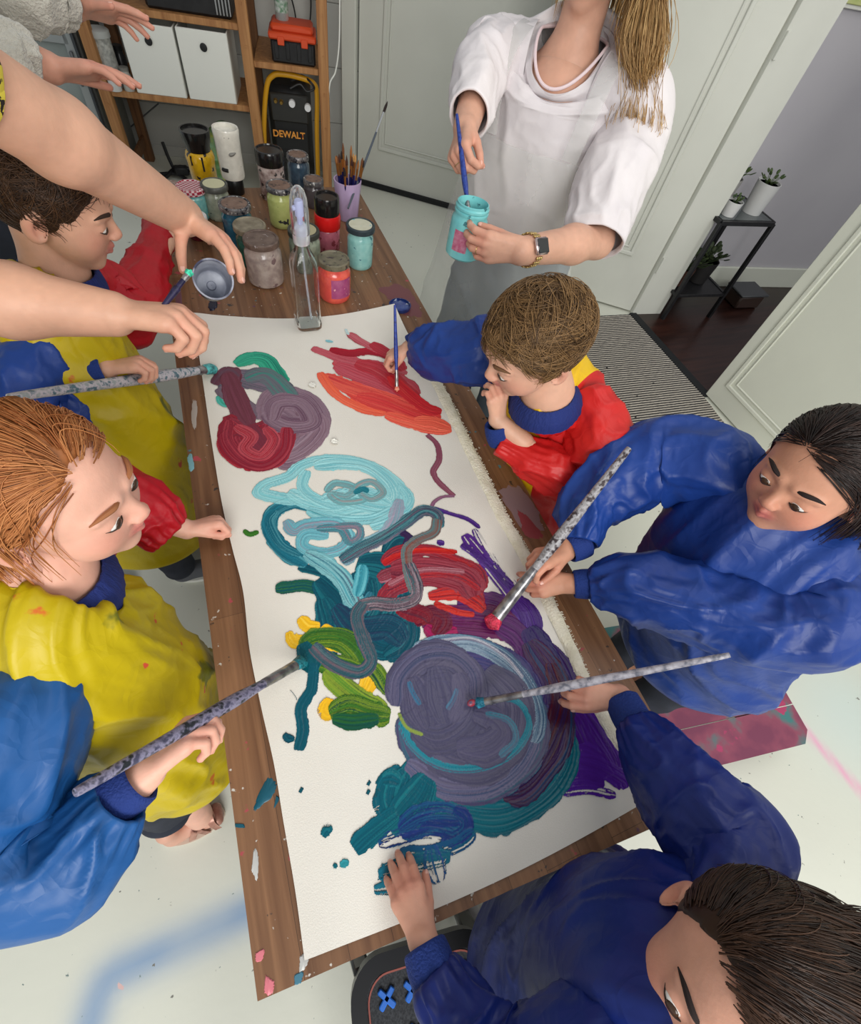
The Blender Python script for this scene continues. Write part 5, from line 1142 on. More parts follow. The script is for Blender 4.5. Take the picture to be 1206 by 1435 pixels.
M_red2 = cloth('scarlet_nylon', (186, 24, 30), (204, 38, 34))
M_navy = mat('navy_rib', (26, 44, 112), (20, 36, 96), sc=8, rough=.8, bump=.4, bsc=300, stretch=(1, 1, .2))
M_bluecuff = mat('blue_rib', (22, 52, 124), (18, 44, 112), sc=8, rough=.8, bump=.4, bsc=300)
M_trouser = mat('dark_trousers', (44, 48, 60), (36, 40, 50), sc=20, rough=.9)

def hand(s, w, f, d, right, L, curl=(.3, .3, .3, .3), spread=.12, thumb=(.5, .4, .3), fat=1.0, pip=1.15, yaw=0.):
    """w wrist, f finger direction, d back-of-hand direction; curls in radians at the knuckle. Returns finger chains"""
    f = nrm(f); d = nrm(A(*d) - f * (A(*d) @ f)); x = np.cross(f, d) * (-1 if right else 1)   # towards the thumb
    P = lambda a, b, c: A(*w) + L * (a * x + b * f + c * d)
    k = .035 * L
    kn = [(.155, .50, .01), (.055, .525, .022), (-.05, .505, .018), (-.145, .46, .0)]
    s.cap(P(.075, .02, 0), P(.10, .44, 0), .092 * L, .088 * L, .05 * L); s.cap(P(-.06, .02, 0), P(-.10, .40, 0), .088 * L, .08 * L, .05 * L)
    s.cap(P(0, 0, 0), P(0, .44, .012), .098 * L, .088 * L, .05 * L)
    for q in kn: s.cap(P(q[0] * .5, .12, .0), P(q[0], q[1] - .03, q[2] - .012), .07 * L, .066 * L * fat, .045 * L)
    lens = [.43, .475, .44, .35]; out = []
    for i, q in enumerate(kn):
        p = P(*q); ang = spread * (1.5 - i) * .55 + yaw; fd = nrm(f * math.cos(ang) + x * math.sin(ang)); a = 0; ch = [p]
        side = nrm(np.cross(fd, d)); rr = np.array([.058, .052, .047, .038]) * L * fat * (1 if i < 3 else .88)
        cs = curl[i]; segs = (cs * .9, cs * pip, cs * .75)
        for sg, da in zip((.44, .31, .25), segs):
            a += da; dirn = fd * math.cos(a) - d * math.sin(a); ch.append(ch[-1] + dirn * lens[i] * L * sg)
        s.chain([P(q[0] * .93, q[1] - .07, q[2] - .01)] + ch[:1], [.06 * L * fat, rr[0]], k)
        for j in range(3): s.cap(ch[j], ch[j + 1], rr[j], rr[j + 1], .006 * L if j else .012 * L)
        nd = fd * math.sin(a) + d * math.cos(a); out.append((ch, rr, nrm(ch[-1] - ch[-2]), nd))
    a, b, c = thumb   # splay, opposition, bend
    t0 = P(.10, .10, -.02); d1 = nrm(f * math.cos(a) + (x * math.cos(b) - d * math.sin(b)) * math.sin(a))
    t1 = t0 + d1 * .24 * L; inw = nrm(f * .9 - x * .25 - d * .35 * b); d2 = nrm(d1 * (1 - c) + inw * c); t2 = t1 + d2 * .17 * L; d3 = nrm(d1 * (1 - 1.6 * c) + inw * 1.6 * c); t3 = t2 + d3 * .135 * L
    s.cap(t0, t1, .082 * L, .06 * L * fat, .06 * L); s.cap(t1, t2, .058 * L * fat, .053 * L * fat, .012 * L); s.cap(t2, t3, .052 * L * fat, .043 * L * fat, .006 * L)
    nd = nrm(x * .6 + d * .8); nd = nrm(nd - d3 * (nd @ d3)); out.append(([t1, t2, t3], np.array([.058, .053, .053, .043]) * L * fat, d3, nd))
    return out
def nails(chs):
    g = []
    for ch, rr, dr, nd in chs:
        r = rr[-1]; c = ch[-1] - dr * r * .1 + nd * r * .80; g.append(blob(c, (r * .62, r * .95, r * .22), np.array([np.cross(dr, nd), dr, nd]), 10, 7))
    return g
def tips(chs, c=BLUSH, k=.4):
    o = []
    for ch, rr, dr, nd in chs: o += [(ch[-1], rr[-1] * 2.2, c, k), (ch[0] + nd * rr[0], rr[0] * 1.8, c, k * .7), (ch[1] + nd * rr[0] * .6, rr[0] * 1.3, c, k * .5)]
    return o
def head(s, c, f, u, h, kid=True, gaze=None):
    """c centre, f forward, u up, h chin-to-crown height. Adds skin shape; returns helper dict"""
    f = nrm(f); u = nrm(A(*u) - f * (A(*u) @ f)); x = np.cross(f, u); R = np.array([x, f, u]); P = lambda a, b, e: A(*c) + h * (a * x + b * f + e * u)
    E = lambda q, r, k, sub=False: s.ell(P(*q), A(*r) * h, R, k * h, sub)
    E((0, -.06, .13), (.375, .45, .37), .05); E((0, .13, -.10), (.30, .29, .34), .12); E((0, .20, -.33), (.17, .17, .14), .12)
    for a in (-1, 1):
        E((a * .17, .22, -.15), (.12, .14, .15), .10)
        E((a * .145, .45, .015), (.075, .07, .055), .05, True)
        E((a * .142, .342, .005), (.082, .060, .058), .02)
        E((a * .385, -.05, -.05), (.035, .095, .135), .02); E((a * .40, -.01, -.05), (.03, .05, .08), .02, True)
        s.cap(P(a * .06, .395, .10), P(a * .22, .34, .085), .028 * h, .02 * h, .05 * h)
        E((a * .045, .445, -.115), (.035, .035, .028), .025)
    s.cap(P(0, .385, .03), P(0, .465, -.09), .030 * h, .045 * h, .04 * h)
    s.cap(P(-.085, .385, -.225), P(0, .425, -.215), .014 * h, .024 * h, .018 * h); s.cap(P(.085, .385, -.225), P(0, .425, -.215), .014 * h, .024 * h, .018 * h)
    s.cap(P(-.07, .385, -.255), P(0, .415, -.27), .016 * h, .026 * h, .018 * h); s.cap(P(.07, .385, -.255), P(0, .415, -.27), .016 * h, .026 * h, .018 * h)
    E((0, .31, -.42), (.085, .07, .07), .07)
    det = {'P': P, 'R': R, 'h': h, 'c': A(*c), 'x': x, 'f': f, 'u': u}
    det['tint'] = [(P(0, .43, -.24), .075 * h, LIP, .8), (P(-.05, .40, -.24), .05 * h, LIP, .7), (P(.05, .40, -.24), .05 * h, LIP, .7), (P(.2, .33, -.12), .13 * h, BLUSH, .45), (P(-.2, .33, -.12), .13 * h, BLUSH, .45), (P(0, .47, -.10), .07 * h, BLUSH, .35), (P(.41, -.04, -.05), .1 * h, BLUSH, .4), (P(-.41, -.04, -.05), .1 * h, BLUSH, .4)]
    return det
def face_parts(root, hd, brow):
    P, h = hd['P'], hd['h']
    for a in (-1, 1):
        # downcast eyes: a sliver of white under the lid, lash line, brow
        e = mk('eye', blob(P(a * .142, .353, -.010), A(.066, .056, .040) * h, hd['R'], 18, 12), M_eye, root)
        mk('iris', blob(P(a * .140, .402, -.020), A(.036, .014, .030) * h, hd['R'], 14, 8), mat('iris_brown', (66, 46, 32), rough=.15), e)
        mk('eyelashes', tube([P(a * .075, .392, -.012), P(a * .11, .408, -.026), P(a * .15, .407, -.03), P(a * .19, .388, -.022), P(a * .215, .362, -.008)], [.003 * h, .006 * h, .007 * h, .006 * h, .003 * h], 6, 14), M_lash, root)
        mk('eyebrow', tube([P(a * .07, .408, .105), P(a * .13, .412, .125), P(a * .20, .372, .125), P(a * .25, .325, .10)], [.010 * h, .017 * h, .014 * h, .004 * h], 6, 14), brow, root)
def strands_mesh(Pn, r0, r1, cols, sides=3):
    """Pn (n,k,3) -> thin tapered strips; cols (n,3)"""
    n, k, _ = Pn.shape; T = np.gradient(Pn, axis=1); T /= np.linalg.norm(T, axis=2, keepdims=True) + 1e-9
    up = np.broadcast_to(A(.31, .27, .91), T.shape); X = np.cross(T, up); X /= np.linalg.norm(X, axis=2, keepdims=True) + 1e-9; Y = np.cross(T, X)
    r = np.linspace(0, 1, k); r = (r0 * (1 - r ** 2) + r1 * r ** 2)[None, :, None]; vs = []
    for j in range(sides):
        a = 2 * math.pi * j / sides; vs.append(Pn + r * (math.cos(a) * X + math.sin(a) * Y))
    V = np.stack(vs, 2).reshape(-1, 3); b = np.arange(n)[:, None, None] * k * sides + np.arange(k - 1)[None, :, None] * sides + np.arange(sides)[None, None, :]
    b2 = np.arange(n)[:, None, None] * k * sides + np.arange(k - 1)[None, :, None] * sides + ((np.arange(sides) + 1) % sides)[None, None, :]
    F = np.stack([b, b2, b2 + sides, b + sides], -1).reshape(-1, 4)
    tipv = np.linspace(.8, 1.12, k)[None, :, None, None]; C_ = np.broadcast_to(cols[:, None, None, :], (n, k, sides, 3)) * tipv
    return V, F, C_.reshape(-1, 3)
M_hair = mat('hair', (0, 0, 0), attr='col', rough=.42, spec=.35, coat=.0)
def hair(root, hd, c1, c2, n=2600, length=.36, back=.0, hang=None, seed=1, fringe=.10, lift=.05, r=.0042, colliders=(), wild=0., steps=9, curl=.0, part=0., name='hair', mlen=None):
    """short or long hair grown from the scalp. hang = direction the free length falls towards; lengths in head units"""
    rn = np.random.RandomState(seed); R, h, c = hd['R'], hd['h'], hd['c']
    cen = A(0, -.06, .13); rad = A(.395, .465, .395)
    q = rn.normal(size=(n * 4, 3)); q /= np.linalg.norm(q, axis=1, keepdims=True)
    line = fringe + .35 * np.abs(q[:, 0]) * 0
    ok = (q[:, 2] > .42 * np.clip((q[:, 1] + .35) / .9, 0, 1) + fringe - .55 * np.clip(-q[:, 1], 0, 1) - (.22 if hang is None else .42)) & ~((q[:, 1] > .35) & (q[:, 2] < .42 + fringe))
    q = q[ok][:n]; m = len(q)
    crown = nrm(A(.05 + part, -.45, .9)); t = q - crown * (q @ crown)[:, None]; t = q * (-(t * q).sum(1))[:, None] + t
    sw = np.cross(np.broadcast_to(crown, q.shape), q); t = t + .35 * sw + rn.normal(size=q.shape) * (.07 + wild); t[:, 1] += .12
    if hang is not None: t = t * .35 + (R @ nrm(hang)) * 1.0; t[:, 1] -= .25
    t -= q * (t * q).sum(1)[:, None]; t /= np.linalg.norm(t, axis=1, keepdims=True) + 1e-9
    tot = length * (mlen if mlen is not None else 1) * (.65 + .6 * rn.rand(m)); stp = tot / steps
    p = cen + q * rad; pts = [p]; v = t.copy(); hl = None
    if hang is not None: hl = R @ nrm(hang)
    lf = 1 + lift * (.3 + rn.rand(m)); cols_h = [(R @ (A(*cc) - c) / h, A(*rr) / h) for cc, rr in colliders]
    clump = noise3(q * 6, seed)[:, None]; clv = np.stack([noise3(q * 5 + 11, seed + 1), noise3(q * 5 + 23, seed + 2), noise3(q * 5 + 37, seed + 3)], 1)
    for i in range(steps):
        fr = (i + 1) / steps
        v = v + clv * .06 * (1 + curl)
        if hl is not None:
            w = np.clip(fr * 2.2, 0, 1); g = np.clip((fr - .3) / .45, 0, 1) * .92; hg = nrm(hl * (1 - g) + (R @ A(0, 0, -1)) * g); v = v * (1 - .45 * w) + hg * .45 * w
        v /= np.linalg.norm(v, axis=1, keepdims=True) + 1e-9
        p = p + v * stp[:, None]
        d = (p - cen) / rad; dn = np.linalg.norm(d, axis=1, keepdims=True); tgt = 1 + (lf[:, None] - 1) * min(1, fr * 2)
        ins = dn < tgt; pn = cen + d / dn * rad * tgt; p = np.where(ins, pn, p)
        if hl is None: p = np.where(dn > tgt + .03, cen + d / dn * rad * (tgt + .03), p)
        for cc, rr in cols_h:
            d = (p - cc) / rr; dn = np.linalg.norm(d, axis=1, keepdims=True); p = np.where(dn < 1, cc + d / dn * rr, p)
        d = (p - A(0, .13, -.1)) / A(.32, .31, .36); dn = np.linalg.norm(d, axis=1, keepdims=True); p = np.where(dn < 1, A(0, .13, -.1) + d / dn * A(.32, .31, .36), p)
        v = p - pts[-1]; pts.append(p)
    Pl = np.stack(pts, 1); bad = ((Pl[:, :, 1] > .20) & (Pl[:, :, 2] < .17) & (np.abs(Pl[:, :, 0]) < .33) & (np.linalg.norm(Pl, axis=2) < .75)).any(1)
    Pn = Pl[~bad] * h; clump = clump[~bad]; m = len(Pn); Pn = c + Pn @ R
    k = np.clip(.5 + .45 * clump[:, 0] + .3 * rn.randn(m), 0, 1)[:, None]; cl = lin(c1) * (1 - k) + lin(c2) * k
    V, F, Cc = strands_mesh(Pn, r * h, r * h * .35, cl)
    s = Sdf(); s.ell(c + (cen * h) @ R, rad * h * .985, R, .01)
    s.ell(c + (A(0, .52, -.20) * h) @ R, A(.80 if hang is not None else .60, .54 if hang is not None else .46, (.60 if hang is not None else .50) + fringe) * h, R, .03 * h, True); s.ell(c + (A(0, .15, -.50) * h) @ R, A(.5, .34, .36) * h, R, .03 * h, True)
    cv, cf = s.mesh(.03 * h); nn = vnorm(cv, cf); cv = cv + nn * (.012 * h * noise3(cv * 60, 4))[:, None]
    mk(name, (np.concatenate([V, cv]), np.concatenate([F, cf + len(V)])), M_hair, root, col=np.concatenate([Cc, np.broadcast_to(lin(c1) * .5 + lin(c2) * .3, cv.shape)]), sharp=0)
def body(root, pieces, tint, nl, skin=SKIN, name='body'):
    """join overlapping skin pieces (Sdf, voxel) into the one continuous body mesh"""
    Vs, Fs, n = [], [], 0
    for s, vox in pieces:
        V, F = s.mesh(vox); V = relax(V, F, 1, .35); Vs.append(V); Fs.append(F + n); n += len(V)
    V = np.concatenate(Vs); F = np.concatenate(Fs); C_ = np.ones((len(V), 3)) * skin
    C_ *= (1 + .07 * noise3(V * 45, 2) + .04 * noise3(V * 160, 3))[:, None]
    for p, r, c, k in tint:
        w = k * np.exp(-(np.linalg.norm(V - p, axis=1) / r) ** 2)[:, None]; C_ = C_ * (1 - w) + c * w
    fi = len(F); mi = np.zeros(fi, int)
    if nl:
        gv, gf, _ = join(*nl); q = [f for f in gf if len(f) == 4]; F = np.concatenate([F, np.array(q) + len(V)]); V = np.concatenate([V, gv]); C_ = np.concatenate([C_, np.ones((len(gv), 3)) * .5]); mi = np.concatenate([mi, np.ones(len(q), int)])
    return mk(name, (V, F, mi), [M_skin, M_nail], root, col=C_)
def sleeve(root, pts, rads, m, seed, amp=.0095, cuffm=None, cuff=None, name='sleeve', g1=.004, side=(0, 0, 1), fa=1.7, fs=22, ng=13, nl=110, cr=None):
    rings = [(*p, r, r * .9) for p, r in zip(pts, rads)]
    o = mk(name, loft(rings, side, 84, nl, folds(amp, fa, fs, seed, 0, g1, ng, .035), lip=(False, True)), m, root, sharp=0)
    if cuff:
        a, b = A(*cuff[0]), A(*cuff[1]); r = cuff[2]
        mk('cuff', loft([(*(a + (a - b) * .1), r * .9, r * .9), (*a, r * 1.0, r * 1.0), (*(a * .5 + b * .5), r * 1.03, r * 1.03), (*b, r * .97, r * .97)], side, 72, 22, lambda th, s, t, P: .0006 * np.sin(36 * th) + .0012 * noise3(np.stack([np.cos(th) * 2, np.sin(th) * 2, s * 30], -1), seed)), cuffm, o)
    return o
def legs(s, hips, feet, r=(.062, .045, .032)):
    for hp, ft in zip(hips, feet):
        kn = (A(*hp) + A(*ft)) / 2 + A(0, 0, .02); s.chain([hp, kn, A(*ft) + A(0, 0, .06)], r, .02)
def shoe(root, ft, d, m, L=.17, name='shoe', sole=None):
    d = nrm(A(d[0], d[1], 0)); ft = A(ft[0], ft[1], 0); s = Sdf(); x = A(-d[1], d[0], 0); k = L / .17
    s.cap(ft + d * .0 + ZU * .035, ft + d * .10 * k + ZU * .026, .032 * k, .03 * k, .02); s.cap(ft - ZU * -.04, ft + ZU * .075, .033 * k, .032 * k, .02)
    V, F = s.mesh(.006); V[:, 2] = np.maximum(V[:, 2], .004); o = mk(name, (V, F), m, root)
    th = np.linspace(0, 2 * np.pi, 30, endpoint=False)[::1]; pl = [((.085 * k) * math.cos(a), (.036 + .004 * math.cos(a)) * k * math.sin(a)) for a in th]
    V, F = prism(pl, 0, .014, np.array([d, x, ZU]), ft + d * .052 * k); mk('sole', (V, F), sole or M_white, o)
    return o
def trousers(root, hips, feet, m, r=.075, ze=.07):
    for i, (hp, ft) in enumerate(zip(hips, feet)):
        hp, ft = A(*hp), A(*ft); kn = (hp + ft) / 2 + ZU * .02
        mk('trouser_leg', loft([(*hp, r, r), (*kn, r * .8, r * .8), (*(ft * A(1, 1, 0) + ZU * ze), r * .66, r * .66)], (1, 0, 0), 40, 40, folds(.004, 1.5, 14, 5 + i)), m, root)
def torso(root, rings, side, m, seed, amp=.013, name='smock', fa=2.6, fs=9, g0=.0016, post=None, mats=None, slotfn=None, nl=150, na=150, sub=None, gl=.09, ng=22):
    V, F = loft(rings, side, na, nl, folds(amp, fa, fs, seed, g0, 0, ng, gl), lip=(False, True))
    if post is not None: V = post(V)
    mi = None
    if slotfn:
        k = np.arange(len(F)) // na; j = np.arange(len(F)) % na; mi = [slotfn(2 * math.pi * b / na, a / nl) for a, b in zip(k, j)]
    return mk(name, (V, F, mi), mats or m, root, sharp=0)
def collar(root, c, up, rx, ry, side, m, hgt=.03, flare=.75):
    c = A(*c); up = nrm(up); rs = [(*(c - up * hgt * .5), rx * 1.12, ry * 1.12), (*(c), rx, ry), (*(c + up * hgt * .5), rx * flare * 1.15, ry * flare * 1.15)]
    return mk('collar', loft(rs, side, 90, 26, lambda th, s, t, P: .0008 * np.sin(60 * th) + .002 * noise3(np.stack([np.cos(th) * 2, np.sin(th) * 2, s * 20], -1), 3) + .004 * np.sin(np.pi * t), lipr=.004), m, root)
def brush(tip, end, label, hand_c=(120, 120, 130), w=.011, flat=1.0, tipc=(30, 90, 100), name='paint_brush', fer=.16, bris=.055, c2=(60, 66, 80), c3=(190, 190, 196), wood=False, cat='brush'):
    """tip on the canvas, end of the handle in the air; paint-spattered handle, ferrule and loaded bristles"""
    tip, end = A(*tip), A(*end); d = nrm(end - tip); L = np.linalg.norm(end - tip); P = lambda t: tip + d * t
    t = empty(name, tip, label, cat); b0 = bris; f0 = bris + fer * min(L, .35)
    nm = 'handle_%d_%d_%d' % tuple(hand_c)
    hm = mat(nm, hand_c, c2, sc=95, rough=.4, c3=c3 if not wood else None, ramp=(.35, .62))
    mk('handle', tube([P(f0 - .01), P(f0 + .02), P(f0 + (L - f0) * .25), P(f0 + (L - f0) * .6), P(L - .004), P(L)], [w * .42, w * .48, w * .62, w * .48, w * .34, w * .18], 16, 40), hm, t)
    x, y, _ = frame(d)
    def ell_t(zs, rs, fl, n=20):
        V = []; F = []
        for z, r, q in zip(zs, rs, fl):
            th = np.linspace(0, 2 * np.pi, n, endpoint=False)[:, None]; V.append(P(z) + np.cos(th) * x * r * q + np.sin(th) * y * r)
        k = len(zs)
        for i in range(k - 1):
            for j in range(n): F.append([i * n + j, i * n + (j + 1) % n, (i + 1) * n + (j + 1) % n, (i + 1) * n + j])
        F += [list(range(n))[::-1], [(k - 1) * n + j for j in range(n)]]; return np.concatenate(V), F
    mk('ferrule', ell_t([b0 - .002, b0 + (f0 - b0) * .4, b0 + (f0 - b0) * .42, f0 - .002, f0], [w * .5, w * .52, w * .56, w * .48, w * .46], [flat * 1.15, flat, flat * .95, 1, 1]), mat('worn_ferrule', (176, 174, 172), (110, 108, 112), sc=70, rough=.3, metal=.75), t)
    mk('bristles', ell_t([.0, .004, b0 * .35, b0 * .8, b0], [w * .12, w * .4, w * .62, w * .58, w * .5], [flat, flat * 1.2, flat * 1.3, flat * 1.15, flat * 1.1]), mat('bristle_%d_%d_%d' % tuple(tipc), tipc, tuple(min(255, int(v * 1.5 + 20)) for v in tipc), sc=120, rough=.35, bump=.5, bsc=300), t)
    return t
def torso_sdf(neck, sh, hip, r=.075):
    s = Sdf(); m = (A(*sh[0]) + A(*sh[1])) / 2
    s.cap(neck, m - ZU * .03, .034, .04, .03); s.cap(A(*sh[0]) - ZU * .035, A(*sh[1]) - ZU * .035, .026, .026, .03); s.cap(m - ZU * .05, (A(*hip[0]) + A(*hip[1])) / 2, r, r, .04); s.cap(hip[0], hip[1], .06, .06, .03); return s
def kid(label, hc, hf, hs, neck, shl, shr, hipc, feet, armL, armR, hair_kw, look, bf=(1, 0, 0), bare=None):
    """armL/armR: dict(el, wr, f, d, curl, ...). look: dict of cloth choices"""
    hc = A(*hc); root = empty('person', A(hipc[0], hipc[1], 0), label, 'child')
    pcs, tint, nl = [], [], []
    s = Sdf(); hf = nrm(hf); hu = A(0, 0, 1) if 'up' not in look else A(*look['up']); hd = head(s, hc, hf, hu, hs)
    s.cap(hd['P'](0, -.10, -.28), neck, .21 * hs, .24 * hs, .05 * hs); s.cap(neck, (A(*shl) + A(*shr)) / 2 - ZU * .03, .046, .036, .03)
    pcs.append((s, .0034)); tint += hd['tint']
    hip = (A(*hipc) + A(*look['side']) * .05, A(*hipc) - A(*look['side']) * .05); t_ = torso_sdf(neck, (shl, shr), hip)
    legs(t_, hip, feet); out = {}
    for nm, sh, a in (('L', shl, armL), ('R', shr, armR)):
        pp = [A(*q) for q in a['path']] + [A(*a['wr'])] if 'path' in a else [A(*sh), A(*a['el']), A(*a['wr'])]
        t_.chain(pp, list(np.linspace(.028, .019, len(pp))), .015)
        h_ = Sdf(); wr = A(*a['wr']); fd = nrm(a['f']); L = a.get('L', .125); el = A(*(a['path'][-1] if 'path' in a else a['el']))
        h_.cap(wr + nrm(el - wr) * .075, wr, .026 * L / .125, .0205 * L / .125, .012); ch = hand(h_, wr, fd, a['d'], nm == 'R', L, a.get('curl', (.5,) * 4), a.get('spread', .15), a.get('thumb', (.6, .5, .3)), a.get('fat', 1.12), a.get('pip', 1.15), a.get('yaw', 0.))
        pcs.append((h_, .0017)); tint += tips(ch); nl += nails(ch); out[nm] = ch
    pcs.append((t_, .009)); body(root, pcs, tint, nl, look.get('skin', SKIN)); face_parts(root, hd, look.get('brow', M_lash))
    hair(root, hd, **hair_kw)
    return root, hd, out
S_ = lambda x, y, z: at(x, y, z)

# ---- boy, far left: dark brown hair, yellow front, red left sleeve, blue right sleeve
def kid_far_left():
    hc = S_(72, 282, 1.13); neck = hc + A(-.045, 0, -.125); sc = A(-.335, 1.02, .93)
    shl, shr = A(-.33, 1.13, .925), A(-.34, .90, .915); wr = S_(150, 517, .885)
    wl = S_(250, 312, .80)
    c0 = wr + A(-.035, .0, -.004)
    SL_L = [A(-.335, 1.08, .935), A(-.31, 1.16, .90), A(-.27, 1.215, .85), A(-.22, 1.20, .82), wl - A(.04, .0, -.005)]
    SL_R = [A(-.34, .95, .925), A(-.375, .895, .895), A(-.40, .865, .85), A(-.365, .885, .825), A(-.315, .925, .845), c0]
    look = dict(side=(0, 1, 0), brow=mat('brow_dark', (50, 34, 26), rough=.9))
    r, hd, ch = kid('child with short dark hair in a yellow-fronted smock, gripping a thick white brush', hc, (.93, -.12, -.36), .205, neck, shl, shr, (-.36, .98, .56), ((-.34, 1.05, 0), (-.34, .91, 0)),
        dict(path=SL_L[:-1], el=A(-.30, 1.24, .80), wr=wl, f=(1, .1, -.2), d=(0, 0, 1), curl=(.7,) * 4), dict(path=SL_R[:-1], el=A(-.38, .90, .80), wr=wr, f=(1, -.02, .1), d=(-.15, .35, 1), curl=(.85, .9, .95, 1.0), thumb=(.7, 1.1, .3), L=.122, pip=1.2),
        dict(c1=(40, 26, 18), c2=(84, 58, 38), n=2600, length=.42, seed=3, fringe=.02), look)
    rg = [(*(neck + A(-.005, 0, -.01)), .052, .05), (*(neck + A(-.02, 0, -.035)), .085, .065), (-.33, 1.02, .945, .115, .085), (-.335, 1.0, .85, .135, .12), (-.33, .97, .68, .165, .145), (-.335, .94, .52, .20, .165), (-.34, .92, .40, .225, .175)]
    torso(r, rg, (0, 1, 0), M_yel, 21, name='smock_front')
    mk_c = collar(r, neck + A(0, 0, -.018), (.25, 0, 1), .072, .070, (0, 1, 0), M_navy, .062)
    sleeve(r, SL_L, [.055, .07, .075, .066, .036], M_red, 22, cuffm=M_bluecuff, cuff=(wl - A(.045, 0, 0), wl - A(.008, 0, 0), .028))
    sleeve(r, SL_R, [.055, .07, .075, .07, .062, .036], M_blue, 23, cuffm=M_bluecuff, cuff=(wr + A(-.045, 0, -.004), wr + A(-.006, 0, 0), .0285), fs=26)
    trousers(r, ((-.35, 1.04, .55), (-.36, .92, .55)), ((-.34, 1.05, 0), (-.34, .91, 0)), M_trouser)
    for f in ((-.34, 1.05), (-.34, .91)): shoe(r, (*f, 0), (1, 0), mat('grey_shoe', (90, 92, 98), rough=.7))
    tip = S_(302, 516, TZ + .012); end = S_(20, 556, .97)
    brush(tip, end, 'thick speckled white brush held by the dark-haired child at the far left', (150, 160, 160), .021, tipc=(50, 120, 120), fer=.06, bris=.045, c2=(80, 110, 120), c3=(196, 190, 196))
kid_far_left()

# ---- child, near left: ginger hair, yellow front, blue right sleeve, red left sleeve, sandals
def kid_near_left():
    hc = S_(66, 690, 1.10); neck = hc + A(-.05, -.035, -.125); wr = S_(208, 1082, .865); wl = S_(262, 742, .765)
    shl, shr = A(-.315, .50, .905), A(-.33, .255, .895)
    SL_L = [A(-.30, .45, .915), A(-.30, .54, .885), A(-.275, .605, .845), A(-.23, .60, .81), wl + A(-.03, -.004, .006)]
    SL_R = [A(-.315, .31, .925), A(-.345, .235, .905), A(-.39, .17, .87), A(-.39, .12, .84), A(-.33, .095, .83), wr - nrm(A(.85, .42, .25)) * .040]
    look = dict(side=(0, 1, 0), skin=lin((224, 172, 150)), brow=mat('brow_ginger', (150, 96, 60), rough=.9))
    r, hd, ch = kid('ginger-haired child in a yellow smock with one blue and one red sleeve', hc, (.86, -.30, -.10), .205, neck, shl, shr, (-.35, .33, .52), ((-.33, .40, 0), (-.355, .165, 0)),
        dict(path=SL_L[:-1], el=A(-.27, .63, .82), wr=wl, f=(1, .12, -.08), d=(-.1, .6, 1), curl=(1.25, 1.3, 1.3, 1.25), thumb=(.5, 1.0, .5), L=.115), dict(path=SL_R[:-1], el=A(-.44, .14, .84), wr=wr, f=(.85, .42, .25), d=(-.55, .5, .75), curl=(.75, .85, .95, 1.05), thumb=(.75, .75, .35), L=.13, pip=1.2),
        dict(c1=(150, 84, 42), c2=(206, 138, 84), n=3200, length=1.0, seed=5, fringe=.04, hang=(-.8, .45, -.6), steps=12, lift=.05), look)
    rg = [(*(neck + A(-.0, 0, -.01)), .05, .05), (*(neck + A(-.01, 0, -.03)), .085, .062), (-.315, .375, .925, .115, .085), (-.315, .355, .83, .135, .115), (-.308, .33, .68, .150, .135), (-.305, .31, .54, .165, .14), (-.30, .30, .43, .170, .142)]
    torso(r, rg, (0, 1, 0), M_yel, 31, name='smock_front')
    collar(r, neck + A(-.010, 0, -.010), (.3, .05, 1), .080, .078, (0, 1, 0), M_navy, .062)
    sleeve(r, SL_L, [.055, .068, .07, .062, .045], M_red, 32, g1=.007)
    sleeve(r, SL_R, [.05, .078, .088, .085, .072, .042], M_bluel, 33, amp=.011, cuffm=M_bluecuff, cuff=(wr - nrm(A(.85, .3, .2)) * .05, wr - nrm(A(.85, .3, .2)) * .012, .033), fs=16)
    trousers(r, ((-.34, .40, .52), (-.36, .23, .52)), ((-.33, .40, 0), (-.385, .165, 0)), M_trouser, ze=.24)
    # bronze sandals with crossed straps
    ms = mat('bronze_leather', (138, 88, 74), (184, 136, 118), sc=40, rough=.35, metal=.2)
    for f in (A(-.385, .155, 0), A(-.33, .40, 0)):
        L = .075; d = nrm(A(1, .05, 0)); x = A(-d[1], d[0], 0); pl = [(.08 * math.cos(a), .036 * math.sin(a)) for a in np.linspace(0, 2 * np.pi, 30, endpoint=False)]
        s = Sdf(); s.cap(f + ZU * .034 - d * .04, f + ZU * .026 + d * .045, .026, .024, .02); s.cap(f - d * .04 + ZU * .04, f - d * .04 + ZU * .1, .026, .024, .02); V, F = s.mesh(.005); V[:, 2] = np.maximum(V[:, 2], .012)
        o = mk('sandal', prism(pl, 0, .014, np.array([d, x, ZU]), f), mat('sandal_sole', (206, 184, 166), rough=.7), r)
        mk('foot', (V, F), mat('foot_skin', (210, 160, 138), rough=.5), r)
        for k, (a0, b0) in enumerate(((-.01, .035), (.035, -.005), (.045, .06))):
            p = [f + d * a0 + x * .034 + ZU * .012, f + d * (a0 * .6 + b0 * .4) + x * .02 + ZU * .05, f + d * (a0 + b0) / 2 + ZU * .058, f + d * (a0 * .4 + b0 * .6) - x * .02 + ZU * .05, f + d * b0 - x * .034 + ZU * .012]
            P = catm(p, 24); g = []; 
            V = np.concatenate([np.stack([q - d * .008, q + d * .008, q + d * .008 + ZU * .004, q - d * .008 + ZU * .004]) for q in P]); F = [[4 * i + j, 4 * i + (j + 1) % 4, 4 * i + 4 + (j + 1) % 4, 4 * i + 4 + j] for i in range(23) for j in range(4)]
            mk('strap', (V, F), ms, o)
        s = Sdf(); s.cap(f + d * .062 + x * .012 + ZU * .026, f + d * .062 - x * .012 + ZU * .026, .017, .017, .01); V, F = s.mesh(.004); mk('toe_cap', (V, F), ms, o)
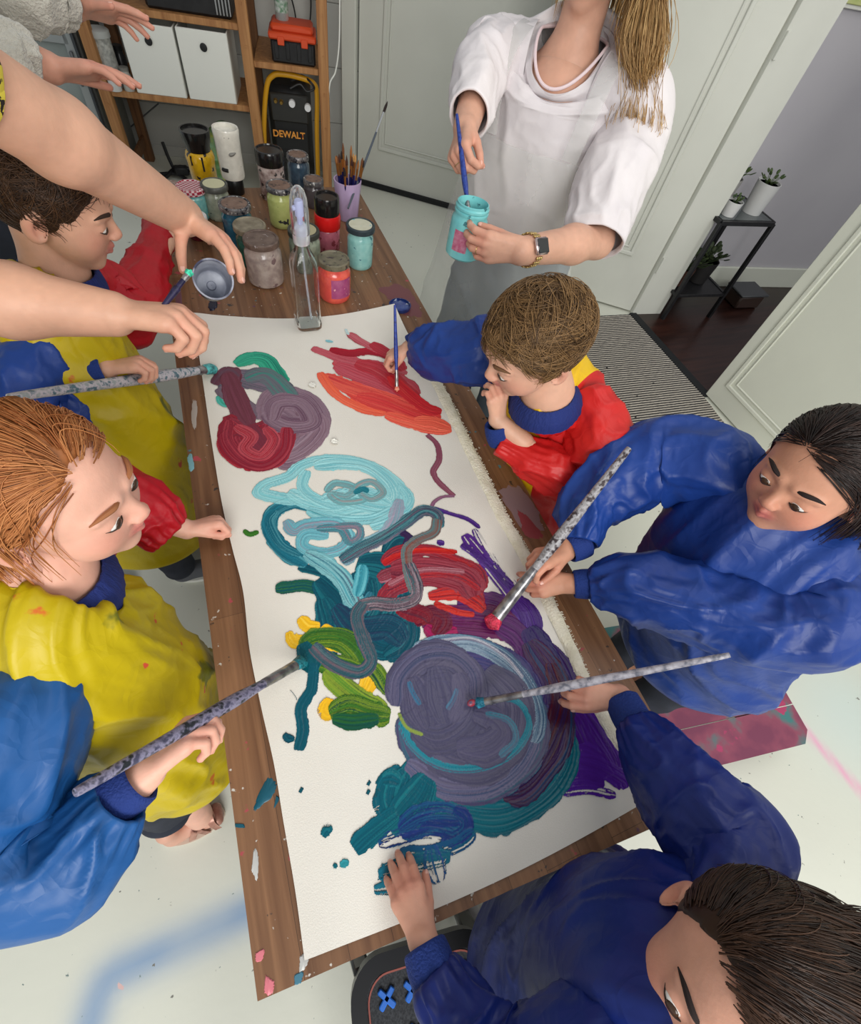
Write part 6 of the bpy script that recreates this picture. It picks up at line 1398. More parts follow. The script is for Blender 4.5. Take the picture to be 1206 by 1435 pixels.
    tip = S_(428, 924, TZ + .012); end = S_(112, 1107, .985)
    brush(tip, end, 'long dark speckled brush of the ginger-haired child, its tip in green paint', (70, 70, 92), .016, tipc=(10, 76, 84), fer=.22, bris=.03, c2=(34, 40, 46), c3=(140, 136, 160))
kid_near_left()

# ---- boy across the table: light brown hair, red/yellow/blue smock
def kid_across():
    hc = S_(748, 482, 1.09); neck = hc + A(.065, -.015, -.115); wr = S_(572, 487, .80); wl = S_(696, 588, .90)
    shr, shl = A(.60, .76, .93), A(.655, .53, .92)
    c0 = wr + A(.032, .003, .016)
    SL_R = [A(.625, .69, .945), A(.60, .775, .925), A(.565, .815, .895), A(.52, .835, .87), (wr * .6 + A(.53, .83, .865) * .4), c0]
    SL_L = [A(.66, .58, .945), A(.665, .50, .915), A(.66, .455, .86), A(.63, .46, .81), A(.595, .475, .83), wl + A(.015, -.02, -.05)]
    look = dict(side=(0, 1, 0), up=(-.25, -.05, 1), brow=mat('brow_brown', (110, 78, 52), rough=.9))
    r, hd, ch = kid('child with short light brown hair in a red and yellow smock, chin on hand', hc, (-.88, .02, -.48), .20, neck, shl, shr, (.70, .60, .54), ((.70, .53, 0), (.70, .67, 0)),
        dict(path=SL_L[:-1], el=A(.60, .50, .80), wr=wl, f=(-.12, .28, .95), d=(.1, -.9, .3), curl=(.6, .7, .8, .9), L=.11, thumb=(.5, .6, .3)), dict(path=SL_R[:-1], el=A(.53, .83, .86), wr=wr, f=(-.75, .15, -.45), d=(-.45, .25, .85), curl=(.75, .85, .95, 1.0), thumb=(.6, 1.0, .4), L=.11, pip=1.25),
        dict(c1=(70, 50, 30), c2=(150, 116, 76), n=3600, length=.46, seed=7, fringe=.0, lift=.07), look)
    rg = [(*(neck + A(0, 0, -.005)), .05, .05), (*(neck + A(.01, 0, -.032)), .070, .055), (.645, .63, .925, .11, .08), (.66, .62, .84, .128, .105), (.705, .60, .68, .15, .125), (.725, .585, .54, .170, .14), (.73, .58, .46, .175, .145)]
    torso(r, rg, (0, 1, 0), None, 41, name='smock_front', mats=[M_yel2, M_red2], slotfn=lambda th, t: 1 if (1.7 < th < 4.15 and t > .10 and t < .95) else 0)
    collar(r, neck + A(.0, 0, -.012), (-.3, 0, 1), .070, .067, (0, 1, 0), M_navy, .042)
    sleeve(r, SL_R, [.055, .07, .076, .074, .066, .040], M_blue, 42, cuffm=M_bluecuff, cuff=(wr + A(.042, .0, .02), wr + A(.004, 0, .003), .030), )
    sleeve(r, SL_L, [.052, .066, .07, .066, .055, .036], M_red2, 43, cuffm=M_bluecuff, cuff=(wl + A(.014, -.018, -.048), wl + A(.002, -.004, -.010), .028))
    trousers(r, ((.70, .53, .52), (.70, .67, .52)), ((.70, .53, 0), (.70, .67, 0)), M_trouser)
    for f in ((.70, .53), (.70, .67)): shoe(r, (*f, 0), (-1, 0), MATS['grey_shoe'])
    tip = S_(556, 549, TZ + .008); end = S_(553, 428, .90)
    brush(tip, end, 'slim royal blue brush held upright over the red patch by the light-haired child', (30, 52, 130), .009, tipc=(214, 110, 90), fer=.20, bris=.014, c2=(24, 40, 110), c3=(40, 64, 150))
kid_across()

# ---- girl on the right: blue smock, dark hair tied back, flat brush
def girl_right():
    hc = S_(1146, 664, 1.10); neck = hc + A(.075, -.03, -.11); wr = S_(792, 772, .815); wl = S_(796, 818, .775)
    shr, shl = A(.80, .33, .97), A(.86, .03, .93)
    SL_R = [A(.85, .25, .965), A(.80, .335, .955), A(.75, .395, .92), A(.68, .40, .885), A(.60, .375, .85), wr + A(.035, .004, .01)]
    SL_L = [A(.87, .10, .95), A(.84, .03, .92), A(.78, .045, .88), A(.70, .12, .845), A(.60, .20, .82), wl + A(.035, -.022, .014)]
    look = dict(side=(0, 1, 0), up=(-.3, .05, 1), skin=lin((206, 150, 122)), brow=mat('brow_darkest', (36, 26, 24), rough=.9))
    r, hd, ch = kid('dark-haired child in a bright blue smock at the right edge with a flat brush', hc, (-.92, -.10, -.12), .205, neck, shl, shr, (.98, .08, .60), ((.93, .02, 0), (.93, .16, 0)),
        dict(path=SL_L[:-1], el=A(.70, .12, .84), wr=wl, f=(-.9, .25, -.1), d=(-.1, -.5, .9), curl=(.5, .6, .7, .8), L=.12), dict(path=SL_R[:-1], el=A(.68, .40, .88), wr=wr, f=(-.9, -.05, .05), d=(-.1, .3, .95), curl=(.75, .8, .9, 1.0), thumb=(.75, 1.1, .35), L=.125, pip=1.2),
        dict(c1=(26, 18, 16), c2=(66, 46, 38), n=3600, length=1.5, seed=9, fringe=.03, hang=(.9, -.2, -.5), steps=12, lift=.04, wild=.02), look)
    rg = [(*(neck + A(.0, 0, .0)), .055, .055), (*(neck + A(.015, 0, -.03)), .095, .07), (.845, .17, .955, .135, .10), (.845, .16, .87, .175, .15), (.87, .14, .74, .19, .17), (.93, .115, .60, .195, .185), (.955, .10, .50, .20, .19)]
    torso(r, rg, (0, 1, 0), M_blue, 51, amp=.017, name='smock', fs=7, fa=2.4)
    collar(r, neck + A(.0, 0, .004), (-.4, 0, 1), .07, .068, (0, 1, 0), M_blue, .05)
    sleeve(r, SL_R, [.06, .085, .086, .08, .066, .038], M_blue, 52, cuffm=M_bluecuff, cuff=(wr + A(.042, .002, .01), wr + A(.008, 0, .003), .029), amp=.012, fs=15)
    sleeve(r, SL_L, [.06, .086, .088, .082, .07, .038], M_blue, 53, cuffm=M_bluecuff, cuff=(wl + A(.042, -.02, .016), wl + A(.010, -.006, .004), .029), amp=.012, fs=15)
    trousers(r, ((.95, .02, .55), (.95, .16, .55)), ((.93, .02, 0), (.93, .16, 0)), M_trouser)
    for f in ((.93, .02), (.93, .16)): shoe(r, (*f, 0), (-1, 0), mat('white_shoe', (196, 196, 196), rough=.6), sole=M_white)
    tip = S_(684, 880, TZ + .012); end = S_(879, 631, .985)
    brush(tip, end, 'large flat brush with a wide steel ferrule, tip in crimson paint', (120, 116, 116), .018, flat=1.25, tipc=(150, 30, 50), fer=.34, bris=.028, c2=(60, 50, 52), c3=(170, 168, 170))
girl_right()

# ---- girl at the near corner: blue smock, long dark hair
def girl_near():
    hc = S_(1032, 1376, .985); neck = hc + A(.03, -.045, -.115); wr = S_(868, 976, .80); wl = S_(592, 1318, .775)
    shr, shl = A(.44, -.215, .90), A(.215, -.305, .895)
    SL_R = [A(.385, -.245, .905), S_(1025, 1195, .885), S_(985, 1140, .87), S_(945, 1095, .85), S_(912, 1055, .83), wr + nrm(S_(912, 1055, .83) - wr) * .050]; ua = nrm(S_(912, 1055, .83) - wr)
    SL_L = [A(.27, -.29, .915), A(.21, -.30, .895), A(.16, -.295, .865), A(.11, -.29, .83), A(.085, -.26, .805), wl + A(.003, -.035, .008)]
    look = dict(side=(.93, .37, 0), up=(-.12, .1, 1), skin=lin((212, 158, 134)), brow=MATS['brow_darkest'])
    r, hd, ch = kid('child with loose dark hair and deep blue smock, one hand flat on the canvas', hc, (-.88, -.12, .24), .20, neck, shl, shr, (.33, -.33, .55), ((.36, -.34, 0), (.24, -.36, 0)),
        dict(path=SL_L[:-1], el=A(.10, -.32, .79), wr=wl, f=(-.05, .92, -.30), d=(0, .3, .95), curl=(.28, .25, .28, .32), spread=.10, thumb=(.55, .5, .2), L=.115, fat=1.15), dict(path=SL_R[:-1], el=A(.50, -.08, .86), wr=wr, f=(-.9, .35, .05), d=(-.1, -.45, .88), curl=(.55, .7, .85, .95), thumb=(.6, .7, .3), L=.122, pip=1.2, spread=.22),
        dict(c1=(34, 22, 17), c2=(82, 56, 40), n=6500, length=1.4, seed=13, fringe=.03, hang=(.70, -.62, -.35), steps=16, lift=.05, wild=.03, r=.0034, curl=.1), look)
    side = nrm(A(.93, .37, 0))
    rg = [(*(neck + A(0, 0, .0)), .052, .052), (*(neck + A(.0, -.01, -.028)), .09, .066), (.325, -.27, .90, .12, .085), (.32, -.275, .82, .135, .11), (.325, -.30, .68, .16, .13), (.33, -.32, .52, .185, .15), (.33, -.33, .42, .20, .16)]
    torso(r, rg, side, M_blued, 61, name='smock')
    collar(r, neck + A(-.004, .0, .0), (-.2, .1, 1), .066, .066, side, M_blued, .045)
    sleeve(r, SL_R, [.052, .07, .072, .066, .055, .036], M_blued, 62, cuffm=M_bluecuff, cuff=(wr + ua * .060, wr + ua * .008, .0295), amp=.010)
    sleeve(r, SL_L, [.052, .072, .075, .068, .056, .036], M_blued, 63, cuffm=M_bluecuff, cuff=(wl + A(.002, -.045, .012), wl + A(0, -.007, .002), .029), amp=.010)
    trousers(r, ((.37, -.32, .52), (.25, -.34, .52)), ((.36, -.34, 0), (.24, -.36, 0)), M_trouser)
    for f in ((.36, -.34), (.24, -.36)): shoe(r, (*f, 0), (0, 1), MATS['white_shoe'])
    tip = S_(664, 986, TZ + .014); end = S_(1016, 919, .985)
    brush(tip, end, 'long thin silver-grey brush with its tip on the slate spiral', (190, 188, 196), .012, tipc=(20, 90, 110), fer=.20, bris=.022, c2=(110, 112, 124), c3=(168, 164, 172))
    b = tip + A(0, 0, .004); mk('paint_glob', blob(b + A(-.005, .002, .0), (.009, .006, .005), None, 14, 10), mat('red_paint_glob', (190, 40, 40), (40, 90, 120), sc=90, rough=.25), CANVAS)
girl_near()
M_tee = mat('white_jersey', (228, 222, 222), (216, 210, 212), sc=4, rough=.85, bump=.2, bsc=30)
M_film = mat('translucent_apron', (224, 226, 220), (206, 208, 204), sc=5, rough=.30, spec=.5, alpha=.34, bump=.35, bsc=22)
M_jean = mat('grey_blue_denim', (92, 104, 116), (112, 124, 134), sc=6, rough=.75, bump=.2, bsc=40)
def arm_sdf(sh, el, wr, f, d, right, L, r=(.046, .042, .030), mid=None, **k):
    s = Sdf(); el, wr, sh = A(*el), A(*wr), A(*sh); fw = el + (wr - el) * .35
    s.cap(sh, el, r[0], r[1] * .92, .03); s.cap(el, fw, r[1] * .92, r[1] * 1.02, .02); s.cap(fw, wr, r[1] * 1.0, r[2], .02)
    ch = hand(s, wr, f, d, right, L, **k); return s, ch
def hold_jar(): pass
def teacher():
    up0 = A(0, 0, 1); f = nrm(A(-.75, -.66, 0)); lf = np.cross(up0, f); lf = nrm(lf)
    B = A(.98, 1.45, 0); hs = .225
    root = empty('person', B, 'woman with long blonde hair in a white top and clear apron, stirring a turquoise jar', 'woman')
    s = Sdf(); hc = B + ZU * 1.502 + f * .03; hd = head(s, hc, f + A(0, 0, -.45), (0, 0, 1), hs)
    neck = B + ZU * 1.30; s.cap(hd['P'](0, -.08, -.28), neck + f * -.005, .052, .058, .03)
    s.ell(B + ZU * 1.225 + f * .010, (.10, .066, .085), np.array([lf, f, ZU]), .05); s.cap(B + lf * .12 + ZU * 1.235, B - lf * .12 + ZU * 1.235, .030, .030, .03)
    for k in (-1, 1): s.cap(neck + f * .044 + lf * .010 * k - ZU * .03, B + f * .058 + lf * .07 * k + ZU * 1.252, .008, .007, .016)
    shl, shr = B + lf * .18 + ZU * 1.215, B - lf * .18 + ZU * 1.215
    wl, el_l = dep(730, 352, 1.08), A(.93, 1.02, 1.03); wr, el_r = dep(652, 180, 1.15), dep(676, 95, 1.27)
    jc = dep(655, 322, 1.125); jdir = nrm(A(.04, .02, 1))
    ir, idn = ROT @ A(1, 0, 0), ROT @ A(0, 1, 0); tow = nrm(CAM - wl)
    pl, chl = arm_sdf(shl, el_l, wl, -ir * 1.0 - idn * .10 + tow * .12, tow * .8 + idn * .45, False, .165, curl=(.55, .6, .65, .7), thumb=(.55, 1.2, .2), pip=1.15, spread=.14)
    pl2, chr_ = arm_sdf(shr, el_r, wr, dep(632, 250, 1.10) - wr, nrm(CAM - wr) * .75 - (ROT @ A(1, 0, 0)) * .6, True, .175, curl=(.85, 1.0, 1.15, 1.3), thumb=(.6, 1.05, .35), pip=1.2, spread=.10)
    t_ = Sdf(); t_.cap(B + ZU * 1.2, B + ZU * .9, .11, .10, .05); t_.cap(B + lf * .08 + ZU * .85, B - lf * .08 + ZU * .85, .10, .10, .05)
    for k in (-1, 1): t_.chain([B + lf * .09 * k + ZU * .82, B + lf * .095 * k + f * .02 + ZU * .45, B + lf * .10 * k + ZU * .08], (.08, .058, .04), .02)
    body(root, [(s, .004), (pl, .0024), (pl2, .0024), (t_, .01)], hd['tint'] + tips(chl) + tips(chr_), nails(chl) + nails(chr_), lin((208, 160, 136)))
    face_parts(root, hd, mat('brow_blonde', (150, 116, 78), rough=.9))
    # long fair hair falling over her left shoulder and down the back
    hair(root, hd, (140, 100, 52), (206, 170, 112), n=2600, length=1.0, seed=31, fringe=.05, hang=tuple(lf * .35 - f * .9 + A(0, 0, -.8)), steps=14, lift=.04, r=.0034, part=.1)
    rn = np.random.RandomState(5); n = 3000; st = hd['P'](-.0, -.1, .0) ; a = rn.rand(n, 1); b = rn.randn(n, 1)
    side = 1
    R0 = hc + lf * (.085 + .012 * rn.randn(n, 1)) + f * (-.035 + .03 * rn.randn(n, 1)) + ZU * (.02 + .03 * rn.rand(n, 1))
    P1 = B + lf * (.168 + .022 * rn.randn(n, 1)) + f * (.035 + .028 * rn.randn(n, 1)) + ZU * (1.36 + .01 * rn.randn(n, 1)); P2 = B + lf * (.236 + .024 * rn.randn(n, 1)) + f * (.060 + .024 * rn.randn(n, 1)) + ZU * (1.22 + .01 * rn.randn(n, 1)); P3 = B + lf * (.238 + .020 * rn.randn(n, 1)) + f * (.065 + .017 * rn.randn(n, 1)) + ZU * (1.075 - .05 * rn.rand(n, 1))
    Pn = np.stack([R0, (R0 * .45 + P1 * .55) + lf * .01, P1, (P1 + P2) / 2 + lf * .004, P2, (P2 + P3) / 2, P3], 1); Pn = np.stack([catm(q, 16) for q in Pn])
    k = np.clip(.5 + .4 * noise2(b[:, 0] * 2, a[:, 0] * 5, 3) + .2 * rn.randn(n), 0, 1)[:, None]; V, F, Cc = strands_mesh(Pn, .0009, .0003, lin((150, 110, 62)) * (1 - k) + lin((216, 180, 124)) * k)
    mk('hair_lock', (V, F), M_hair, root, col=Cc, sharp=0)
    # loose white top with wide elbow sleeves
    up = lambda z: B + ZU * z
    def scoop(V):
        q = V - B; c = (q @ f) / (np.hypot(q @ f, q @ lf) + 1e-9); w = np.clip((q[:, 2] - 1.19) / .12, 0, 1); V = V.copy(); V[:, 2] -= .085 * np.clip(c, 0, 1) ** 1.5 * w; return V
    tee = torso(root, [(*(up(1.322) + f * .022), .088, .098), (*(up(1.312) + f * .020), .115, .104), (*(up(1.285) + f * .008), .178, .116), (*(up(1.20) + f * .008), .20, .132), (*(up(1.08) + f * .015), .195, .135), (*(up(.95) + f * .02), .20, .145), (*(up(.86) + f * .02), .205, .15), (*(up(.83) + f * .02), .20, .146)], lf, M_tee, 71, amp=.009, name='white_top', g0=0, post=scoop, fs=10, fa=2.0)
    # scooped neckline
    th = np.linspace(0, 2 * np.pi, 40); nk = [up(1.322) + f * (.022 + .099 * math.cos(a)) + lf * .089 * math.sin(a) - ZU * .085 * max(0, math.cos(a)) ** 1.5 for a in th]
    mk('neckline', tube(nk, .004, 8, 90), mat('pink_white_rib', (228, 208, 210), rough=.8), tee)
    sleeve(root, [up(1.245) + lf * .10, up(1.235) + lf * .205 + f * .01, up(1.17) + lf * .235 + f * .03, (shl * .35 + el_l * .65) + A(0, 0, .02), el_l + (wl - el_l) * .06], [.085, .095, .095, .088, .078], M_tee, 72, amp=.009, g1=.0, fs=12)
    sleeve(root, [up(1.245) - lf * .10, up(1.235) - lf * .20 + f * .01, (shr * .5 + el_r * .5) + A(0, 0, .01), el_r + (wr - el_r) * .15, el_r + (wr - el_r) * .80], [.085, .09, .086, .076, .056], M_tee, 73, amp=.009, g1=.0, fs=12)
    # trousers, then the clear plastic apron over everything
    mk('denim_skirt', loft([(*(B + ZU * .92), .165, .125), (*(B + ZU * .8), .19, .145), (*(B + ZU * .6), .215, .165), (*(B + ZU * .38), .235, .18)], tuple(lf), 110, 90, folds(.010, 2.4, 7, 85)), M_jean, root, sharp=0)
    for k in (-1, 1): mk('trouser_leg', loft([(*(B + lf * .075 * k + ZU * .90), .115, .125), (*(B + lf * .085 * k + ZU * .7), .105, .115), (*(B + lf * .095 * k + f * .02 + ZU * .45), .085, .09), (*(B + lf * .10 * k + ZU * .09), .075, .085)], tuple(lf), 50, 60, folds(.005, 1.6, 10, 81 + k)), M_jean, root)
    def apron_sheet(z0, z1, w0, w1, off, name, m, seed, wrap=1.0):
        nu, nv = 70, 90; u, v = np.meshgrid(np.linspace(-1, 1, nu), np.linspace(0, 1, nv), indexing='ij'); z = z0 + (z1 - z0) * v; w = w0 + (w1 - w0) * v ** .8
        ang = u * w; rad = .166 + off + .045 * v
        fo = .007 * ridged(np.stack([u * 2.0, v * 3.0, z * 0 + seed], -1), seed) + .012 * np.sin(u * 7 + 2 * noise2(u * 2, v * 2, seed)) * v
        rs = 1.42
        P = B + f * .02 + (np.cos(ang) * (rad + fo))[..., None] * f + (np.sin(ang) * (rad + fo) * rs)[..., None] * lf + ZU * z[..., None]
        V = P.reshape(-1, 3); i, j = np.meshgrid(np.arange(nu - 1), np.arange(nv - 1), indexing='ij'); i, j = i.ravel(), j.ravel()
        return mk(name, (V, np.stack([i * nv + j, i * nv + j + 1, (i + 1) * nv + j + 1, (i + 1) * nv + j], 1)), m, root, sharp=0)
    ap = apron_sheet(1.12, .40, .62, 1.35, .012, 'apron', M_film, 91)
    for k in (-1, 1):
        q = [up(1.12) + f * .172 + lf * k * .12, up(1.20) + f * .162 + lf * k * .128, up(1.275) + f * .126 + lf * k * .132, up(1.322) + f * .03 + lf * k * .128, up(1.31) - f * .06 + lf * k * .12, up(1.22) - f * .13 + lf * k * .06]
        P = catm(q, 30); w = .022; V = np.concatenate([np.stack([p - lf * w, p + lf * w]) for p in P]); F = [[2 * i, 2 * i + 1, 2 * i + 3, 2 * i + 2] for i in range(29)]
        mk('apron_strap', (V, F), M_film, ap)
    for k in (-1, 1): shoe(root, B + lf * .10 * k, f, mat('dark_shoe', (50, 50, 56), rough=.6), .25)
    # watch with a champagne link strap on her left wrist
    ad = nrm(el_l - wl); wc = wl + ad * .028; wn = nrm(A(.05, -.75, .62)); wn = nrm(wn - ad * (wn @ ad)); wx = np.cross(ad, wn)
    wt = empty('wrist_watch', wc, 'rectangular smart watch with a black face and gold link strap on the woman\'s wrist', 'watch')
    Rw = np.array([wx, ad, wn]); pc = wc + wn * .036
    mk('case', box(pc, (.036, .042, .010), Rw, .004), mat('rose_case', (196, 178, 176), rough=.25, metal=.8), wt)
    mk('screen', box(pc + wn * .0052, (.030, .036, .003), Rw, .0014), mat('dark_screen', (34, 36, 42), rough=.08, spec=.8), wt)
    mg = mat('gold_link', (196, 170, 112), rough=.3, metal=.8)
    for k in range(15):
        a = math.radians(42 + k * 276 / 14); q = wc + wn * math.cos(a) * .0345 + wx * math.sin(a) * .0345; rad_ = nrm(q - wc)
        mk('link', join(*[box(q + ad * o, (.0085, .0065, .004), np.array([np.cross(ad, rad_), ad, rad_]), .0012) for o in (-.0068, .0, .0068)]), mg, wt)
    for chs, i in ((chl, 2), (chr_, 2)):
        ch, rr, dr, nd = chs[i]; c = ch[0] * .45 + ch[1] * .55; dd = nrm(ch[1] - ch[0]); x, y, _ = frame(dd)
        r_ = empty('finger_ring', c, 'thin gold ring on the hand holding the turquoise jar' if chs is chl else 'thin gold ring on the hand stirring the turquoise paint', 'ring')
        mk('band', tube([c + (x * math.cos(a) + y * math.sin(a)) * (rr[0] * 1.04) for a in np.linspace(0, 2 * np.pi, 30)], .0009, 6), mg, r_)
        if chs is chr_: mk('stone', blob(c + nd * rr[0] * 1.1, .003, None, 8, 6), mat('stone', (230, 235, 240), rough=.05, metal=.3), r_)
    # the turquoise jar she holds and the blue brush in it
    b = jc - jdir * .058; jr = .043
    t = empty('paint_jar', b, 'open glass jar full of turquoise paint held up by the woman in white', 'jar')
    mtq = mat('turquoise_paint_glass', (128, 204, 204), (104, 184, 188), sc=18, rough=.12, spec=.7, spots=[((180, 70, 100), 26, .68, 4), ((60, 120, 126), 34, .68, 8)])
    mk('glass_body', lathe([(.001, 0), (jr * .86, 0), (jr * .98, .005), (jr, .014), (jr, .078), (jr * .96, .086), (jr * .86, .092), (jr * .86, .096), (jr * .92, .097), (jr * .92, .101), (jr * .86, .103), (jr * .92, .106), (jr * .92, .110), (jr * .86, .113), (jr * .86, .117), (jr * .80, .118), (jr * .78, .112), (jr * .78, .09), (jr * .9, .08), (jr * .9, .076), (.001, .074)], b, jdir, 48), mtq, t)
    mk('paint_surface', lathe([(.001, .0915), (jr * .78, .0915)], b, jdir, 36), mat('turquoise_wet', (84, 168, 172), rough=.15), t)
    gr = [lathe([(jr * 1.012, .025), (jr * 1.012, .07)], b, jdir, 48, cap=False)]
    x, y, _ = frame(jdir, (0, 1, 0)); n = 14
    for a0 in (math.radians(150), math.radians(290)):
        V = []; 
        for zz in (.022, .068):
            for k in range(n): a = a0 + (k / (n - 1)) * .85; V.append(b + jdir * zz + (x * math.cos(a) + y * math.sin(a)) * jr * 1.012)
        mk('paper_label', (np.array(V), [[k, k + 1, n + k + 1, n + k] for k in range(n - 1)]), mat('rose_label', (176, 84, 116), (190, 130, 150), sc=120, rough=.6), t)
    brush(jc + jdir * .02, dep(640, 162, 1.10), 'glossy blue brush the woman stirs the turquoise jar with', (30, 48, 120), .011, tipc=(60, 150, 160), fer=.1, bris=.02, c2=(20, 34, 96), c3=(44, 70, 150))
teacher()
def adult_left():
    B = A(-.68, .80, 0); root = empty('person', B, 'adult at the left edge reaching two bare arms over the children, yellow leopard-print sleeve', 'adult')
    s = Sdf(); hd = head(s, B + A(.16, -.02, 1.62), (.9, .0, -.4), (0, 0, 1), .225); s.cap(hd['P'](0, -.08, -.28), B + A(.04, 0, 1.42), .052, .058, .03); s.cap(B + A(.02, .17, 1.38), B + A(.02, -.17, 1.38), .05, .05, .04)
    wA, eA = dep(258, 304, .88), A(-.215, .745, 1.395); cup = dep(298, 394, .86); ir, idn = ROT @ A(1, 0, 0), ROT @ A(0, 1, 0); tw = nrm(CAM - cup)
    pA, cA = arm_sdf(B + A(.08, .17, 1.40), eA, wA, ir * .80 + idn * .52 + tw * .05, ir * .45 - idn * .75 + tw * .35, False, .170, r=(.052, .047, .033), curl=(.30, .34, .40, .46), thumb=(1.1, 1.15, .2), pip=1.1, spread=.14)
    wB, eB = dep(158, 440, .68), dep(-60, 412, .64); 
    pB, cB = arm_sdf(B + A(.08, -.17, 1.40), eB, wB, dep(250, 446, .70) - wB, (-.15, .35, 1), True, .17, r=(.05, .046, .031), curl=(.75, .85, .95, 1.05), thumb=(.5, 1.0, .4), pip=1.25, spread=.08)
    t_ = Sdf(); t_.cap(B + ZU * 1.32, B + ZU * .95, .12, .11, .05); t_.cap(B + A(0, .09, .88), B + A(0, -.09, .88), .10, .10, .05)
    for k in (-1, 1): t_.chain([B + A(0, .09 * k, .85), B + A(.02, .1 * k, .46), B + A(0, .1 * k, .08)], (.085, .06, .042), .02)
    body(root, [(s, .0045), (pA, .0024), (pB, .0022), (t_, .012)], hd['tint'] + tips(cA) + tips(cB) + [(dep(x, y, .62), .0035, lin((120, 76, 56)), .7) for x, y in ((88, 155), (118, 170), (132, 182), (96, 140), (160, 226), (178, 250))], nails(cA) + nails(cB), lin((212, 164, 138)))
    face_parts(root, hd, MATS['brow_brown']); hair(root, hd, (110, 74, 46), (160, 116, 76), n=1600, length=.9, seed=41, hang=(-.3, 0, -1), steps=10)
    ml = mat('leopard_print', (206, 188, 60), (214, 198, 84), sc=6, rough=.8, spots=[((34, 30, 26), 110, .54, 3), ((206, 188, 60), 100, .60, 9)])
    top = torso(root, [(*(B + A(.03, 0, 1.45)), .07, .07), (*(B + A(.02, 0, 1.42)), .17, .10), (*(B + A(0, 0, 1.3)), .20, .13), (*(B + ZU * 1.05), .19, .13), (*(B + ZU * .85), .21, .15)], (0, 1, 0), ml, 101, name='leopard_top', g0=0)
    sleeve(root, [B + A(.06, .14, 1.41), B + A(.2, .12, 1.42), eA + A(-.10, .03, .01), eA + A(-.012, -.002, -.002), eA + (wA - eA) * .03], [.07, .075, .068, .060, .056], ml, 102, g1=0)
    sleeve(root, [B + A(.06, -.14, 1.41), B + A(.14, -.13, 1.36), (B + A(.08, -.17, 1.40)) * .5 + eB * .5], [.078, .08, .076], ml, 103, g1=0)
    trousers(root, (B + A(0, .09, .9), B + A(0, -.09, .9)), (B + A(0, .1, 0), B + A(0, -.1, 0)), M_trouser, .11)
    for k in (-1, 1): shoe(root, B + A(0, .1 * k, 0), (1, 0), MATS['dark_shoe'], .25)
    # the dark cup tipped towards the viewer
    ax = nrm(tw + ir * .05 - idn * .18); b = cup - ax * .055
    XF[0] = (b, A(.88, .88, .88)); t = empty('paint_cup', b, 'dark plastic cup with a grey inside, tilted in a hand above the table', 'cup')
    mk('body', lathe([(.001, 0), (.028, 0), (.030, .003), (.036, .072), (.038, .080), (.0375, .083), (.036, .083)], b, ax, 48, cap=False), mat('cup_dark', (24, 26, 44), (44, 40, 56), sc=14, rough=.35), t)
    mk('rim', lathe([(.036, .079), (.0385, .080), (.0385, .084), (.0355, .0845), (.0345, .080)], b, ax, 48, cap=False), mat('cup_rim', (186, 190, 204), (60, 62, 84), sc=30, rough=.4), t)
    mk('lining', lathe([(.0352, .082), (.034, .06), (.029, .012), (.024, .008), (.010, .008), (.008, .012), (.0005, .013)], b, ax, 48, cap=False), mat('cup_lining', (196, 200, 210), (104, 110, 126), sc=16, rough=.45, c3=(150, 154, 168)), t)
    XF[0] = None
    # thin dark brush in the other hand
    brush(dep(268, 378, .70), dep(222, 438, .69), 'short thin navy brush tipped with green, held above the far left child', (24, 22, 52), .0085, tipc=(40, 150, 120), fer=.12, bris=.010, c2=(16, 14, 36), c3=(40, 34, 70))
adult_left()
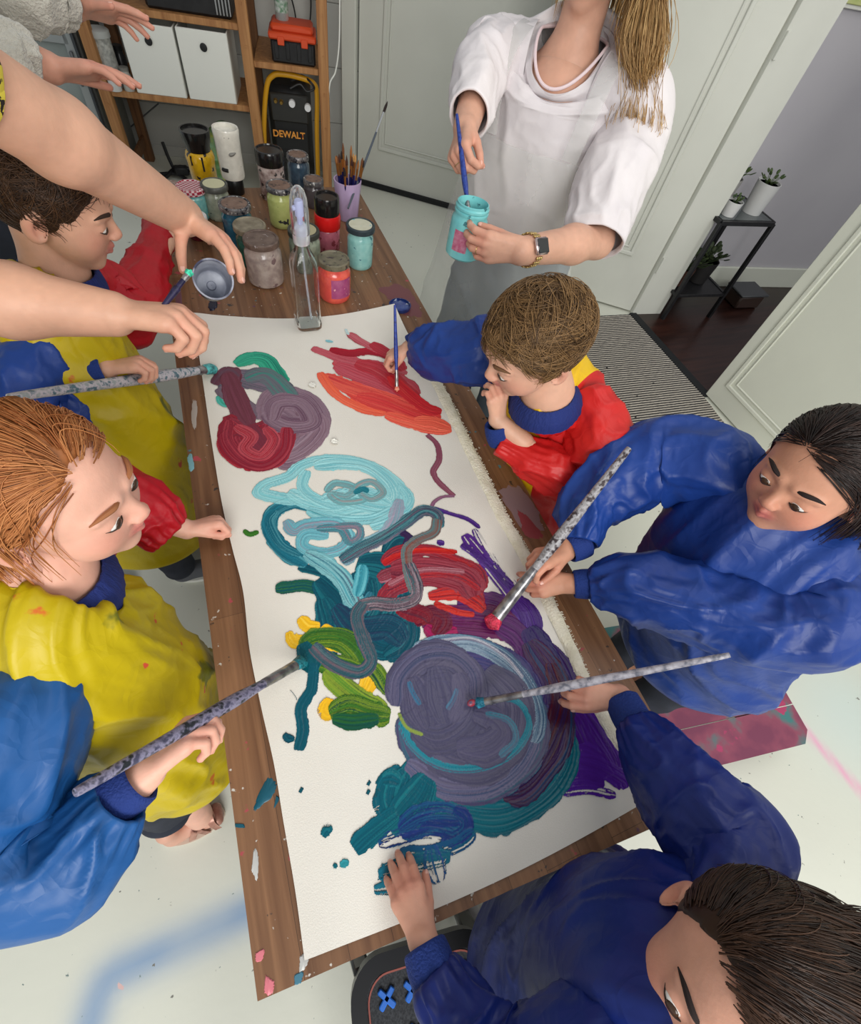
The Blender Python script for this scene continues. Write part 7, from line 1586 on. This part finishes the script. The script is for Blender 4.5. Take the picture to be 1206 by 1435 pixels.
def adult_back():
    B = A(-.62, 1.92, 0); root = empty('person', B, 'adult in a fluffy cream sweater gesturing with both hands at the top left', 'adult')
    s = Sdf(); hd = head(s, B + A(.08, -.02, 1.66), (.9, -.3, -.3), (0, 0, 1), .225); s.cap(hd['P'](0, -.08, -.28), B + ZU * 1.42, .052, .058, .03)
    w1, w2 = dep(70, 95, 1.06), dep(104, 8, 1.20); e1, e2 = dep(-10, 72, .98), dep(30, -20, 1.1)
    p1, c1 = arm_sdf(B + A(.03, -.17, 1.36), e1, w1, dep(165, 100, 1.10) - w1, (.1, .5, .9), True, .175, curl=(.12, .18, .25, .3), thumb=(.5, .3, .1), spread=.16)
    p2, c2 = arm_sdf(B + A(.03, .17, 1.36), e2, w2, dep(182, 22, 1.25) - w2, (.1, .6, .8), False, .175, curl=(.15, .2, .28, .35), thumb=(.9, .3, .1), spread=.22)
    t_ = Sdf(); t_.cap(B + ZU * 1.32, B + ZU * .95, .12, .11, .05); t_.cap(B + A(0, .09, .88), B + A(0, -.09, .88), .10, .10, .05)
    for k in (-1, 1): t_.chain([B + A(0, .09 * k, .85), B + A(.02, .1 * k, .46), B + A(0, .1 * k, .08)], (.085, .06, .042), .02)
    body(root, [(s, .0045), (p1, .0028), (p2, .0028), (t_, .012)], hd['tint'] + tips(c1) + tips(c2), nails(c1) + nails(c2), lin((206, 152, 130)))
    face_parts(root, hd, MATS['brow_brown']); hair(root, hd, (70, 50, 36), (110, 82, 60), n=1400, length=.7, seed=51, hang=(-.3, 0, -1), steps=9)
    mw = mat('fluffy_cream_knit', (206, 202, 190), (186, 182, 170), sc=30, rough=1, bump=.8, bsc=160, sheen=.5)
    torso(root, [(*(B + ZU * 1.46), .07, .07), (*(B + ZU * 1.42), .17, .11), (*(B + ZU * 1.3), .21, .14), (*(B + ZU * 1.05), .21, .15), (*(B + ZU * .85), .21, .15)], (0, 1, 0), mw, 111, name='sweater', g0=0)
    sleeve(root, [B + A(.03, -.13, 1.37), B + A(.12, -.16, 1.33), e1 + A(-.03, 0, 0), e1 + (w1 - e1) * .35, e1 + (w1 - e1) * .62], [.075, .08, .075, .064, .052], mw, 112)
    sleeve(root, [B + A(.03, .13, 1.37), B + A(.12, .1, 1.34), e2 + A(-.03, 0, 0), e2 + (w2 - e2) * .5, e2 + (w2 - e2) * .85], [.075, .08, .075, .066, .054], mw, 113)
    trousers(root, (B + A(0, .09, .9), B + A(0, -.09, .9)), (B + A(0, .1, 0), B + A(0, -.1, 0)), M_trouser, .11)
    for k in (-1, 1): shoe(root, B + A(0, .1 * k, 0), (1, 0), MATS['dark_shoe'], .25)
adult_back()
# ---------------------------------------------------------------- things on the floor around the table
def floor_things():
    # low painted plank platform right of the table
    z = .14; P = [at(x, y, z) for x, y in ((1140, 1018), (1140, 1042), (1005, 1075), (960, 1000), (985, 950), (1100, 940))]
    a, b = at(1003, 1075, z), at(1141, 1040, z); ux = nrm(b - a); uy = A(-ux[1], ux[0], 0); L = np.linalg.norm(b - a)
    m = bpy.data.materials.new('sprayed_planks'); m.use_nodes = True; N = m.node_tree.nodes; Lk = m.node_tree.links
    mat('sprayed_planks', (120, 58, 84), (64, 120, 120), sc=6.5, rough=.6, c3=(140, 70, 92), ramp=(.42, .60), spots=[((170, 60, 100), 9, .60, 3)])
    m = MATS['sprayed_planks']; t = empty('plank_platform', (*(a + ux * L / 2 + uy * .12)[:2], 0), 'low wooden plank platform sprayed magenta and teal on the floor right of the table', 'platform')
    W = .46; nb = 4; w = W / nb; x0 = -.22; ch = .035
    R = np.array([ux, uy, ZU])
    for k in range(nb):      # boards run across
        y0, y1 = k * w + .0015, (k + 1) * w - .0015
        pl = [(x0, y0), (L - (ch if k == 0 else 0), y0)] + ([(L, y0 + ch)] if k == 0 else []) + ([(L, y1 - ch)] if k == nb - 1 else []) + [(L - (ch if k == nb - 1 else 0), y1), (x0, y1)]
        mk('plank', prism(pl, z - .02, z, R, a * A(1, 1, 0)), m, t, smooth=False)
    for xx in (x0 + .05, L - .09):
        mk('bearer', box(a * A(1, 1, 0) + ux * xx + uy * W / 2 + ZU * (z - .02) / 2, (.05, W - .08, z - .02), R, .003), mat('dark_bearer', (60, 40, 42), rough=.8), t)
    # black plastic step with blue cross-shaped grips, under the near edge of the table
    z = .30; c = at(548, 1400, z); ux = nrm(at(600, 1400, z) - at(500, 1400, z)); uy = A(-ux[1], ux[0], 0); R = np.array([ux, uy, ZU])
    ux = nrm(at(560, 1330, z) - at(488, 1352, z)); uy = A(-ux[1], ux[0], 0); R = np.array([ux, uy, ZU]); c = at(486, 1350, z) + ux * .15 - uy * .20
    t = empty('step_stool', c * A(1, 1, 0), 'black plastic step stool with blue cross-shaped grips below the near table edge', 'stool')
    def rr(w, h, r, n=8): return [(sx * (w / 2 - r) + r * math.cos(a), sy * (h / 2 - r) + r * math.sin(a)) for sx, sy, a0 in ((1, 1, 0), (-1, 1, 90), (-1, -1, 180), (1, -1, 270)) for a in [math.radians(a0 + 90 * k / n) for k in range(n + 1)]]
    def ringp(w, h, r, z0, z1, th): 
        o, i = rr(w, h, r), rr(w - 2 * th, h - 2 * th, max(.005, r - th)); n = len(o)
        V = np.array([[*p, z0] for p in o] + [[*p, z1] for p in o] + [[*p, z1] for p in i] + [[*p, z0] for p in i]); F = []
        for k in range(n):
            j = (k + 1) % n; F += [[k, j, n + j, n + k], [n + k, n + j, 2 * n + j, 2 * n + k], [2 * n + k, 2 * n + j, 3 * n + j, 3 * n + k]]
        return V @ R + c * A(1, 1, 0), F
    mk('rim', ringp(.30, .40, .07, z - .05, z, .03), mat('satin_black', (28, 28, 30), rough=.3), t)
    mk('tread', prism(rr(.25, .35, .05), z - .03, z - .012, R, c * A(1, 1, 0)), mat('speckled_black', (30, 32, 36), (58, 60, 64), sc=300, rough=.8), t)
    mk('tread_line', ringp(.235, .335, .045, z - .012, z - .0105, .003), mat('red_line', (150, 80, 70), rough=.6), t)
    mb = mat('blue_grip', (40, 104, 196), rough=.5)
    for i in range(4):
        for j in range(5):
            p = c * A(1, 1, 0) + ux * (-.08 + i * .052 + (j % 2) * .0) + uy * (.13 - j * .062) + ZU * (z - .009); g = []
            for a in (45, 135): d = ux * math.cos(math.radians(a)) + uy * math.sin(math.radians(a)); g.append(box(p, (.011, .040, .006), np.array([np.cross(d, ZU), d, ZU]), .002))
            mk('cross_grip', join(*g), mb, t)
    for sx in (-1, 1):
        for sy in (-1, 1): mk('leg', bar(c * A(1, 1, 0) + ux * sx * .14 + uy * sy * .19, c * A(1, 1, 0) + ux * sx * .12 + uy * sy * .165 + ZU * (z - .04), .035, .035, .006), MATS['satin_black'], t)
floor_things()
# ---------------------------------------------------------------- light
def lights():
    w = bpy.data.worlds.new('daylight'); SC.world = w; w.use_nodes = True; N = w.node_tree.nodes; bg = N['Background']
    bg.inputs[0].default_value = (.90, .95, 1.0, 1); bg.inputs[1].default_value = .48
    def area(name, loc, target, size, energy, col, sy=None):
        l = bpy.data.lights.new(name, 'AREA'); l.energy = energy; l.color = col; l.shape = 'RECTANGLE'; l.size = size; l.size_y = sy or size
        o = bpy.data.objects.new(name, l); COL.objects.link(o); o.location = loc
        o.rotation_euler = (Vector(target) - Vector(loc)).to_track_quat('-Z', 'Y').to_euler(); return o
    area('window_light', (-.5, -2.7, 2.6), (.4, .6, .6), 2.2, 128, (1, .985, .95), 2.0)
    area('side_window_light', (3.0, -2.4, 2.7), (.5, .9, .6), 1.6, 46, (1, .98, .95))
    area('overhead_fill', (1.5, .6, 3.0), (1.9, 1.6, .6), 1.6, 16, (1, .95, .88))  # added fill from above, brightens the doors at the right and back; no real fixture
lights(); setup_camera()
SC.view_settings.view_transform = 'Standard'; SC.view_settings.look = 'None'; SC.view_settings.exposure = 0; SC.view_settings.gamma = 1
